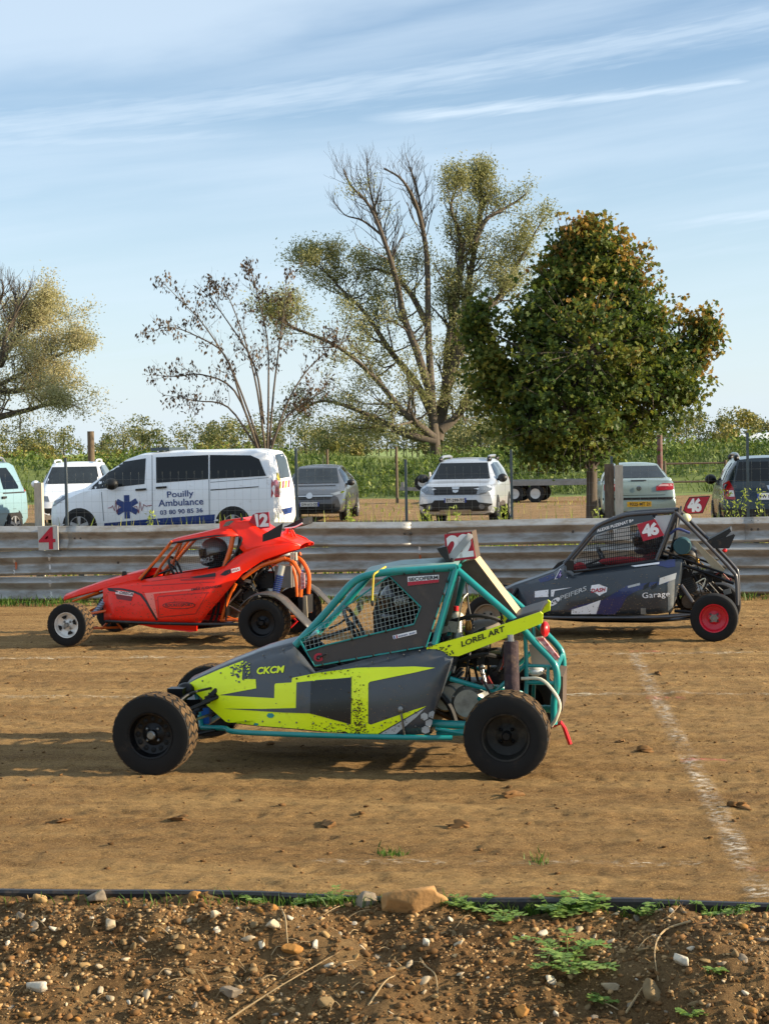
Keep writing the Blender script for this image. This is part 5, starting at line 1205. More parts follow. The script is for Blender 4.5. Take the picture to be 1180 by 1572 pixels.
for x in (988, 1000): K.decal('black_bar', kb, [(x, 899), (x + 9, 893.5), (x + 7, 902), (x - 1.5, 906)], M_black, .010, 0, ds)
K.decal('rear_grey_panel', kb, [(1024, 889), (1036, 882), (1033, 932), (1025, 938)], mat('satin grey vinyl', hx('7d7f7c'), .4), .006, 2, ds)  # lighter grey patch at the rear end of the side panel
K.text('lettering', kb, 'Garage', (986, 921), (1028, 918), 11, M_swh, .010, .006, 0, 1.05, ds)
K.text('lettering', kb, 'PEIFERS', (860.5, 922), (902, 906), 6.5, M_lgrey, .010, .02, .25, 1, ds)
K.decal('round_emblem', kb, [(851.6 + 8 * math.cos(k * .3927 ) - 2 * math.sin(k * .3927), 924 + 6 * math.sin(k * .3927) - 3.5 * math.cos(k * .3927)) for k in range(16)], M_swh, .008, 0, ds)
for dx, dy in ((-3.5, 2.5), (1.5, -2.2), (-1.5, -1), (3.5, .2)): K.decal('emblem_hole', kb, [(851.6 + dx + 1.7 * math.cos(k), 924 + dy + 1.5 * math.sin(k)) for k in range(6)], M_navy, .011, 0, ds)
K.decal('red_sticker', kb, [(906, 907), (908, 899), (915, 898), (920, 897), (926, 900), (932, 902), (931, 909), (926, 911), (920, 915), (915, 911)], M_swh, .008, 0, ds)
K.text('lettering', kb, 'DASH', (907.5, 910.5), (930, 908), 6.2, M_sred, .012, .03, .25, 1, ds)
tr = [(860.5, 873), (851.5, 890), (871, 888)]; K.decal('warning_triangle', kb, tr, M_swh, .009, 0, ds); cx, cy = 861, 884; K.decal('triangle_field', kb, [(cx + (x - cx) * .80, cy + (y - cy) * .80) for x, y in tr], mat('violet', hx('2b2560'), .5), .011, 0, ds)
K.decal('lightning', kb, [(862, 878), (858.8, 884), (861, 883.8), (859.6, 888), (863.2, 882.6), (861.2, 882.8)], mat('pink bolt', hx('b59ad0'), .5), .013, 0, ds)
K.decal('small_sticker', kb, [(963, 900), (982, 895), (982, 898.5), (964, 903)], M_lgrey, .009, 0, ds)
K.part('latch', MB().box(K.cast(kb, 987, 938, .012), (.05, .015, .06)), M_steel)
K.flecks('mud_splatter', kb, [(random.uniform(800, 1045), random.triangular(870, 945, 944)) for _ in range(520)], mat('dust spray', hx('7a6a55'), .95), .2, .8, .014, ds)
# cockpit
def yk(y): return -.30 - (y - 786) * .0006
def tk(pts): return [(x, y, yk(y)) for x, y in pts]
K.tube('frame_tube', tk([(866, 866), (890, 838), (911, 813), (922, 805), (936, 799), (961, 791), (1000, 787.5), (1035, 785.5)]), .020, M_dframe, 10, True)
K.tube('frame_tube', tk([(1036, 786), (1022, 822), (1007, 860)]), .019, M_dframe, 10, True)
K.tube('frame_tube', [(1037, 787, -.30), (1068, 818, -.32), (1099, 850, -.32), (1124, 877, -.32), (1130, 889, -.32), (1131.5, 929, -.32)], .018, M_dframe, 10, True)
K.plate('roof_header', tk([(908, 823), (915, 812), (930, 804), (962, 794), (1000, 791), (1005, 798), (978, 804), (940, 813)]), .01, M_navy, None, True)
hb_ = bvh_of([o for o in K.o.children if o.name.startswith('roof_header')][0])
K.text('lettering', hb_, 'ALEXIS PUZENAT B+', (916, 817.5), (973, 800.5), 4.6, M_swh, .005, .03, .2, 1)
K.plate('quarter_panel', tk([(1005, 796), (1006, 792), (1032, 790), (1019, 822)]), .008, M_lgrey)
np2 = K.plate('number_plate', [(977, 805, -.36), (1005, 796.8, -.355), (1019, 822, -.37), (987, 831, -.375)], .008, M_sred)
K.text('number', bvh_of(np2), '46', (987, 825.5), (1012.5, 820), 20, M_swh, .005, .05, 0, .85, np2)
nk_ = [(880, 876), (884, 858), (912, 824), (940, 814), (978, 805), (987, 830), (1019, 822), (1007, 859)]
net(K, nk_, lambda y: yk(y) - .01, 5.2, .0042, mat('black webbing', hx('101012'), .8), 'window_net', (-8, 90), (1.15, .62))
K.tube('cockpit_edge', tk([(880, 878), (940, 870), (1007, 861)]), .014, M_black, 8, True)
hp = K.P(985, 885, 0); seat_shell(K, (hp.x + .06, 0, hp.z - .08)); steering(K, K.P(925, 858, 0), 25, .13)
M_rsuit = mat('red and black suit', hx('8e1420'), .85, col2=hx('1a1a1e'), vscale=5); hh = K.P(985, 830, 0)
D3, hel3 = person('person', 'driver in dark helmet and red suit behind the black net of the dark buggy', K.M @ Matrix.Translation(Vector((hh.x - .06, 0, hh.z - .70))), mat('grey white helmet', hx('6a6a70'), .3, col2=hx('1d1d22'), vscale=12), M_rsuit)
K.part('red_cushion', MB().sphere(K.P(958, 862, -.15), (.26, .06, .05), 14, 8).sphere(K.P(890, 872, -.2), (.07, .05, .06), 10, 6), mat('red padding', hx('a01c26'), .8))
K.part('windscreen_frame', MB().prism([K.P(x, y, -.05) for x, y in ((845, 876), (856, 864), (866, 860), (868, 864), (856, 877))], (0, .2, 0)), M_black)
K.part('mirror', MB().box(K.P(875, 868, -.40), (.07, .05, .10)), M_black)
# sill and splitter
K.tube('sill_bar', [(806, 944, -.38), (850, 948, -.48), (1000, 948, -.50), (1060, 944, -.44)], .015, M_dframe, 8, True)
a = [K.P(x, y, -.36) for x, y in ((815, 949), (900, 955), (1000, 956), (1060, 951))]; bridge(K, 'under_tray', a, M_blackm, 0)
shadow_bulkhead(K, 1030, 862, 938, .38, M_blackm); shadow_bulkhead(K, 872, 885, 938, .34, M_blackm)
# rear: air filter, wing, plate, engine
K.part('air_filter', MB().lathe([(.001, -.10), (.078, -.10), (.088, -.085), (.088, .10), (.001, .10)], K.P(1047, 838, -.18), 'Y', 22), mat('teal filter', hx('1f4a52'), .5, var=.15))
K.part('filter_hose', MB().sphere(K.P(1056, 854, -.1), (.10, .10, .10), 14, 10), M_blackp)
K.part('wing', MB().prism([K.P(x, y, -.10) for x, y in ((1085, 830), (1120, 811), (1122, 816), (1096, 842), (1089, 843))], (0, .5, 0)), M_blackp)
K.plate('wing_end_plate', [(1089, 842, -.12), (1098, 830, -.12), (1126, 820, -.12), (1128, 822, -.12), (1119, 842, -.12)], .012, M_blackp)
K.part('tail_lamp', MB().sphere(K.P(1112, 845, -.1), (.025, .03, .02), 8, 6), M_redpl)
n3 = K.plate('number_plate', [(1048, 784, -.05), (1052, 772, -.05), (1057.5, 763, -.05), (1090, 761, -.05), (1078.5, 788, -.05), (1054, 789.5, -.05)], .014, M_black)
cx, cy = 1068, 775.5; K.plate('number_face', [(cx + (x - cx) * .93, cy + (y - cy) * .90, -.056) for x, y in ((1048, 784), (1052, 772), (1057.5, 763), (1090, 761), (1078.5, 788), (1054, 789.5))], .008, M_sred, n3)
K.text('number', bvh_of(n3), '46', (1055.5, 786.5), (1077, 785.5), 21.5, M_swh, .012, .05, 0, .85, n3)
K.part('plate_stay', MB().tube([K.P(1056, 789, -.04), K.P(1050, 800, -.05), K.P(1040, 790, -.1)], .012, 6, False), M_dframe)
K.part('work_lamp', MB().sphere(K.P(1053, 795, -.12), (.05, .05, .045), 12, 8), mat('pale yellow lamp', hx('e8e6b8'), .3))
K.part('side_bar', MB().prism([K.P(x, y, -.28) for x, y in ((1062, 833), (1067, 830), (1112, 874), (1108, 880), (1096, 876))], (0, .015, 0)), mat('beige bar', hx('a59a80'), .6, var=.2, dust=.2))
K.tube('stay', [(1010, 860, -.32), (1056, 870, -.32), (1126, 896, -.32)], .016, M_blackm, 8, True); K.tube('stay', [(1018, 846, -.31), (1060, 862, -.31), (1110, 880, -.31)], .012, M_blackm, 8, True)
K.tube('stay', [(1045, 898, -.38), (1063, 925, -.40)], .020, M_dframe, 8, True)
K.tube('stay', [(1035, 938, -.40), (1060, 940, -.42), (1094, 949, -.46)], .018, M_blackm, 8, True)
ec = K.P(1076, 912, 0); engine(K, (ec.x, -.08, ec.z - .10), .95, mat('bronze case', hx('6a5a4a'), .45, .6, var=.4, vscale=20))
K.part('swing_block', MB().box(K.P(1085, 885, .05), (.3, .3, .1)), M_blackm)
K.part('rear_axle', MB().tube([Vector((cr.x, -.55, rR)), Vector((cr.x, .55, rR))], .024, 12, False), M_steel)
K.tube('hose', [(1060, 885, -.3), (1074, 880, -.32), (1085, 890, -.32), (1080, 905, -.3)], .010, M_rubber, 6); K.tube('hose', [(1068, 895, -.34), (1082, 888, -.36), (1078, 902, -.34)], .006, M_cream, 6)
K.tube('hose', [(1028, 820, -.25), (1040, 812, -.25), (1058, 818, -.2)], .014, mat('blue hose', hx('24346a'), .5), 6)
for sd in (-1, 1):
    hubp = Vector((cf.x + .03, sd * .55, rF)); K.part('hub_carrier', MB().box(hubp, (.06, .06, .18)), M_blackm)
    for dz, zz in ((.06, .10), (-.06, -.06)):
        for dx in (.10, .32): K.part('wishbone', MB().tube([hubp + Vector((0, 0, dz)), Vector((cf.x + dx, sd * .18, rF + zz))], .012, 8, False), M_dframe)
    K.part('shock_absorber', MB().tube([hubp + Vector((.05, -sd * .08, 0)), Vector((cf.x + .22, sd * .18, rF + .24))], .022, 8, False), M_blackm)
K.part('nose_block', MB().box(Vector((cf.x + .30, 0, rF + .02)), (.16, .3, .22)), M_blackm)
# ================================================================== parked vehicles
M_glass = mat('car glass', hx('0d1114'), .03, 0, spec=.35); M_glass2 = mat('lighter car glass', hx('262d31'), .04, 0, spec=.4, var=.5, vscale=2.5)
M_trim = mat('black trim', hx('151617'), .5); M_chrome = mat('chrome', hx('c8c8c8'), .15, .95); M_hl = mat('headlamp lens', hx('8a929a'), .1, .4, var=.4, vscale=30)
M_tl = mat('tail lamp red', hx('a0101a'), .2, coat=.4); M_caralloy = mat('car alloy', hx('a8abae'), .35, .7); M_cartyre = mat('car tyre', hx('161616'), .8)
M_pl_w = mat('white number plate', hx('d8dad8'), .5); M_pl_y = mat('yellow number plate', hx('c9a024'), .5)
M_paint = {}
def paint(name, h, rough=.3, metal=0., dust=.10): return mat(name, hx(h), rough, metal, dust=dust, dustcol=hx('8a7c68'), dscale=4, coat=.5)

class Car(Thing):
    """lofted body: stations (x, z_bottom, z_belt, z_top, w_low, w_belt, w_top), front towards -x"""
    def body(s, stations, m, sub=3):
        keys = np.array(stations, float); X = keys[:, 0]; xs = []
        for i in range(len(X) - 1): xs += list(np.linspace(X[i], X[i + 1], sub, endpoint=False))
        xs.append(X[-1]); rows = []
        for x in xs:
            zb, zl, zt, wl, wb, wt = (float(np.interp(x, X, keys[:, j])) for j in range(1, 7))
            h = zt - zl; dz = zl - zb
            half = [(0, zb), (wl * .80, zb), (wl * .94, zb + .05 * dz + .02), (wl, zb + .25 * dz), (wl * 1.005, zb + .55 * dz), ((wl + wb) / 2, zb + .85 * dz), (wb, zl), (wb + (wt - wb) * .5, zl + h * .52), (wt * 1.0, zl + h * .86), (wt * .955, zl + h * .955), (wt * .86, zt - .012 * min(1, h * 6)), (wt * .5, zt + .012 * min(1, h * 4)), (0, zt + .02 * min(1, h * 4))]
            rows.append([(x, -y, z) for y, z in half] + [(x, y, z) for y, z in half[::-1][1:-1]])
        n = len(rows[0]); mb = MB(); o = 0
        for r in rows: mb.v += [Vector(p) for p in r]
        for i in range(len(rows) - 1):
            for j in range(n): mb.f.append((i * n + j, i * n + (j + 1) % n, (i + 1) * n + (j + 1) % n, (i + 1) * n + j))
        mb.f.append(tuple(range(n))[::-1]); mb.f.append(tuple((len(rows) - 1) * n + j for j in range(n)))
        s.b = s.part('body', mb, m, None, 32); s.bv = bvh_of(s.b); return s.b
    def proj(s, p, d, eps):
        h = s.bv.ray_cast(p, d)
        if h[0] is None: h = s.bv.find_nearest(p + d * 2)
        nn = h[1] if h[1].dot(d) < 0 else -h[1]; return h[0] + nn * eps
    def patch(s, name, poly, face, m, eps=.008, cuts=2, parent=None):
        """face: 'L' near side (-y), 'R', 'F', 'B'; poly in (x,z) or (y,z)"""
        bm = bmesh.new(); vs = [bm.verts.new((x, y, 0)) for x, y in poly]
        for t in tessellate_polygon([[Vector((x, y, 0)) for x, y in poly]]):
            try: bm.faces.new([vs[i] for i in t])
            except ValueError: pass
        if cuts: refine(bm, .16)
        bm.verts.index_update(); mb = MB()
        for v in bm.verts:
            a, z = v.co.x, v.co.y
            o, d = {'L': ((a, -4, z), (0, 1, 0)), 'R': ((a, 4, z), (0, -1, 0)), 'F': ((-6, a, z), (1, 0, 0)), 'B': ((6, a, z), (-1, 0, 0))}[face]
            mb.v.append(s.proj(Vector(o), Vector(d), eps))
        mb.f = [tuple(v.index for v in f.verts) for f in bm.faces]; bm.free()
        return s.part(name, mb, m, parent or s.b, 60)
    def both(s, name, poly, m, **k):
        for f in 'LR': s.patch(name, poly, f, m, **k)
    def sym(s, name, poly, face, m, **k):
        s.patch(name, poly, face, m, **k); s.patch(name, [(-y, z) for y, z in poly], face, m, **k)
    def wheels(s, xs, y, r, w=.21, m=None):
        for x in xs:
            for sd in (-1, 1):
                arch = [(x + r * 1.16 * math.cos(a), max(.22, r + r * 1.16 * math.sin(a))) for a in np.linspace(R(-20), R(200), 16)]
                s.patch('wheel_arch', arch, 'L' if sd < 0 else 'R', M_trim, eps=.004)
                c = Vector((x, sd * (y - w / 2 + .02), r)); b = r * .62; f = sd * w / 2
                wh = s.part('wheel', MB().lathe([(b * 1.02, f), (b * .96, f * .9), (b * .9, f * .65), (b * .3, f * .75), (.001, f * .8)], c, 'Y', 24), M_trim, None, 40)
                sp = MB()
                for k in range(5):
                    a = 2 * math.pi * k / 5 + .3; d = Vector((math.cos(a), 0, math.sin(a))); nrm = Vector((-math.sin(a), 0, math.cos(a)))
                    p = c + Vector((0, f * .84, 0)); sp.prism([p + d * b * .1 + nrm * b * .13, p + d * b * .97 + nrm * b * .18, p + d * b * .97 - nrm * b * .18, p + d * b * .1 - nrm * b * .13], (0, sd * .02, 0))
                sp.lathe([(b * 1.03, f), (b * 1.0, f * 1.03), (b * .93, f * .95)], c, 'Y', 24)
                s.part('spokes', sp, m or M_caralloy, wh, 30)
                s.part('tyre', MB().lathe([(b, -f), (b * 1.05, -f), (r * .96, -f), (r, -f * .8), (r, f * .8), (r * .96, f), (b * 1.05, f * 1.03), (b, f)], c, 'Y', 28), M_cartyre, wh, 40)
    def numplate(s, face, y0, y1, z0, z1, txt, m=None, blue=True, parent=None):
        m = m or M_pl_w; s.patch('number_plate', [(y0, z0), (y1, z0), (y1, z1), (y0, z1)], face, m, eps=.03, cuts=0)
        v2, fs = text2d(txt, .02, 0, 1.05); mb = MB()
        sgn = 1 if face == 'B' else -1
        for a, b in v2:
            u = .10 + .84 * a; y = (y0 + (y1 - y0) * u) if face == 'B' else (y1 - (y1 - y0) * u) * 1
            if face == 'F': y = y0 + (y1 - y0) * (1 - u)
            p = Vector((6 if face == 'B' else -6, y, z0 + (z1 - z0) * (.18 + .64 * b)))
            q = s.proj(Vector((p.x, (y0 + y1) / 2, (z0 + z1) / 2)), Vector((-1 if face == 'B' else 1, 0, 0)), .036); mb.v.append(Vector((q.x, p.y, p.z)))
        mb.f = fs; s.part('plate_number', mb, M_ink, None, 0)
        if blue:
            for a, b in ((0, .07), (.95, 1)): s.patch('plate_band', [(y0 + (y1 - y0) * a, z0), (y0 + (y1 - y0) * b, z0), (y0 + (y1 - y0) * b, z1), (y0 + (y1 - y0) * a, z1)], face, mat('plate blue', hx('1c3a96'), .5), eps=.033, cuts=0)
    def mirror(s, x, y, z, m, sz=(.10, .20, .14)):
        for sd in (-1, 1): s.part('wing_mirror', MB().sphere((x, sd * (y + sz[1] / 2), z), (sz[0], sz[1] * .6, sz[2] * .62), 12, 8).bar((x, sd * (y - .05), z - .04), (x, sd * (y + .08), z - .03), .04, .05), m, None, 50)

def loc_at(px, dep):
    p = at_depth(px, 690, dep); return Vector((p.x, p.y, 0))
# -------- ambulance
A = Car('ambulance', 'white ambulance van with blue star and dark windows behind the guardrail', 'ambulance', loc_at(262, 37.4), R(-4)); A._t = 36; A.grain = 8
M_van = paint('ambulance white', 'f2f4f6', .3, 0, .05)
A.body([(-2.57, .34, .62, .70, .62, .58, .52), (-2.50, .26, .74, .90, .82, .78, .66), (-2.30, .22, .86, 1.03, .92, .88, .72), (-1.75, .2, 1.08, 1.17, .955, .93, .74), (-1.62, .2, 1.10, 1.25, .955, .93, .74), (-1.2, .2, 1.12, 1.54, .955, .945, .72), (-.78, .2, 1.13, 1.80, .955, .95, .74), (-.45, .2, 1.14, 1.90, .955, .95, .78), (.2, .2, 1.15, 1.945, .955, .95, .80), (2.1, .2, 1.16, 1.945, .955, .95, .80), (2.36, .22, 1.16, 1.90, .95, .945, .79), (2.44, .24, 1.14, 1.78, .945, .93, .78), (2.56, .30, 1.05, 1.16, .93, .90, .84), (2.58, .34, .80, .9, .90, .88, .82), (2.60, .40, .62, .70, .85, .80, .7)], M_van)
pb = A.bv
A.decal('front_window', pb, [(136, 752), (168, 724), (178, 715), (190, 709), (224, 703.5), (222, 743), (160, 750)], M_glass2, .008, 2, A.b)
A.decal('side_window', pb, [(239.5, 702), (320, 698.5), (320, 735.5), (240, 741.5)], M_glass, .008, 2, A.b)
A.decal('side_window', pb, [(322, 698.5), (385, 699), (398, 705), (408.5, 730.5), (322, 735.5)], M_glass, .008, 2, A.b)
A.decal('blue_stripe', pb, [(160, 803), (236, 796.5), (330, 789.5), (329, 803), (160, 814)], mat('ambulance blue', hx('1c3a78'), .4), .006, 2, A.b)
M_ablue = MATS['ambulance blue']
for k in range(3):
    a = R(90 + 60 * k - 2); d = Vector((math.cos(a), math.sin(a))); nn = Vector((-d.y, d.x)); c = Vector((195, 778))
    A.decal('star_arm', pb, [tuple(c + d * 18 + nn * 4.2), tuple(c + d * 18 - nn * 4.2), tuple(c - d * 18 - nn * 4.2), tuple(c - d * 18 + nn * 4.2)], M_ablue, .006 + .002 * k, 1, A.b)
ecg = [(166, 780), (171, 779), (173, 776), (176, 784), (178, 768), (180, 789), (183, 776), (186, 779)]; ecg2 = [(206, 778), (210, 777), (213, 788), (215, 770), (218, 784), (221, 774), (224, 777), (233, 775.5)]
for E_ in (ecg, ecg2): A.part('pulse_line', MB().tube([A.cast(pb, x, y, .012) for x, y in E_], .009, 5, False), mat('pulse red', hx('a05a60'), .5), A.b)
A.text('lettering', pb, 'Pouilly', (257, 767), (297.5, 764.5), 12.5, M_ablue, .010, .012, 0, 1, A.b)
A.text('lettering', pb, 'Ambulance', (243.5, 777.8), (312.5, 774.5), 10.5, M_ablue, .010, .012, 0, 1, A.b)
A.text('lettering', pb, '03 80 90 85 36', (246, 790.5), (311.5, 786.5), 7.2, M_ablue, .010, .014, 0, 1, A.b)
for pl_ in ([(233, 699), (234, 699), (234.5, 800), (233.5, 800)], [(320.4, 736), (321.4, 736), (322, 795), (321, 795)], [(155, 752), (156, 752), (160, 800), (159, 800)], [(323, 740), (412, 733), (412, 733.7), (323, 740.8)]):
    A.decal('panel_gap', pb, pl_, mat('gap grey', hx('6a7076'), .6), .005, 1, A.b)
A.decal('slide_rail', pb, [(323, 751.5), (397, 746.5), (397, 747.8), (323, 753)], M_trim, .008, 1, A.b)
for x, y in ((216.5, 751.5), (248, 748.5)): A.part('door_handle', MB().bar(A.cast(pb, x - 8, y + .6, .02), A.cast(pb, x + 8, y - .6, .02), .03, .045), M_trim)
A.decal('tail_lamp', pb, [(416.5, 736), (424, 736.5), (427.5, 741), (428.5, 763), (416, 764)], M_tl, .010, 2, A.b)
A.decal('rear_window', pb, [(422, 698), (434, 696), (439, 706), (444.5, 732), (430, 734.5)], M_glass2, .010, 2, A.b)
for k in range(4): A.decal('chevron', pb, [(429 + 4.4 * k, 739 - .6 * k), (431.5 + 4.4 * k, 738.6 - .6 * k), (430.5 + 4.4 * k, 749.4 - .6 * k), (428 + 4.4 * k, 750 - .6 * k)], mat('chevron yellow', hx('e8d020'), .4) if k % 2 == 0 else M_tl, .012, 0, A.b)
A.decal('chevron', pb, [(424, 725), (427, 727), (430, 738), (425, 737)], mat('chevron yellow', hx('e8d020'), .4), .012, 0, A.b)
A.decal('blue_patch', pb, [(432, 781.5), (448, 778), (447, 787), (436, 790)], M_ablue, .012, 1, A.b)
A.decal('headlamp', pb, [(79, 768), (90, 763.5), (102, 761), (98, 767), (82, 777.5), (79, 775)], M_hl, .010, 1, A.b)
A.part('wing_mirror', MB().sphere(A.P(171, 743, -1.10), (.16, .12, .13), 12, 8), M_trim); A.part('wing_mirror', MB().sphere(Vector((A.P(171, 743, -1.1).x, 1.1, 1.22)), (.12, .12, .15), 12, 8), M_trim)
A.wheels((A.P(122, 804, -.95).x, A.P(358, 804, -.95).x), .955, .345)
A.part('light_bar', MB().box((-.05, 0, 1.99), (.42, 1.2, .07)), mat('beacon bar', hx('3a4650'), .2))
A.patch('windscreen', [(-.68, 1.22), (.68, 1.22), (.60, 1.72), (-.60, 1.72)], 'F', M_glass)
A.patch('grille', [(-.45, .55), (.45, .55), (.5, .72), (-.5, .72)], 'F', M_trim)
A.patch('rear_door_gap', [(-.006, .6), (.006, .6), (.006, 1.8), (-.006, 1.8)], 'B', MATS['gap grey'])

HATCH = [(-2.18, .34, .52, .58, .60, .55, .45), (-2.10, .24, .64, .72, .80, .74, .62), (-1.75, .2, .76, .86, .89, .83, .70), (-1.15, .2, .88, .97, .905, .86, .70), (-1.0, .2, .90, 1.02, .905, .86, .69), (-.30, .2, .93, 1.40, .905, .87, .57), (.05, .2, .94, 1.46, .905, .87, .58), (.8, .2, .96, 1.47, .905, .87, .58), (1.45, .22, .98, 1.37, .90, .86, .56), (1.95, .26, .98, 1.06, .88, .82, .66), (2.12, .32, .78, .9, .84, .80, .68), (2.18, .40, .62, .70, .76, .72, .6)]
# -------- dark grey hatchback, front view
O = Car('parked_car', 'dark grey hatchback facing the track right of the ambulance', 'car', loc_at(489, 46.5), R(92))
O.body(HATCH, paint('charcoal paint', '4a4c50', .3, .4))
O.patch('windscreen', [(-.66, 1.0), (.66, 1.0), (.52, 1.385), (-.52, 1.385)], 'F', M_glass2)
O.patch('hood_line', [(-.6, .93), (.6, .93), (.6, .945), (-.6, .945)], 'F', M_trim)
O.patch('grille', [(-.55, .60), (.55, .60), (.62, .70), (-.62, .70)], 'F', M_trim, eps=.012)
O.patch('chrome_bar', [(-.6, .665), (.6, .665), (.62, .695), (-.62, .695)], 'F', M_chrome, eps=.018)
O.patch('badge', [(.09 * math.cos(a * .63), .68 + .075 * math.sin(a * .63)) for a in range(10)], 'F', M_chrome, eps=.03, cuts=0)
O.sym('headlamp', [(.48, .66), (.78, .72), (.80, .80), (.56, .74)], 'F', M_hl, eps=.012)
O.patch('lower_grille', [(-.62, .30), (.62, .30), (.68, .48), (-.68, .48)], 'F', M_trim, eps=.012)
O.both('side_window', [(-.75, 1.02), (-.25, 1.34), (.2, 1.40), (.95, 1.40), (1.5, 1.28), (1.55, 1.06)], M_glass)
O.numplate('F', -.26, .26, .42, .53, 'GW-615-DD'); O.mirror(-.72, .86, 1.0, M_trim, (.09, .18, .14)); O.wheels((-1.35, 1.32), .905, .32)
O.part('aerial', MB().tube([Vector((.9, 0, 1.48)), Vector((1.05, 0, 1.72))], .008, 5, False), M_trim)

SUV = [(-2.15, .42, .66, .74, .66, .60, .5), (-2.08, .32, .82, .92, .86, .80, .68), (-1.85, .28, .92, 1.02, .91, .87, .76), (-1.10, .28, 1.02, 1.10, .915, .88, .74), (-1.0, .28, 1.04, 1.14, .915, .88, .73), (-.42, .28, 1.05, 1.54, .915, .89, .63), (-.1, .28, 1.06, 1.60, .915, .89, .64), (.8, .28, 1.08, 1.62, .915, .89, .64), (1.7, .3, 1.08, 1.58, .91, .88, .63), (1.98, .34, 1.06, 1.2, .90, .86, .70), (2.10, .38, .92, 1.02, .89, .85, .74), (2.15, .44, .72, .8, .84, .80, .7)]
def suv(label, loc, rz, pm, plate, rear):
    s = Car('parked_suv', label, 'car', loc, rz); s.body(SUV, pm)
    s.patch('windscreen', [(-.70, 1.13), (.70, 1.13), (.58, 1.51), (-.58, 1.51)], 'F', M_glass)
    s.patch('grille', [(-.52, .78), (.52, .78), (.54, .96), (-.54, .96)], 'F', M_trim, eps=.015)
    for z in (.84, .90): s.patch('grille_bar', [(-.5, z - .008), (.5, z - .008), (.5, z + .008), (-.5, z + .008)], 'F', mat('dark grille bar', hx('2e3032'), .4), eps=.02)
    s.sym('headlamp', [(.50, .78), (.72, .80), (.84, .88), (.82, .98), (.54, .96)], 'F', M_hl, eps=.018)
    s.patch('badge', [(-.09, .94), (.09, .94), (.06, .84), (0, .82), (-.06, .84)], 'F', M_chrome, eps=.03, cuts=0)
    s.patch('bumper_guard', [(-.86, .40), (.86, .40), (.86, .56), (.55, .60), (.5, .66), (-.5, .66), (-.55, .60), (-.86, .56)], 'F', M_trim, eps=.014, cuts=3)
    s.sym('fog_lamp', [(.62 + .07 * math.cos(a * .785), .50 + .06 * math.sin(a * .785)) for a in range(8)], 'F', M_hl, eps=.02, cuts=0)
    s.patch('skid_plate', [(-.4, .36), (.4, .36), (.36, .43), (-.36, .43)], 'F', M_caralloy, eps=.02)
    s.both('side_window', [(-.78, 1.12), (-.36, 1.46), (.1, 1.51), (.45, 1.51), (.45, 1.14)], M_glass); s.both('side_window', [(.52, 1.14), (.52, 1.51), (1.1, 1.50), (1.25, 1.16)], M_glass)
    s.both('sill_cladding', [(-1.0, .30), (1.0, .30), (1.0, .46), (-1.0, .46)], M_trim)
    for sd in (-1, 1):
        s.part('roof_rail', MB().tube([Vector((-.25, sd * .58, 1.58)), Vector((-.1, sd * .58, 1.65)), Vector((.2, sd * .58, 1.67)), Vector((1.2, sd * .58, 1.67)), Vector((1.55, sd * .58, 1.64)), Vector((1.65, sd * .58, 1.57))], .036, 8), M_caralloy)
        for x in (-.18, 1.56): s.part('rail_foot', MB().sphere((x, sd * .60, 1.60), (.16, .06, .07), 10, 6), M_trim)
    s.patch('rear_window', [(-.66, 1.16), (.66, 1.16), (.56, 1.52), (-.56, 1.52)], 'B', M_glass)
    s.sym('tail_lamp', [(.66, .80), (.86, .82), (.86, 1.10), (.76, 1.16), (.70, 1.02)], 'B', M_tl, eps=.02)
    s.sym('reverse_lamp', [(.68, .86), (.78, .86), (.78, .98), (.70, .98)], 'B', M_pl_w, eps=.026)
    s.patch('rear_badge', [(-.07, 1.06), (.07, 1.06), (.05, .99), (0, .97), (-.05, .99)], 'B', M_chrome, eps=.02, cuts=0)
    s.patch('rear_bumper', [(-.85, .42), (.85, .42), (.85, .62), (-.85, .62)], 'B', M_trim, eps=.014, cuts=3)
    s.numplate('B' if rear else 'F', -.26, .26, *((.80, .92) if rear else (.60, .71)), plate); s.mirror(-.78, .88, 1.14, M_trim, (.10, .20, .17)); s.wheels((-1.32, 1.34), .915, .35)
    return s
suv('silver off road car with roof rails facing the track', loc_at(715, 42.0), R(87), paint('silver paint', 'b9c0c8', .3, .35), 'ET-299-TC', False)
suv('dark green grey off road car seen from behind at the right edge', loc_at(1168, 34.5), R(-91), paint('slate paint', '1d2a32', .25, .3), 'EW 887 AZ', True)
# -------- grey green saloon, rear view
E2 = Car('parked_car', 'pale grey green hatchback seen from behind under the round tree', 'car', loc_at(969, 41.5), R(-87))
E2.body([(-2.1, .34, .5, .55, .6, .5, .4), (-1.9, .22, .70, .78, .82, .76, .62), (-1.1, .2, .88, .96, .87, .83, .68), (-.95, .2, .9, 1.0, .87, .83, .66), (-.3, .2, .92, 1.38, .87, .84, .56), (.3, .2, .94, 1.44, .87, .84, .57), (.95, .2, .96, 1.42, .87, .84, .57), (1.72, .22, 1.0, 1.09, .86, .82, .68), (1.98, .26, .97, 1.05, .85, .81, .70), (2.06, .30, .80, .90, .85, .81, .70), (2.12, .34, .60, .66, .84, .80, .68)], paint('sage metallic', '8fa09a', .3, .35))
E2.patch('rear_window', [(-.66, 1.10), (.66, 1.10), (.52, 1.37), (-.52, 1.37)], 'B', M_glass2)
E2.sym('tail_lamp', [(.40, .80), (.80, .82), (.80, .96), (.56, .97), (.40, .90)], 'B', M_tl, eps=.014); E2.sym('lamp_white_band', [(.44, .90), (.78, .90), (.76, .945), (.50, .945)], 'B', mat('pink lamp', hx('c89a9a'), .3), eps=.019)
E2.patch('bumper_strip', [(-.83, .60), (.83, .60), (.83, .655), (-.83, .655)], 'B', M_trim, eps=.012, cuts=3)
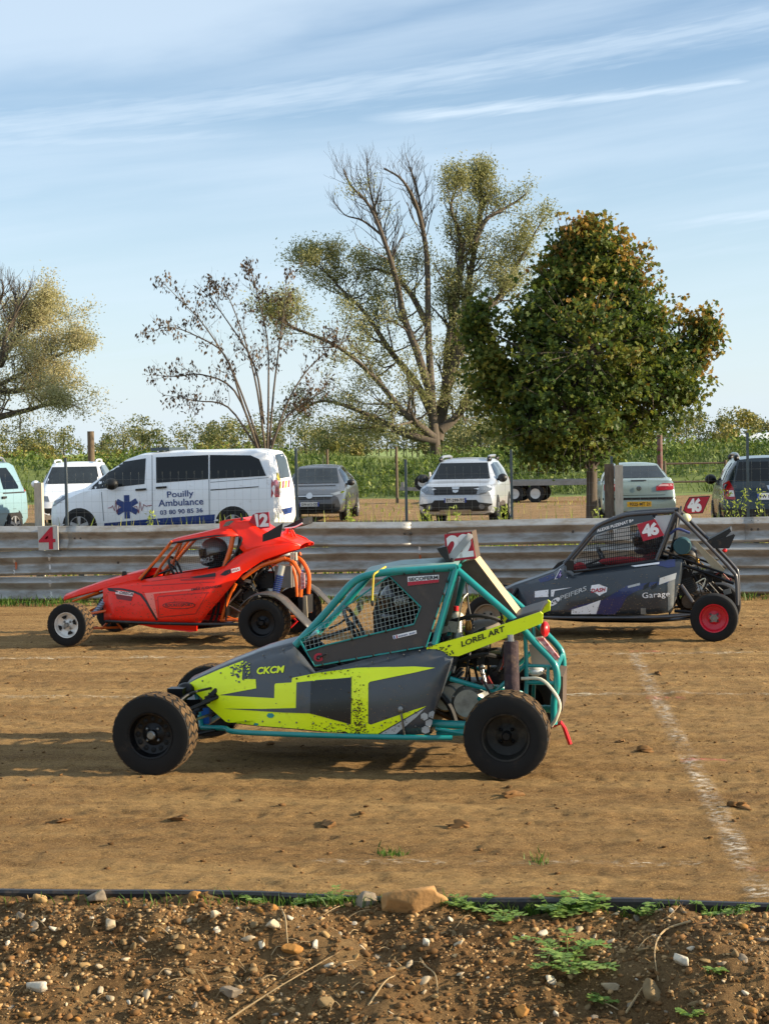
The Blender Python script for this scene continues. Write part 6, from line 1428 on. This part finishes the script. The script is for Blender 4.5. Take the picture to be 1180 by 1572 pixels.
E2.patch('badge', [(.06 * math.cos(a * .63), .86 + .06 * math.sin(a * .63)) for a in range(10)], 'B', M_chrome, eps=.02, cuts=0); E2.patch('boot_gap', [(-.6, .70), (.6, .70), (.6, .71), (-.6, .71)], 'B', M_trim)
E2.patch('brake_lamp', [(-.18, 1.03), (.18, 1.03), (.18, 1.055), (-.18, 1.055)], 'B', M_trim, eps=.012)
E2.numplate('B', -.28, .28, .44, .56, '9325 MT 21', M_pl_y, False); E2.both('side_window', [(-.7, 1.0), (-.22, 1.32), (.3, 1.37), (.9, 1.36), (1.45, 1.12), (1.4, 1.02)], M_glass); E2.mirror(-.7, .84, .98, MATS['sage metallic'], (.08, .18, .13)); E2.wheels((-1.25, 1.3), .87, .31)
# -------- pale blue people carrier van, left edge
V1 = Car('parked_van', 'pale blue van at the left edge with roof bars', 'van', loc_at(42, 39.5) + Vector((-1.35, -1.70, 0)), R(76))
V1.body([(-2.0, .34, .6, .66, .66, .6, .5), (-1.85, .24, .82, .92, .84, .78, .66), (-1.1, .22, 1.02, 1.12, .90, .86, .70), (-.95, .22, 1.04, 1.2, .90, .86, .70), (-.4, .22, 1.06, 1.68, .905, .88, .64), (.1, .22, 1.07, 1.76, .905, .88, .66), (1.6, .22, 1.09, 1.77, .905, .88, .66), (1.78, .24, 1.09, 1.70, .90, .87, .66), (1.93, .3, 1.06, 1.2, .89, .86, .72), (1.98, .36, .7, .8, .86, .82, .7)], paint('pale aqua paint', '7c9ca6', .3, .1))
for w_ in ([(-.55, 1.14), (-.3, 1.55), (.0, 1.62), (.0, 1.14)], [(.08, 1.14), (.08, 1.62), (.82, 1.63), (.86, 1.14)], [(1.0, 1.14), (1.0, 1.63), (1.4, 1.63), (1.62, 1.20), (1.6, 1.14)]): V1.both('side_window', w_, M_glass)
V1.patch('windscreen', [(-.68, 1.2), (.68, 1.2), (.56, 1.62), (-.56, 1.62)], 'F', M_glass); V1.sym('headlamp', [(.45, .74), (.76, .78), (.78, .92), (.5, .88)], 'F', M_hl); V1.patch('grille', [(-.4, .62), (.4, .62), (.42, .72), (-.42, .72)], 'F', M_trim)
V1.both('rub_strip', [(-1.2, .60), (1.5, .60), (1.5, .68), (-1.2, .68)], MATS['pale aqua paint'], eps=.02); V1.both('slide_rail', [(.95, 1.04), (1.85, 1.04), (1.85, 1.07), (.95, 1.07)], M_trim)
for x in (.0, .95): V1.part('door_handle', MB().box((x, -.92, .96), (.16, .03, .05)), M_trim)
V1.sym('tail_lamp', [(.72, .8), (.86, .8), (.86, 1.2), (.76, 1.2)], 'B', M_tl); V1.patch('rear_window', [(-.6, 1.14), (.6, 1.14), (.54, 1.6), (-.54, 1.6)], 'B', M_glass); V1.wheels((-1.3, 1.36), .905, .32); V1.mirror(-.72, .88, 1.16, M_trim)
for sd in (-1, 1): V1.part('roof_bar', MB().tube([Vector((-.2, sd * .55, 1.76)), Vector((0, sd * .55, 1.86)), Vector((1.3, sd * .55, 1.87)), Vector((1.55, sd * .55, 1.77))], .03, 8), M_caralloy)
# -------- white people carrier behind the ambulance
W1 = Car('parked_car', 'white people carrier half hidden behind the ambulance nose', 'car', loc_at(117, 45.5), R(102))
W1.body([(-2.25, .36, .6, .66, .66, .6, .5), (-2.1, .24, .80, .90, .86, .80, .66), (-1.5, .22, .98, 1.06, .91, .87, .70), (-1.35, .22, 1.0, 1.12, .915, .88, .70), (-.6, .22, 1.03, 1.60, .915, .89, .64), (-.1, .22, 1.05, 1.69, .915, .89, .65), (1.6, .22, 1.06, 1.68, .915, .89, .64), (2.0, .26, 1.05, 1.3, .90, .86, .68), (2.25, .36, .75, .85, .86, .8, .7)], paint('plain white', 'e6eaee', .3))
W1.patch('windscreen', [(-.70, 1.14), (.70, 1.14), (.58, 1.57), (-.58, 1.57)], 'F', M_glass2); W1.both('side_window', [(-1.05, 1.10), (-.5, 1.54), (.0, 1.60), (1.5, 1.60), (1.8, 1.35), (1.8, 1.10)], M_glass)
W1.both('headlamp', [(-2.12, .70), (-1.8, .74), (-1.75, .86), (-2.08, .86)], M_hl); W1.sym('headlamp', [(.5, .70), (.80, .74), (.80, .86), (.55, .84)], 'F', M_hl); W1.patch('lower_grille', [(-.6, .36), (.6, .36), (.66, .54), (-.66, .54)], 'F', M_trim); W1.both('bumper_vent', [(-2.18, .40), (-1.85, .40), (-1.9, .52), (-2.16, .52)], M_trim); W1.wheels((-1.38, 1.38), .915, .33); W1.mirror(-.95, .89, 1.14, MATS['plain white'], (.1, .2, .16))
for sd in (-1, 1): W1.part('roof_rail', MB().tube([Vector((-.3, sd * .55, 1.68)), Vector((-.1, sd * .55, 1.74)), Vector((1.3, sd * .55, 1.74)), Vector((1.5, sd * .55, 1.66))], .025, 8), MATS['plain white'])
# -------- flat trailer
tp = at_depth(810, 745, 57); TR = Thing('car_trailer', 'flat twin axle car trailer parked behind the silver off road car', 'trailer', (tp.x, tp.y, 0), R(-5))
M_tr = mat('trailer steel', hx('9a9a98'), .45, .6, var=.25, dust=.2)
zdeck = .62
TR.part('deck', MB().box((.35, 0, zdeck), (4.4, 2.0, .07)), mat('trailer deck board', hx('7d7264'), .8, var=.2)); 
for sd in (-1, 1):
    TR.part('side_rail', MB().box((.35, sd * 1.03, zdeck + .03), (4.5, .06, .16)), M_tr)
    TR.part('red_marker', MB().box((-1.0, sd * 1.065, zdeck + .02), (1.1, .01, .07)), M_sred)
    for x in (-.33, .37):
        c = Vector((x, sd * .95, .30)); w = TR.part('wheel', MB().lathe([(.18, sd * .09), (.16, sd * .08), (.05, sd * .05), (.001, sd * .07)], c, 'Y', 20), mat('trailer rim', hx('c8c8c4'), .5)); TR.part('tyre', MB().lathe([(.17, -.09), (.28, -.09), (.30, -.06), (.30, .06), (.28, .09), (.17, .09)], c, 'Y', 24), M_cartyre, w)
    TR.part('drawbar', MB().bar((-1.9, sd * .6, .5), (-3.9, 0, .46), .07, .1), M_tr)
TR.part('coupling', MB().bar((-3.8, 0, .48), (-4.4, 0, .50), .10, .12).box((-4.3, 0, .62), (.1, .06, .2)), M_tr)
TR.part('jockey_wheel', MB().tube([Vector((-3.6, .12, .75)), Vector((-3.6, .12, .16))], .03, 8, False).lathe([(.001, -.03), (.1, -.03), (.1, .03), (.001, .03)], (-3.6, .12, .10), 'Y', 16), M_tr)
c = Vector((-3.55, -.25, .70)); w = TR.part('spare_wheel', MB().lathe([(.16, -.08), (.13, -.05), (.001, -.06)], c, 'Y', 20), MATS['trailer rim']); TR.part('tyre', MB().lathe([(.15, -.08), (.26, -.08), (.28, -.05), (.28, .05), (.26, .08), (.15, .08)], c, 'Y', 24), M_cartyre, w)
TR.part('winch_post', MB().tube([Vector((-3.3, 0, .5)), Vector((-3.35, 0, 1.05))], .035, 8, False), mat('white post', hx('d8d8d4'), .5))
# -------- small white van far off in the field
fv = at_depth(1140, 687, 118); F1 = Car('distant_van', 'tiny white van far off in the field at the right', 'van', (fv.x, fv.y, .55), R(8))
F1.body([(-2.2, .3, .6, .7, .8, .7, .6), (-1.6, .25, 1.0, 1.1, .9, .85, .7), (-1.4, .25, 1.0, 1.2, .9, .85, .7), (-.8, .25, 1.05, 1.75, .9, .87, .7), (2.1, .25, 1.1, 1.85, .9, .87, .72), (2.2, .3, 1.1, 1.8, .88, .85, .7)], MATS['plain white']); F1.both('side_window', [(-1.1, 1.12), (-.7, 1.6), (.1, 1.6), (.1, 1.12)], M_glass); F1.wheels((-1.3, 1.3), .9, .32)

# ================================================================== posts and fences
M_galv = mat('fence post steel', hx('5e666a'), .55, .5, var=.25); M_rpole = mat('dark red pole', hx('5a2024'), .7, var=.4, vscale=8, col2=hx('6b5a50')); M_log = mat('round timber post', hx('6d5f4c'), .9, var=.4, vscale=7, stretch=(4, 4, .6))
def pole(name, px, py_top, dep, r, m, label, cat, group=None, lean=0., sq=False, zb=0.):
    p = at_depth(px, py_top, dep); b = Vector((p.x, p.y, zb))
    h = p.z - zb
    if sq: mb = MB().box((0, 0, h / 2), (r * 2, r * 1.2, h)).box((0, r * .6, h / 2), (r * .5, r * 1.6, h))
    else: mb = MB().tube([Vector((lean * h * -.2, 0, 0)), Vector((0, 0, h * .5)), Vector((lean * h * .2, 0, h))], (r, r * .92), 10, False)
    o = mb.build(name, m, None, 40); o.location = b; tag(o, label, cat, group); return o
FD = 25.6   # chain link fence between rail and cars, steel posts
fence = Thing('wire_fence', 'thin wire mesh fence on steel posts behind the guardrail', 'fence', (0, 0, 0))
def fpt(px): 
    d = ray(px, 690); Yf = RY + 3.0; return CPOS + d * (Yf / d.y)
for px_, top in ((-160, 700), (100, 703), (454, 688), (622, 705), (784, 690), (938, 700), (1147, 664), (1330, 690)):
    p = fpt(px_); ptop = CPOS + ray(px_, top) * (p.y / ray(px_, top).y); fence.part('post', MB().box((p.x, p.y, ptop.z / 2), (.036, .036, ptop.z)), M_galv, None, 0)
mb = MB(); xa, xb, Yf = -13., 12., RY + 3.0
for k in range(int((xb - xa) / .12)): mb.tube([Vector((xa + k * .12, Yf, .05)), Vector((xa + k * .12, Yf, 1.65))], .0010, 3, False, False)
for z in np.arange(.1, 1.7, .16): mb.tube([Vector((xa, Yf, z)), Vector((xb, Yf, z))], .0011, 3, False, False)
o = fence.part('wire_mesh', mb, mat('thin wire', hx('8a8f8c'), .5, .6), None, 0); o['kind'] = 'stuff'
pole('timber_post', 139, 662, 60, .13, M_log, 'round timber post standing before the embankment at the left', 'post')
pole('red_pole', 1012, 668, 57, .10, M_rpole, 'dark red pole rising behind the pale green hatchback', 'pole')
pole('field_post', 608, 686, 58, .05, M_log, 'thin pale stake left of the silver off road car', 'post')
pole('field_post', 502, 690, 60, .05, M_log, 'thin stake behind the dark grey hatchback', 'post')
# horizontal rail of an old fence at the right
a, b = at_depth(1020, 712, 60), at_depth(1300, 708, 60); t = Thing('rail_fence', 'low rail fence in front of the embankment at the right', 'fence', (a.x, a.y, 0))
for zz in (a.z, a.z - .65): t.part('rail', MB().tube([Vector((0, 0, zz)), Vector((b.x - a.x, b.y - a.y, zz))], .035, 6, False), M_log)
for k in range(4): t.part('post', MB().tube([Vector(((b.x - a.x) * k / 3, (b.y - a.y) * k / 3, 0)), Vector(((b.x - a.x) * k / 3, (b.y - a.y) * k / 3, a.z + .1))], .05, 8, False), M_log)
# ================================================================== trees
M_bark = mat('grey bark', hx('5d5348'), .95, var=.4, vscale=5, stretch=(3, 3, .5), bump=.5, bscale=8)
M_barkd = mat('dark bark', hx('463c34'), .95, var=.4, vscale=5, stretch=(3, 3, .5), bump=.5, bscale=8)
def leaves_mesh(name, C, size, m, parent, shape='diamond', droop=0., aspect=.55):
    """C: array of leaf centres"""
    n = len(C); C = np.asarray(C); s = size * np.random.uniform(.6, 1.3, n)
    a = np.random.randn(n, 3); a[:, 2] -= droop; a /= np.linalg.norm(a, axis=1)[:, None] + 1e-9
    b = np.random.randn(n, 3); b -= (b * a).sum(1)[:, None] * a; b /= np.linalg.norm(b, axis=1)[:, None] + 1e-9
    c = np.cross(a, b)
    if shape == 'diamond':
        pts = [(-1, 0, 0), (-.1, aspect, .12), (1, 0, 0), (-.1, -aspect, .12)]; F0 = np.array([[0, 1, 2], [0, 2, 3]])
    else:  # five lobed leaf
        pts = [(-.85, 0, 0)] + [(r_ * math.cos(R(t)), r_ * math.sin(R(t)), z_) for r_, t, z_ in ((.85, -130, .05), (.5, -95, 0), (1.0, -62, .10), (.52, -32, 0), (1.1, 0, -.06), (.52, 32, 0), (1.0, 62, .10), (.5, 95, 0), (.85, 130, .05))]
        F0 = np.array([[0, i, i + 1] for i in range(1, 9)])
    P = np.array(pts); k = len(P)
    V = C[:, None, :] + s[:, None, None] * (P[None, :, 0:1] * a[:, None, :] + P[None, :, 1:2] * b[:, None, :] + P[None, :, 2:3] * c[:, None, :])
    F = (np.arange(n)[:, None, None] * k + F0[None]).reshape(-1, 3)
    return rawmesh(name, V.reshape(-1, 3), F, m, parent)
def grow(mb, tips, p, d, L, r, depth, rs, spread=.6, up=.15, kids=(2, 3), taper=.62, wig=.18):
    """recursive limb; collects twig ends and points along fine twigs"""
    pts = [p.copy()]; q = p.copy(); dd = d.normalized(); k = 4
    for i in range(k):
        dd = (dd + Vector((rs.gauss(0, wig), rs.gauss(0, wig), rs.gauss(0, wig) + up * .3))).normalized(); q = q + dd * L / k; pts.append(q.copy())
    mb.tube(pts, (r, r * taper), 6 if r > .03 else 4, False, False)
    if depth <= 1: tips += [x.copy() for x in pts[1:]]
    if depth == 0: return
    for j in range(rs.randint(*kids)):
        t = rs.uniform(.45, 1.0); i = min(k, max(1, int(t * k + .5)))
        nd = (dd + Vector((rs.gauss(0, spread), rs.gauss(0, spread), rs.gauss(0, spread * .7) + up))).normalized()
        grow(mb, tips, pts[i], nd, L * rs.uniform(.55, .8), r * taper * rs.uniform(.6, .85), depth - 1, rs, spread, up, kids, taper, wig)
def limb(t, mb, tips, px_path, dep, r, rs, sub=0, sublen=2., depth=2, up=.2, jitter=.8, start=.25, spread=.7):
    """a main limb traced in the photograph and pushed to its own distance; side branches sprout along it"""
    pts = []; d0 = dep
    for i, (x, y) in enumerate(px_path):
        pts.append(at_depth(x, y, d0) - t.location); d0 += rs.uniform(-jitter, jitter)
    cp = catmull(pts, 4); mb.tube(cp, r, 8, False)
    n = len(cp)
    for k in range(sub):
        i = rs.randint(int(n * start), n - 1); tg = (cp[min(i + 1, n - 1)] - cp[max(i - 1, 0)]).normalized()
        nd = (tg * .6 + Vector((rs.gauss(0, spread), rs.gauss(0, spread), rs.gauss(.1, spread * .6)))).normalized()
        f = 1 - .6 * i / n; grow(mb, tips, cp[i], nd, sublen * f * rs.uniform(.6, 1.2), max(.008, (r[0] + (r[-1] - r[0]) * i / n) * .35), depth, rs, .55, up)
    return cp
def cloud_pts(tips, per, rad, flat=.8):
    T = np.array([tuple(p) for p in tips]); n = len(T) * per
    C = np.repeat(T, per, 0) + np.random.randn(n, 3) * rad * np.array([1, 1, flat]); return C
def tree(name, base, label, group=None):
    e = empty(name, base); tag(e, label, 'tree', group); return e

# ---- big old willow
WD = 78.; b0 = at_depth(668, 676, WD); wt = tree('willow_tree', (b0.x, b0.y, b0.z - .3), 'tall old willow with several leaning bare topped trunks', None); bpy.context.view_layer.update()
rs = random.Random(3); mbT = MB(); dead = []; tips = []; tips2 = []
limb(wt, mbT, tips, [(670, 740), (668, 684), (664, 640), (662, 600), (657, 506), (655, 396), (641, 322), (618, 277), (589, 258)], WD, (.27, .03), rs, 0)
limb(wt, mbT, dead, [(655, 396), (648, 340), (640, 290), (622, 236)], WD, (.10, .015), rs, 34, 1.9, 1, .5, .4, .2, .4)
limb(wt, mbT, dead, [(641, 322), (618, 277), (592, 258)], WD, (.07, .012), rs, 18, 1.6, 1, .4, .4, .1, .4)
limb(wt, mbT, tips, [(662, 610), (640, 540), (620, 487), (609, 433), (591, 373), (567, 316), (538, 284), (527, 259)], WD - .5, (.2, .02), rs, 8, 2.2, 1, .1, .8, .1)
limb(wt, mbT, dead, [(609, 433), (591, 373), (567, 316), (538, 284), (527, 259)], WD - .5, (.10, .015), rs, 44, 1.9, 1, .4, .3, .1, .45)
limb(wt, mbT, dead, [(591, 373), (575, 320), (566, 280), (562, 242)], WD - .5, (.08, .012), rs, 34, 1.6, 1, .5, .4, .1, .4)
limb(wt, mbT, dead, [(585, 360), (556, 338), (530, 330), (515, 312)], WD - .5, (.06, .012), rs, 24, 1.4, 1, .4, .4, .1, .4)
limb(wt, mbT, tips, [(666, 672), (640, 650), (616, 629), (574, 579), (520, 533), (456, 505), (428, 490)], WD - 1, (.19, .03), rs, 34, 2.4, 2, .25, 1.2, .15)
limb(wt, mbT, tips, [(668, 678), (620, 665), (588, 648), (556, 633), (495, 615), (450, 640)], WD - 1, (.2, .03), rs, 22, 2.0, 2, .0, 1.2, .2)
limb(wt, mbT, tips, [(664, 640), (640, 590), (600, 540), (560, 480), (520, 440), (490, 405)], WD + 1, (.2, .03), rs, 40, 2.4, 2, .25, 1.2, .3)
limb(wt, mbT, tips, [(656, 500), (630, 450), (600, 420), (560, 410)], WD, (.16, .03), rs, 14, 1.6, 2, .2, 1., .2)
limb(wt, mbT, tips2, [(672, 676), (684, 600), (688, 528), (703, 440), (706, 365), (692, 320), (700, 290)], WD + .5, (.26, .035), rs, 34, 1.6, 2, .5, .6, .3, .5)
limb(wt, mbT, tips2, [(690, 560), (712, 480), (722, 418), (737, 330), (737, 300), (742, 272)], WD + .5, (.22, .03), rs, 46, 1.6, 2, .5, .6, .15, .5)
limb(wt, mbT, tips2, [(728, 370), (745, 338), (763, 326), (790, 310), (808, 296)], WD, (.14, .02), rs, 14, 1.2, 1, .4, .5, .2, .5)
limb(wt, mbT, tips, [(684, 590), (720, 510), (750, 470), (767, 453), (789, 414), (829, 343)], WD, (.24, .03), rs, 26, 1.8, 2, .35, .8, .4)
limb(wt, mbT, tips, [(676, 660), (700, 640), (720, 600), (740, 560)], WD, (.24, .05), rs, 14, 1.8, 2, .2, 1., .3)
limb(wt, mbT, tips2, [(668, 640), (690, 590), (700, 560), (705, 500), (690, 450)], WD + 1, (.2, .04), rs, 20, 1.5, 2, .2, .8, .2)
# straight old trunks inside
limb(wt, mbT, dead, [(690, 560), (694, 500), (690, 450)], WD + 1, (.2, .14), rs, 0)
rt = mbT.build('trunk', M_bark, wt, 50, False); rt['label'] = 'leaning grey willow trunks and bare limbs'
LW = leafmat('willow leaves', [hx('666a3a'), hx('828450'), hx('9a9866'), hx('aca684')], .42)
C = np.concatenate([cloud_pts(tips, 9, .24), cloud_pts(tips2, 7, .22, 1.3)]); C = C[C[:, 2] < (at_depth(700, 240, WD) - wt.location).z + np.random.randn(len(C)) * .3]; leaves_mesh('crown', C, .066, LW, wt, 'diamond', .6, .4)

# ---- left willow, half out of frame
LD = 84.; b0 = at_depth(-70, 680, LD); lt = tree('willow_tree', (b0.x, b0.y, b0.z - .3), 'pale olive willow at the left edge with bare upper twigs'); bpy.context.view_layer.update()
rs = random.Random(5); mbT = MB(); tips = []; dead = []
for path, r_, s_ in (([(-70, 760), (-66, 684), (-50, 630), (-20, 580), (20, 530), (60, 500), (95, 490)], (.3, .03), 40), ([(-60, 650), (-80, 570), (-90, 500), (-70, 450)], (.25, .03), 36), ([(-55, 660), (0, 640), (40, 630), (80, 620), (115, 622)], (.2, .04), 24), ([(-40, 610), (0, 590), (40, 570), (90, 545), (118, 535)], (.16, .03), 34), ([(0, 560), (20, 520), (50, 495), (70, 480)], (.2, .03), 26), ([(0, 600), (30, 600), (60, 590), (100, 580)], (.16, .03), 26)):
    limb(lt, mbT, tips, path, LD, r_, rs, s_, 2.0, 2, .25, 1.5, .25)
for path in ([(0, 560), (10, 510), (30, 470), (48, 440)], [(-20, 540), (-5, 480), (5, 445), (2, 428)], [(15, 510), (25, 470), (20, 440)]): limb(lt, mbT, dead, path, LD, (.12, .02), rs, 22, 1.4, 1, .6, .4, .2, .35)
mbT.build('trunk', M_bark, lt, 50, False)
leaves_mesh('crown', cloud_pts(tips, 8, .27), .066, leafmat('pale willow leaves', [hx('8a8a58'), hx('a8a272'), hx('bdb58a'), hx('a88c6a')], .45), lt, 'diamond', .3, .42)

# ---- thin tree with hanging brown leaves
SD = 58.; b0 = at_depth(405, 700, SD); st_ = tree('sapling_tree', (b0.x, b0.y, b0.z - .4), 'slender many stemmed tree with sparse hanging brown leaves'); bpy.context.view_layer.update()
rs = random.Random(9); mbT = MB(); tips = []
for path, s_ in (([(405, 706), (384, 640), (352, 560), (310, 495), (276, 460), (247, 430)], 20), ([(400, 700), (372, 620), (345, 545), (300, 515), (262, 502), (232, 508)], 16), ([(398, 690), (360, 600), (310, 575), (270, 578), (240, 576)], 14), ([(396, 690), (350, 625), (300, 615), (252, 606)], 14), ([(408, 700), (395, 600), (375, 520), (350, 455), (332, 435)], 20), ([(410, 700), (412, 600), (410, 520), (392, 440), (385, 415)], 22), ([(412, 700), (420, 600), (430, 520), (436, 470), (440, 430)], 20), ([(414, 696), (440, 620), (470, 570), (500, 540), (515, 520)], 22), ([(410, 690), (440, 640), (480, 610), (500, 600)], 16), ([(405, 650), (390, 560), (340, 480), (318, 450)], 14)):
    limb(st_, mbT, tips, path, SD, (.042, .008), rs, s_, 1.0, 1, .2, .6, .35, .5)
mbT.build('trunk', M_bark, st_, 50, False)
T_ = np.array([tuple(p) for p in tips]); sel = T_[np.random.rand(len(T_)) < .20]; C = np.repeat(sel, 5, 0) + np.random.randn(len(sel) * 5, 3) * np.array([.10, .10, .12]) - np.array([0, 0, .12])
leaves_mesh('crown', C, .075, leafmat('hanging brown leaves', [hx('2e2a22'), hx('453a2c'), hx('604a34'), hx('4a4a30')], .2), st_, 'diamond', 2.0, .45)

# ---- round maple in front
MD = 33.5; b0 = at_depth(908, 790, MD); mt = tree('maple_tree', (b0.x, b0.y, 0), 'round dark green maple with autumn tinted leaves on a straight trunk'); bpy.context.view_layer.update()
rs = random.Random(12); mbT = MB(); tips = []
P_ = lambda x, y, dd=0: at_depth(x, y, MD + dd) - mt.location
mbT.tube([Vector((0, 0, -.05)), Vector((.0, 0, .6)), P_(908, 720), P_(905, 660), P_(900, 560)], (.125, .085), 12)
BL = [(900, 445, 58, 62, 0), (880, 385, 34, 42, .2), (925, 400, 38, 46, -.2), (818, 505, 42, 42, .3), (985, 500, 50, 48, 0), (1042, 550, 40, 40, .2), (900, 540, 95, 85, -.8), (778, 600, 54, 50, .2), (815, 645, 48, 44, -.4), (1000, 590, 72, 58, -.3), (890, 640, 95, 60, -.9), (860, 690, 60, 28, -.2), (940, 650, 70, 45, .6), (900, 560, 100, 90, 1.0), (735, 500, 22, 42, .2), (1080, 510, 22, 30, 0), (900, 352, 30, 16, 0), (1040, 600, 28, 26, -.3), (752, 560, 24, 34, 0), (840, 590, 66, 66, .9), (850, 450, 45, 60, .4), (960, 440, 42, 60, .5)]
C = []
for (x, y, rx, ry, dd) in BL:
    c = P_(x, y, dd); sc = MD / FPX; ax, az = rx * sc, ry * sc; ay = (ax + az) / 2 * 1.0
    st = Vector((.0, 0, max(1.3, c.z - .5 - rs.random() * 1.2))) if c.z > 1.8 else Vector((0, 0, 1.25))
    mbT.tube([st, st.lerp(c, .5) + Vector((0, 0, .15)), c], (.045, .015), 6)
    n = int(50 * (rx * ry) ** .5)
    for _ in range(n // 14):
        v = Vector((rs.gauss(0, 1), rs.gauss(0, 1), rs.gauss(0, 1))).normalized(); rr_ = rs.uniform(.45, 1.0) if rs.random() < .66 else rs.uniform(1.0, 1.5)
        q = c + Vector((v.x * ax, v.y * ay, v.z * az)) * rr_
        if rs.random() < .3: mbT.tube([c, q], (.012, .005), 3, False, False)
        k = rs.randint(9, 19) if rr_ < 1 else rs.randint(4, 10)
        C += [(q.x + rs.gauss(0, .10), q.y + rs.gauss(0, .10), q.z + rs.gauss(0, .055)) for _ in range(k)]
for x, y in ((855, 330), (868, 332), (917, 330), (930, 328), (938, 345), (992, 372), (1012, 440), (1040, 470), (1085, 490), (722, 460), (730, 548), (1096, 580)):
    q = P_(x, y); mbT.tube([P_(x + (900 - x) * .22, y + 55), q], (.014, .006), 4, False, False)
    C += [(q.x + rs.gauss(0, .06), q.y + rs.gauss(0, .06), q.z + rs.gauss(0, .04)) for _ in range(8)]
mbT.build('trunk', M_bark, mt, 50, False)
C = np.array(C)
LM = leafmat('maple leaves', [hx('2c3d1c'), hx('3a5022'), hx('526428'), hx('74782e'), hx('98883a')], .42)
LM2 = leafmat('maple autumn sunlit leaves', [hx('6a7030'), hx('8a7a30'), hx('a8803a'), hx('96583a')], .35)
# autumn tint that also paints the sunlit yellow of right side and top
u = (C[:, 0] - P_(900, 560).x) * .30 + (C[:, 2] - P_(900, 560).z) * .42 + np.random.randn(len(C)) * .38 + np.array([noise.noise(Vector(c) * 1.3) for c in C]) * 1.1
warm = u > 1.15; leaves_mesh('crown', C[~warm], .056, LM, mt, 'maple', .5); leaves_mesh('autumn_sunlit_leaves', C[warm], .054, LM2, mt, 'maple', .5)
print('maple leaves', len(C))

# ---- far woodland along the horizon, shrubs behind the embankment
def wood(name, n, xr, yr, hr, size, per, m, label, seed, zb=-.6):
    rs = np.random.RandomState(seed); Cs = []; tm = MB()
    for i in range(n):
        x = rs.uniform(*xr); y = rs.uniform(*yr); h = rs.uniform(*hr); w = h * rs.uniform(.35, .6)
        for j in range(rs.randint(4, 8)):
            c = np.array([x + rs.randn() * w * .45, y + rs.randn() * w * .4, zb + h * rs.uniform(.25, .88)]); r = w * rs.uniform(.25, .5)
            d = rs.randn(per, 3); d /= np.linalg.norm(d, axis=1)[:, None]; Cs.append(c + d * r * rs.uniform(.5, 1.05, (per, 1)))
        tm.tube([Vector((x, y, zb - .5)), Vector((x, y, zb + h * .6))], (h * .02, h * .008), 4, False, False)
    o = leaves_mesh(name, np.concatenate(Cs), size, m, None, 'diamond', 0, .6); tag(o, label, 'woodland', kind='stuff')
    q = tm.build(name + '_trunks', M_barkd, None, 0, False); tag(q, 'trunks standing inside ' + label, 'woodland', kind='stuff')
LF = leafmat('far wood leaves', [hx('424e2c'), hx('586238'), hx('716e40'), hx('86784a')], .2); LF2 = leafmat('golden shrub leaves', [hx('565c2c'), hx('6f7038'), hx('8c8242'), hx('766238')], .25)
wood('far_woodland', 300, (-150, 110), (235, 320), (5.5, 8.6), .19, 110, LF, 'line of olive green woods along the far horizon', 4)
wood('golden_scrub', 26, (-46, -14), (92, 125), (1.0, 2.4), .12, 120, LF2, 'low golden scrub behind the embankment on the left', 5, .3)
wood('yellow_bushes', 12, (-12, 22), (105, 150), (1.8, 3.6), .13, 150, LF2, 'yellowish bushes behind the willow', 6, .2)
wood('right_bushes', 16, (14, 44), (120, 160), (1.5, 2.8), .13, 150, LF2, 'yellow tinted bushes behind the field at the right', 8, 0)
n = 900; sx = np.random.uniform(-30, 30, n); sy = np.random.uniform(BY0 + 1.5, BY0 + 11, n)
ok = vn(sx * .22, sy * .3, 71) > .42; sx, sy = sx[ok], sy[ok]; k = 26; Cc = np.repeat(np.stack([sx, sy, bank_h(sx, sy) + .22], 1), k, 0) + np.random.randn(len(sx) * k, 3) * np.array([.42, .3, .2])
tag(leaves_mesh('embankment_herbs', Cc, .10, leafmat('herb leaves', [hx('33451c'), hx('4d6428'), hx('728238'), hx('8a8a4a')], .3), None, 'diamond', 0, .5), 'leafy green herbs growing in clumps on the embankment', 'herbs', kind='stuff')
# tall weeds sticking up behind the rail
WL = ['upright weed stalk left of the rightmost fence post, before the dark off road car', 'long leaning weed stalk before the number plate of the dark off road car', 'rightmost upright weed stalk before the dark off road car', 'short leaning weed between the stalks before the dark off road car', 'tall weed stalk before the right headlamp of the dark grey hatchback', 'shorter weed beside the stalk before the dark grey hatchback', 'weed stalk at the right front wheel of the silver off road car', 'low weed left of the one at the silver off road car wheel', 'small weed stalk before the side door of the ambulance', 'weed at the foot of the round maple trunk', 'small weed before the left front wheel of the silver off road car', 'weed before the middle of the silver off road car bumper']
M_stalk = leafmat('weed stalks', [hx('6f8030'), hx('9aa848'), hx('b0b868')], .3)
for i, (x, y0, y1, lean) in enumerate([(1112, 795, 752, 6), (1145, 795, 750, -30), (1165, 795, 752, 2), (1128, 795, 765, -12), (532, 795, 755, 6), (540, 795, 770, -10), (775, 798, 772, 8), (768, 798, 778, -6), (230, 800, 786, 2), (918, 795, 778, -8), (655, 797, 782, 3), (700, 797, 776, -6)]):
    p = at_depth(x, y1, 23.2); b = Vector((p.x + lean / 110., p.y, 0)); t = empty('tall_weed', b); tag(t, WL[i], 'weed', 'tall weeds behind the rail')
    tip = p - b; mb = MB().tube([Vector((0, 0, 0)), tip * .5 + Vector((.02, 0, 0)), tip], (.006, .003), 4); mb.build('stalk', M_stalk, t, 60)
    C = [tuple(tip * random.uniform(.45, 1.0) + Vector((random.gauss(0, .035), random.gauss(0, .035), random.gauss(0, .02)))) for _ in range(70)]; leaves_mesh('leaves', C, .03, M_stalk, t, 'diamond', 0, .4)
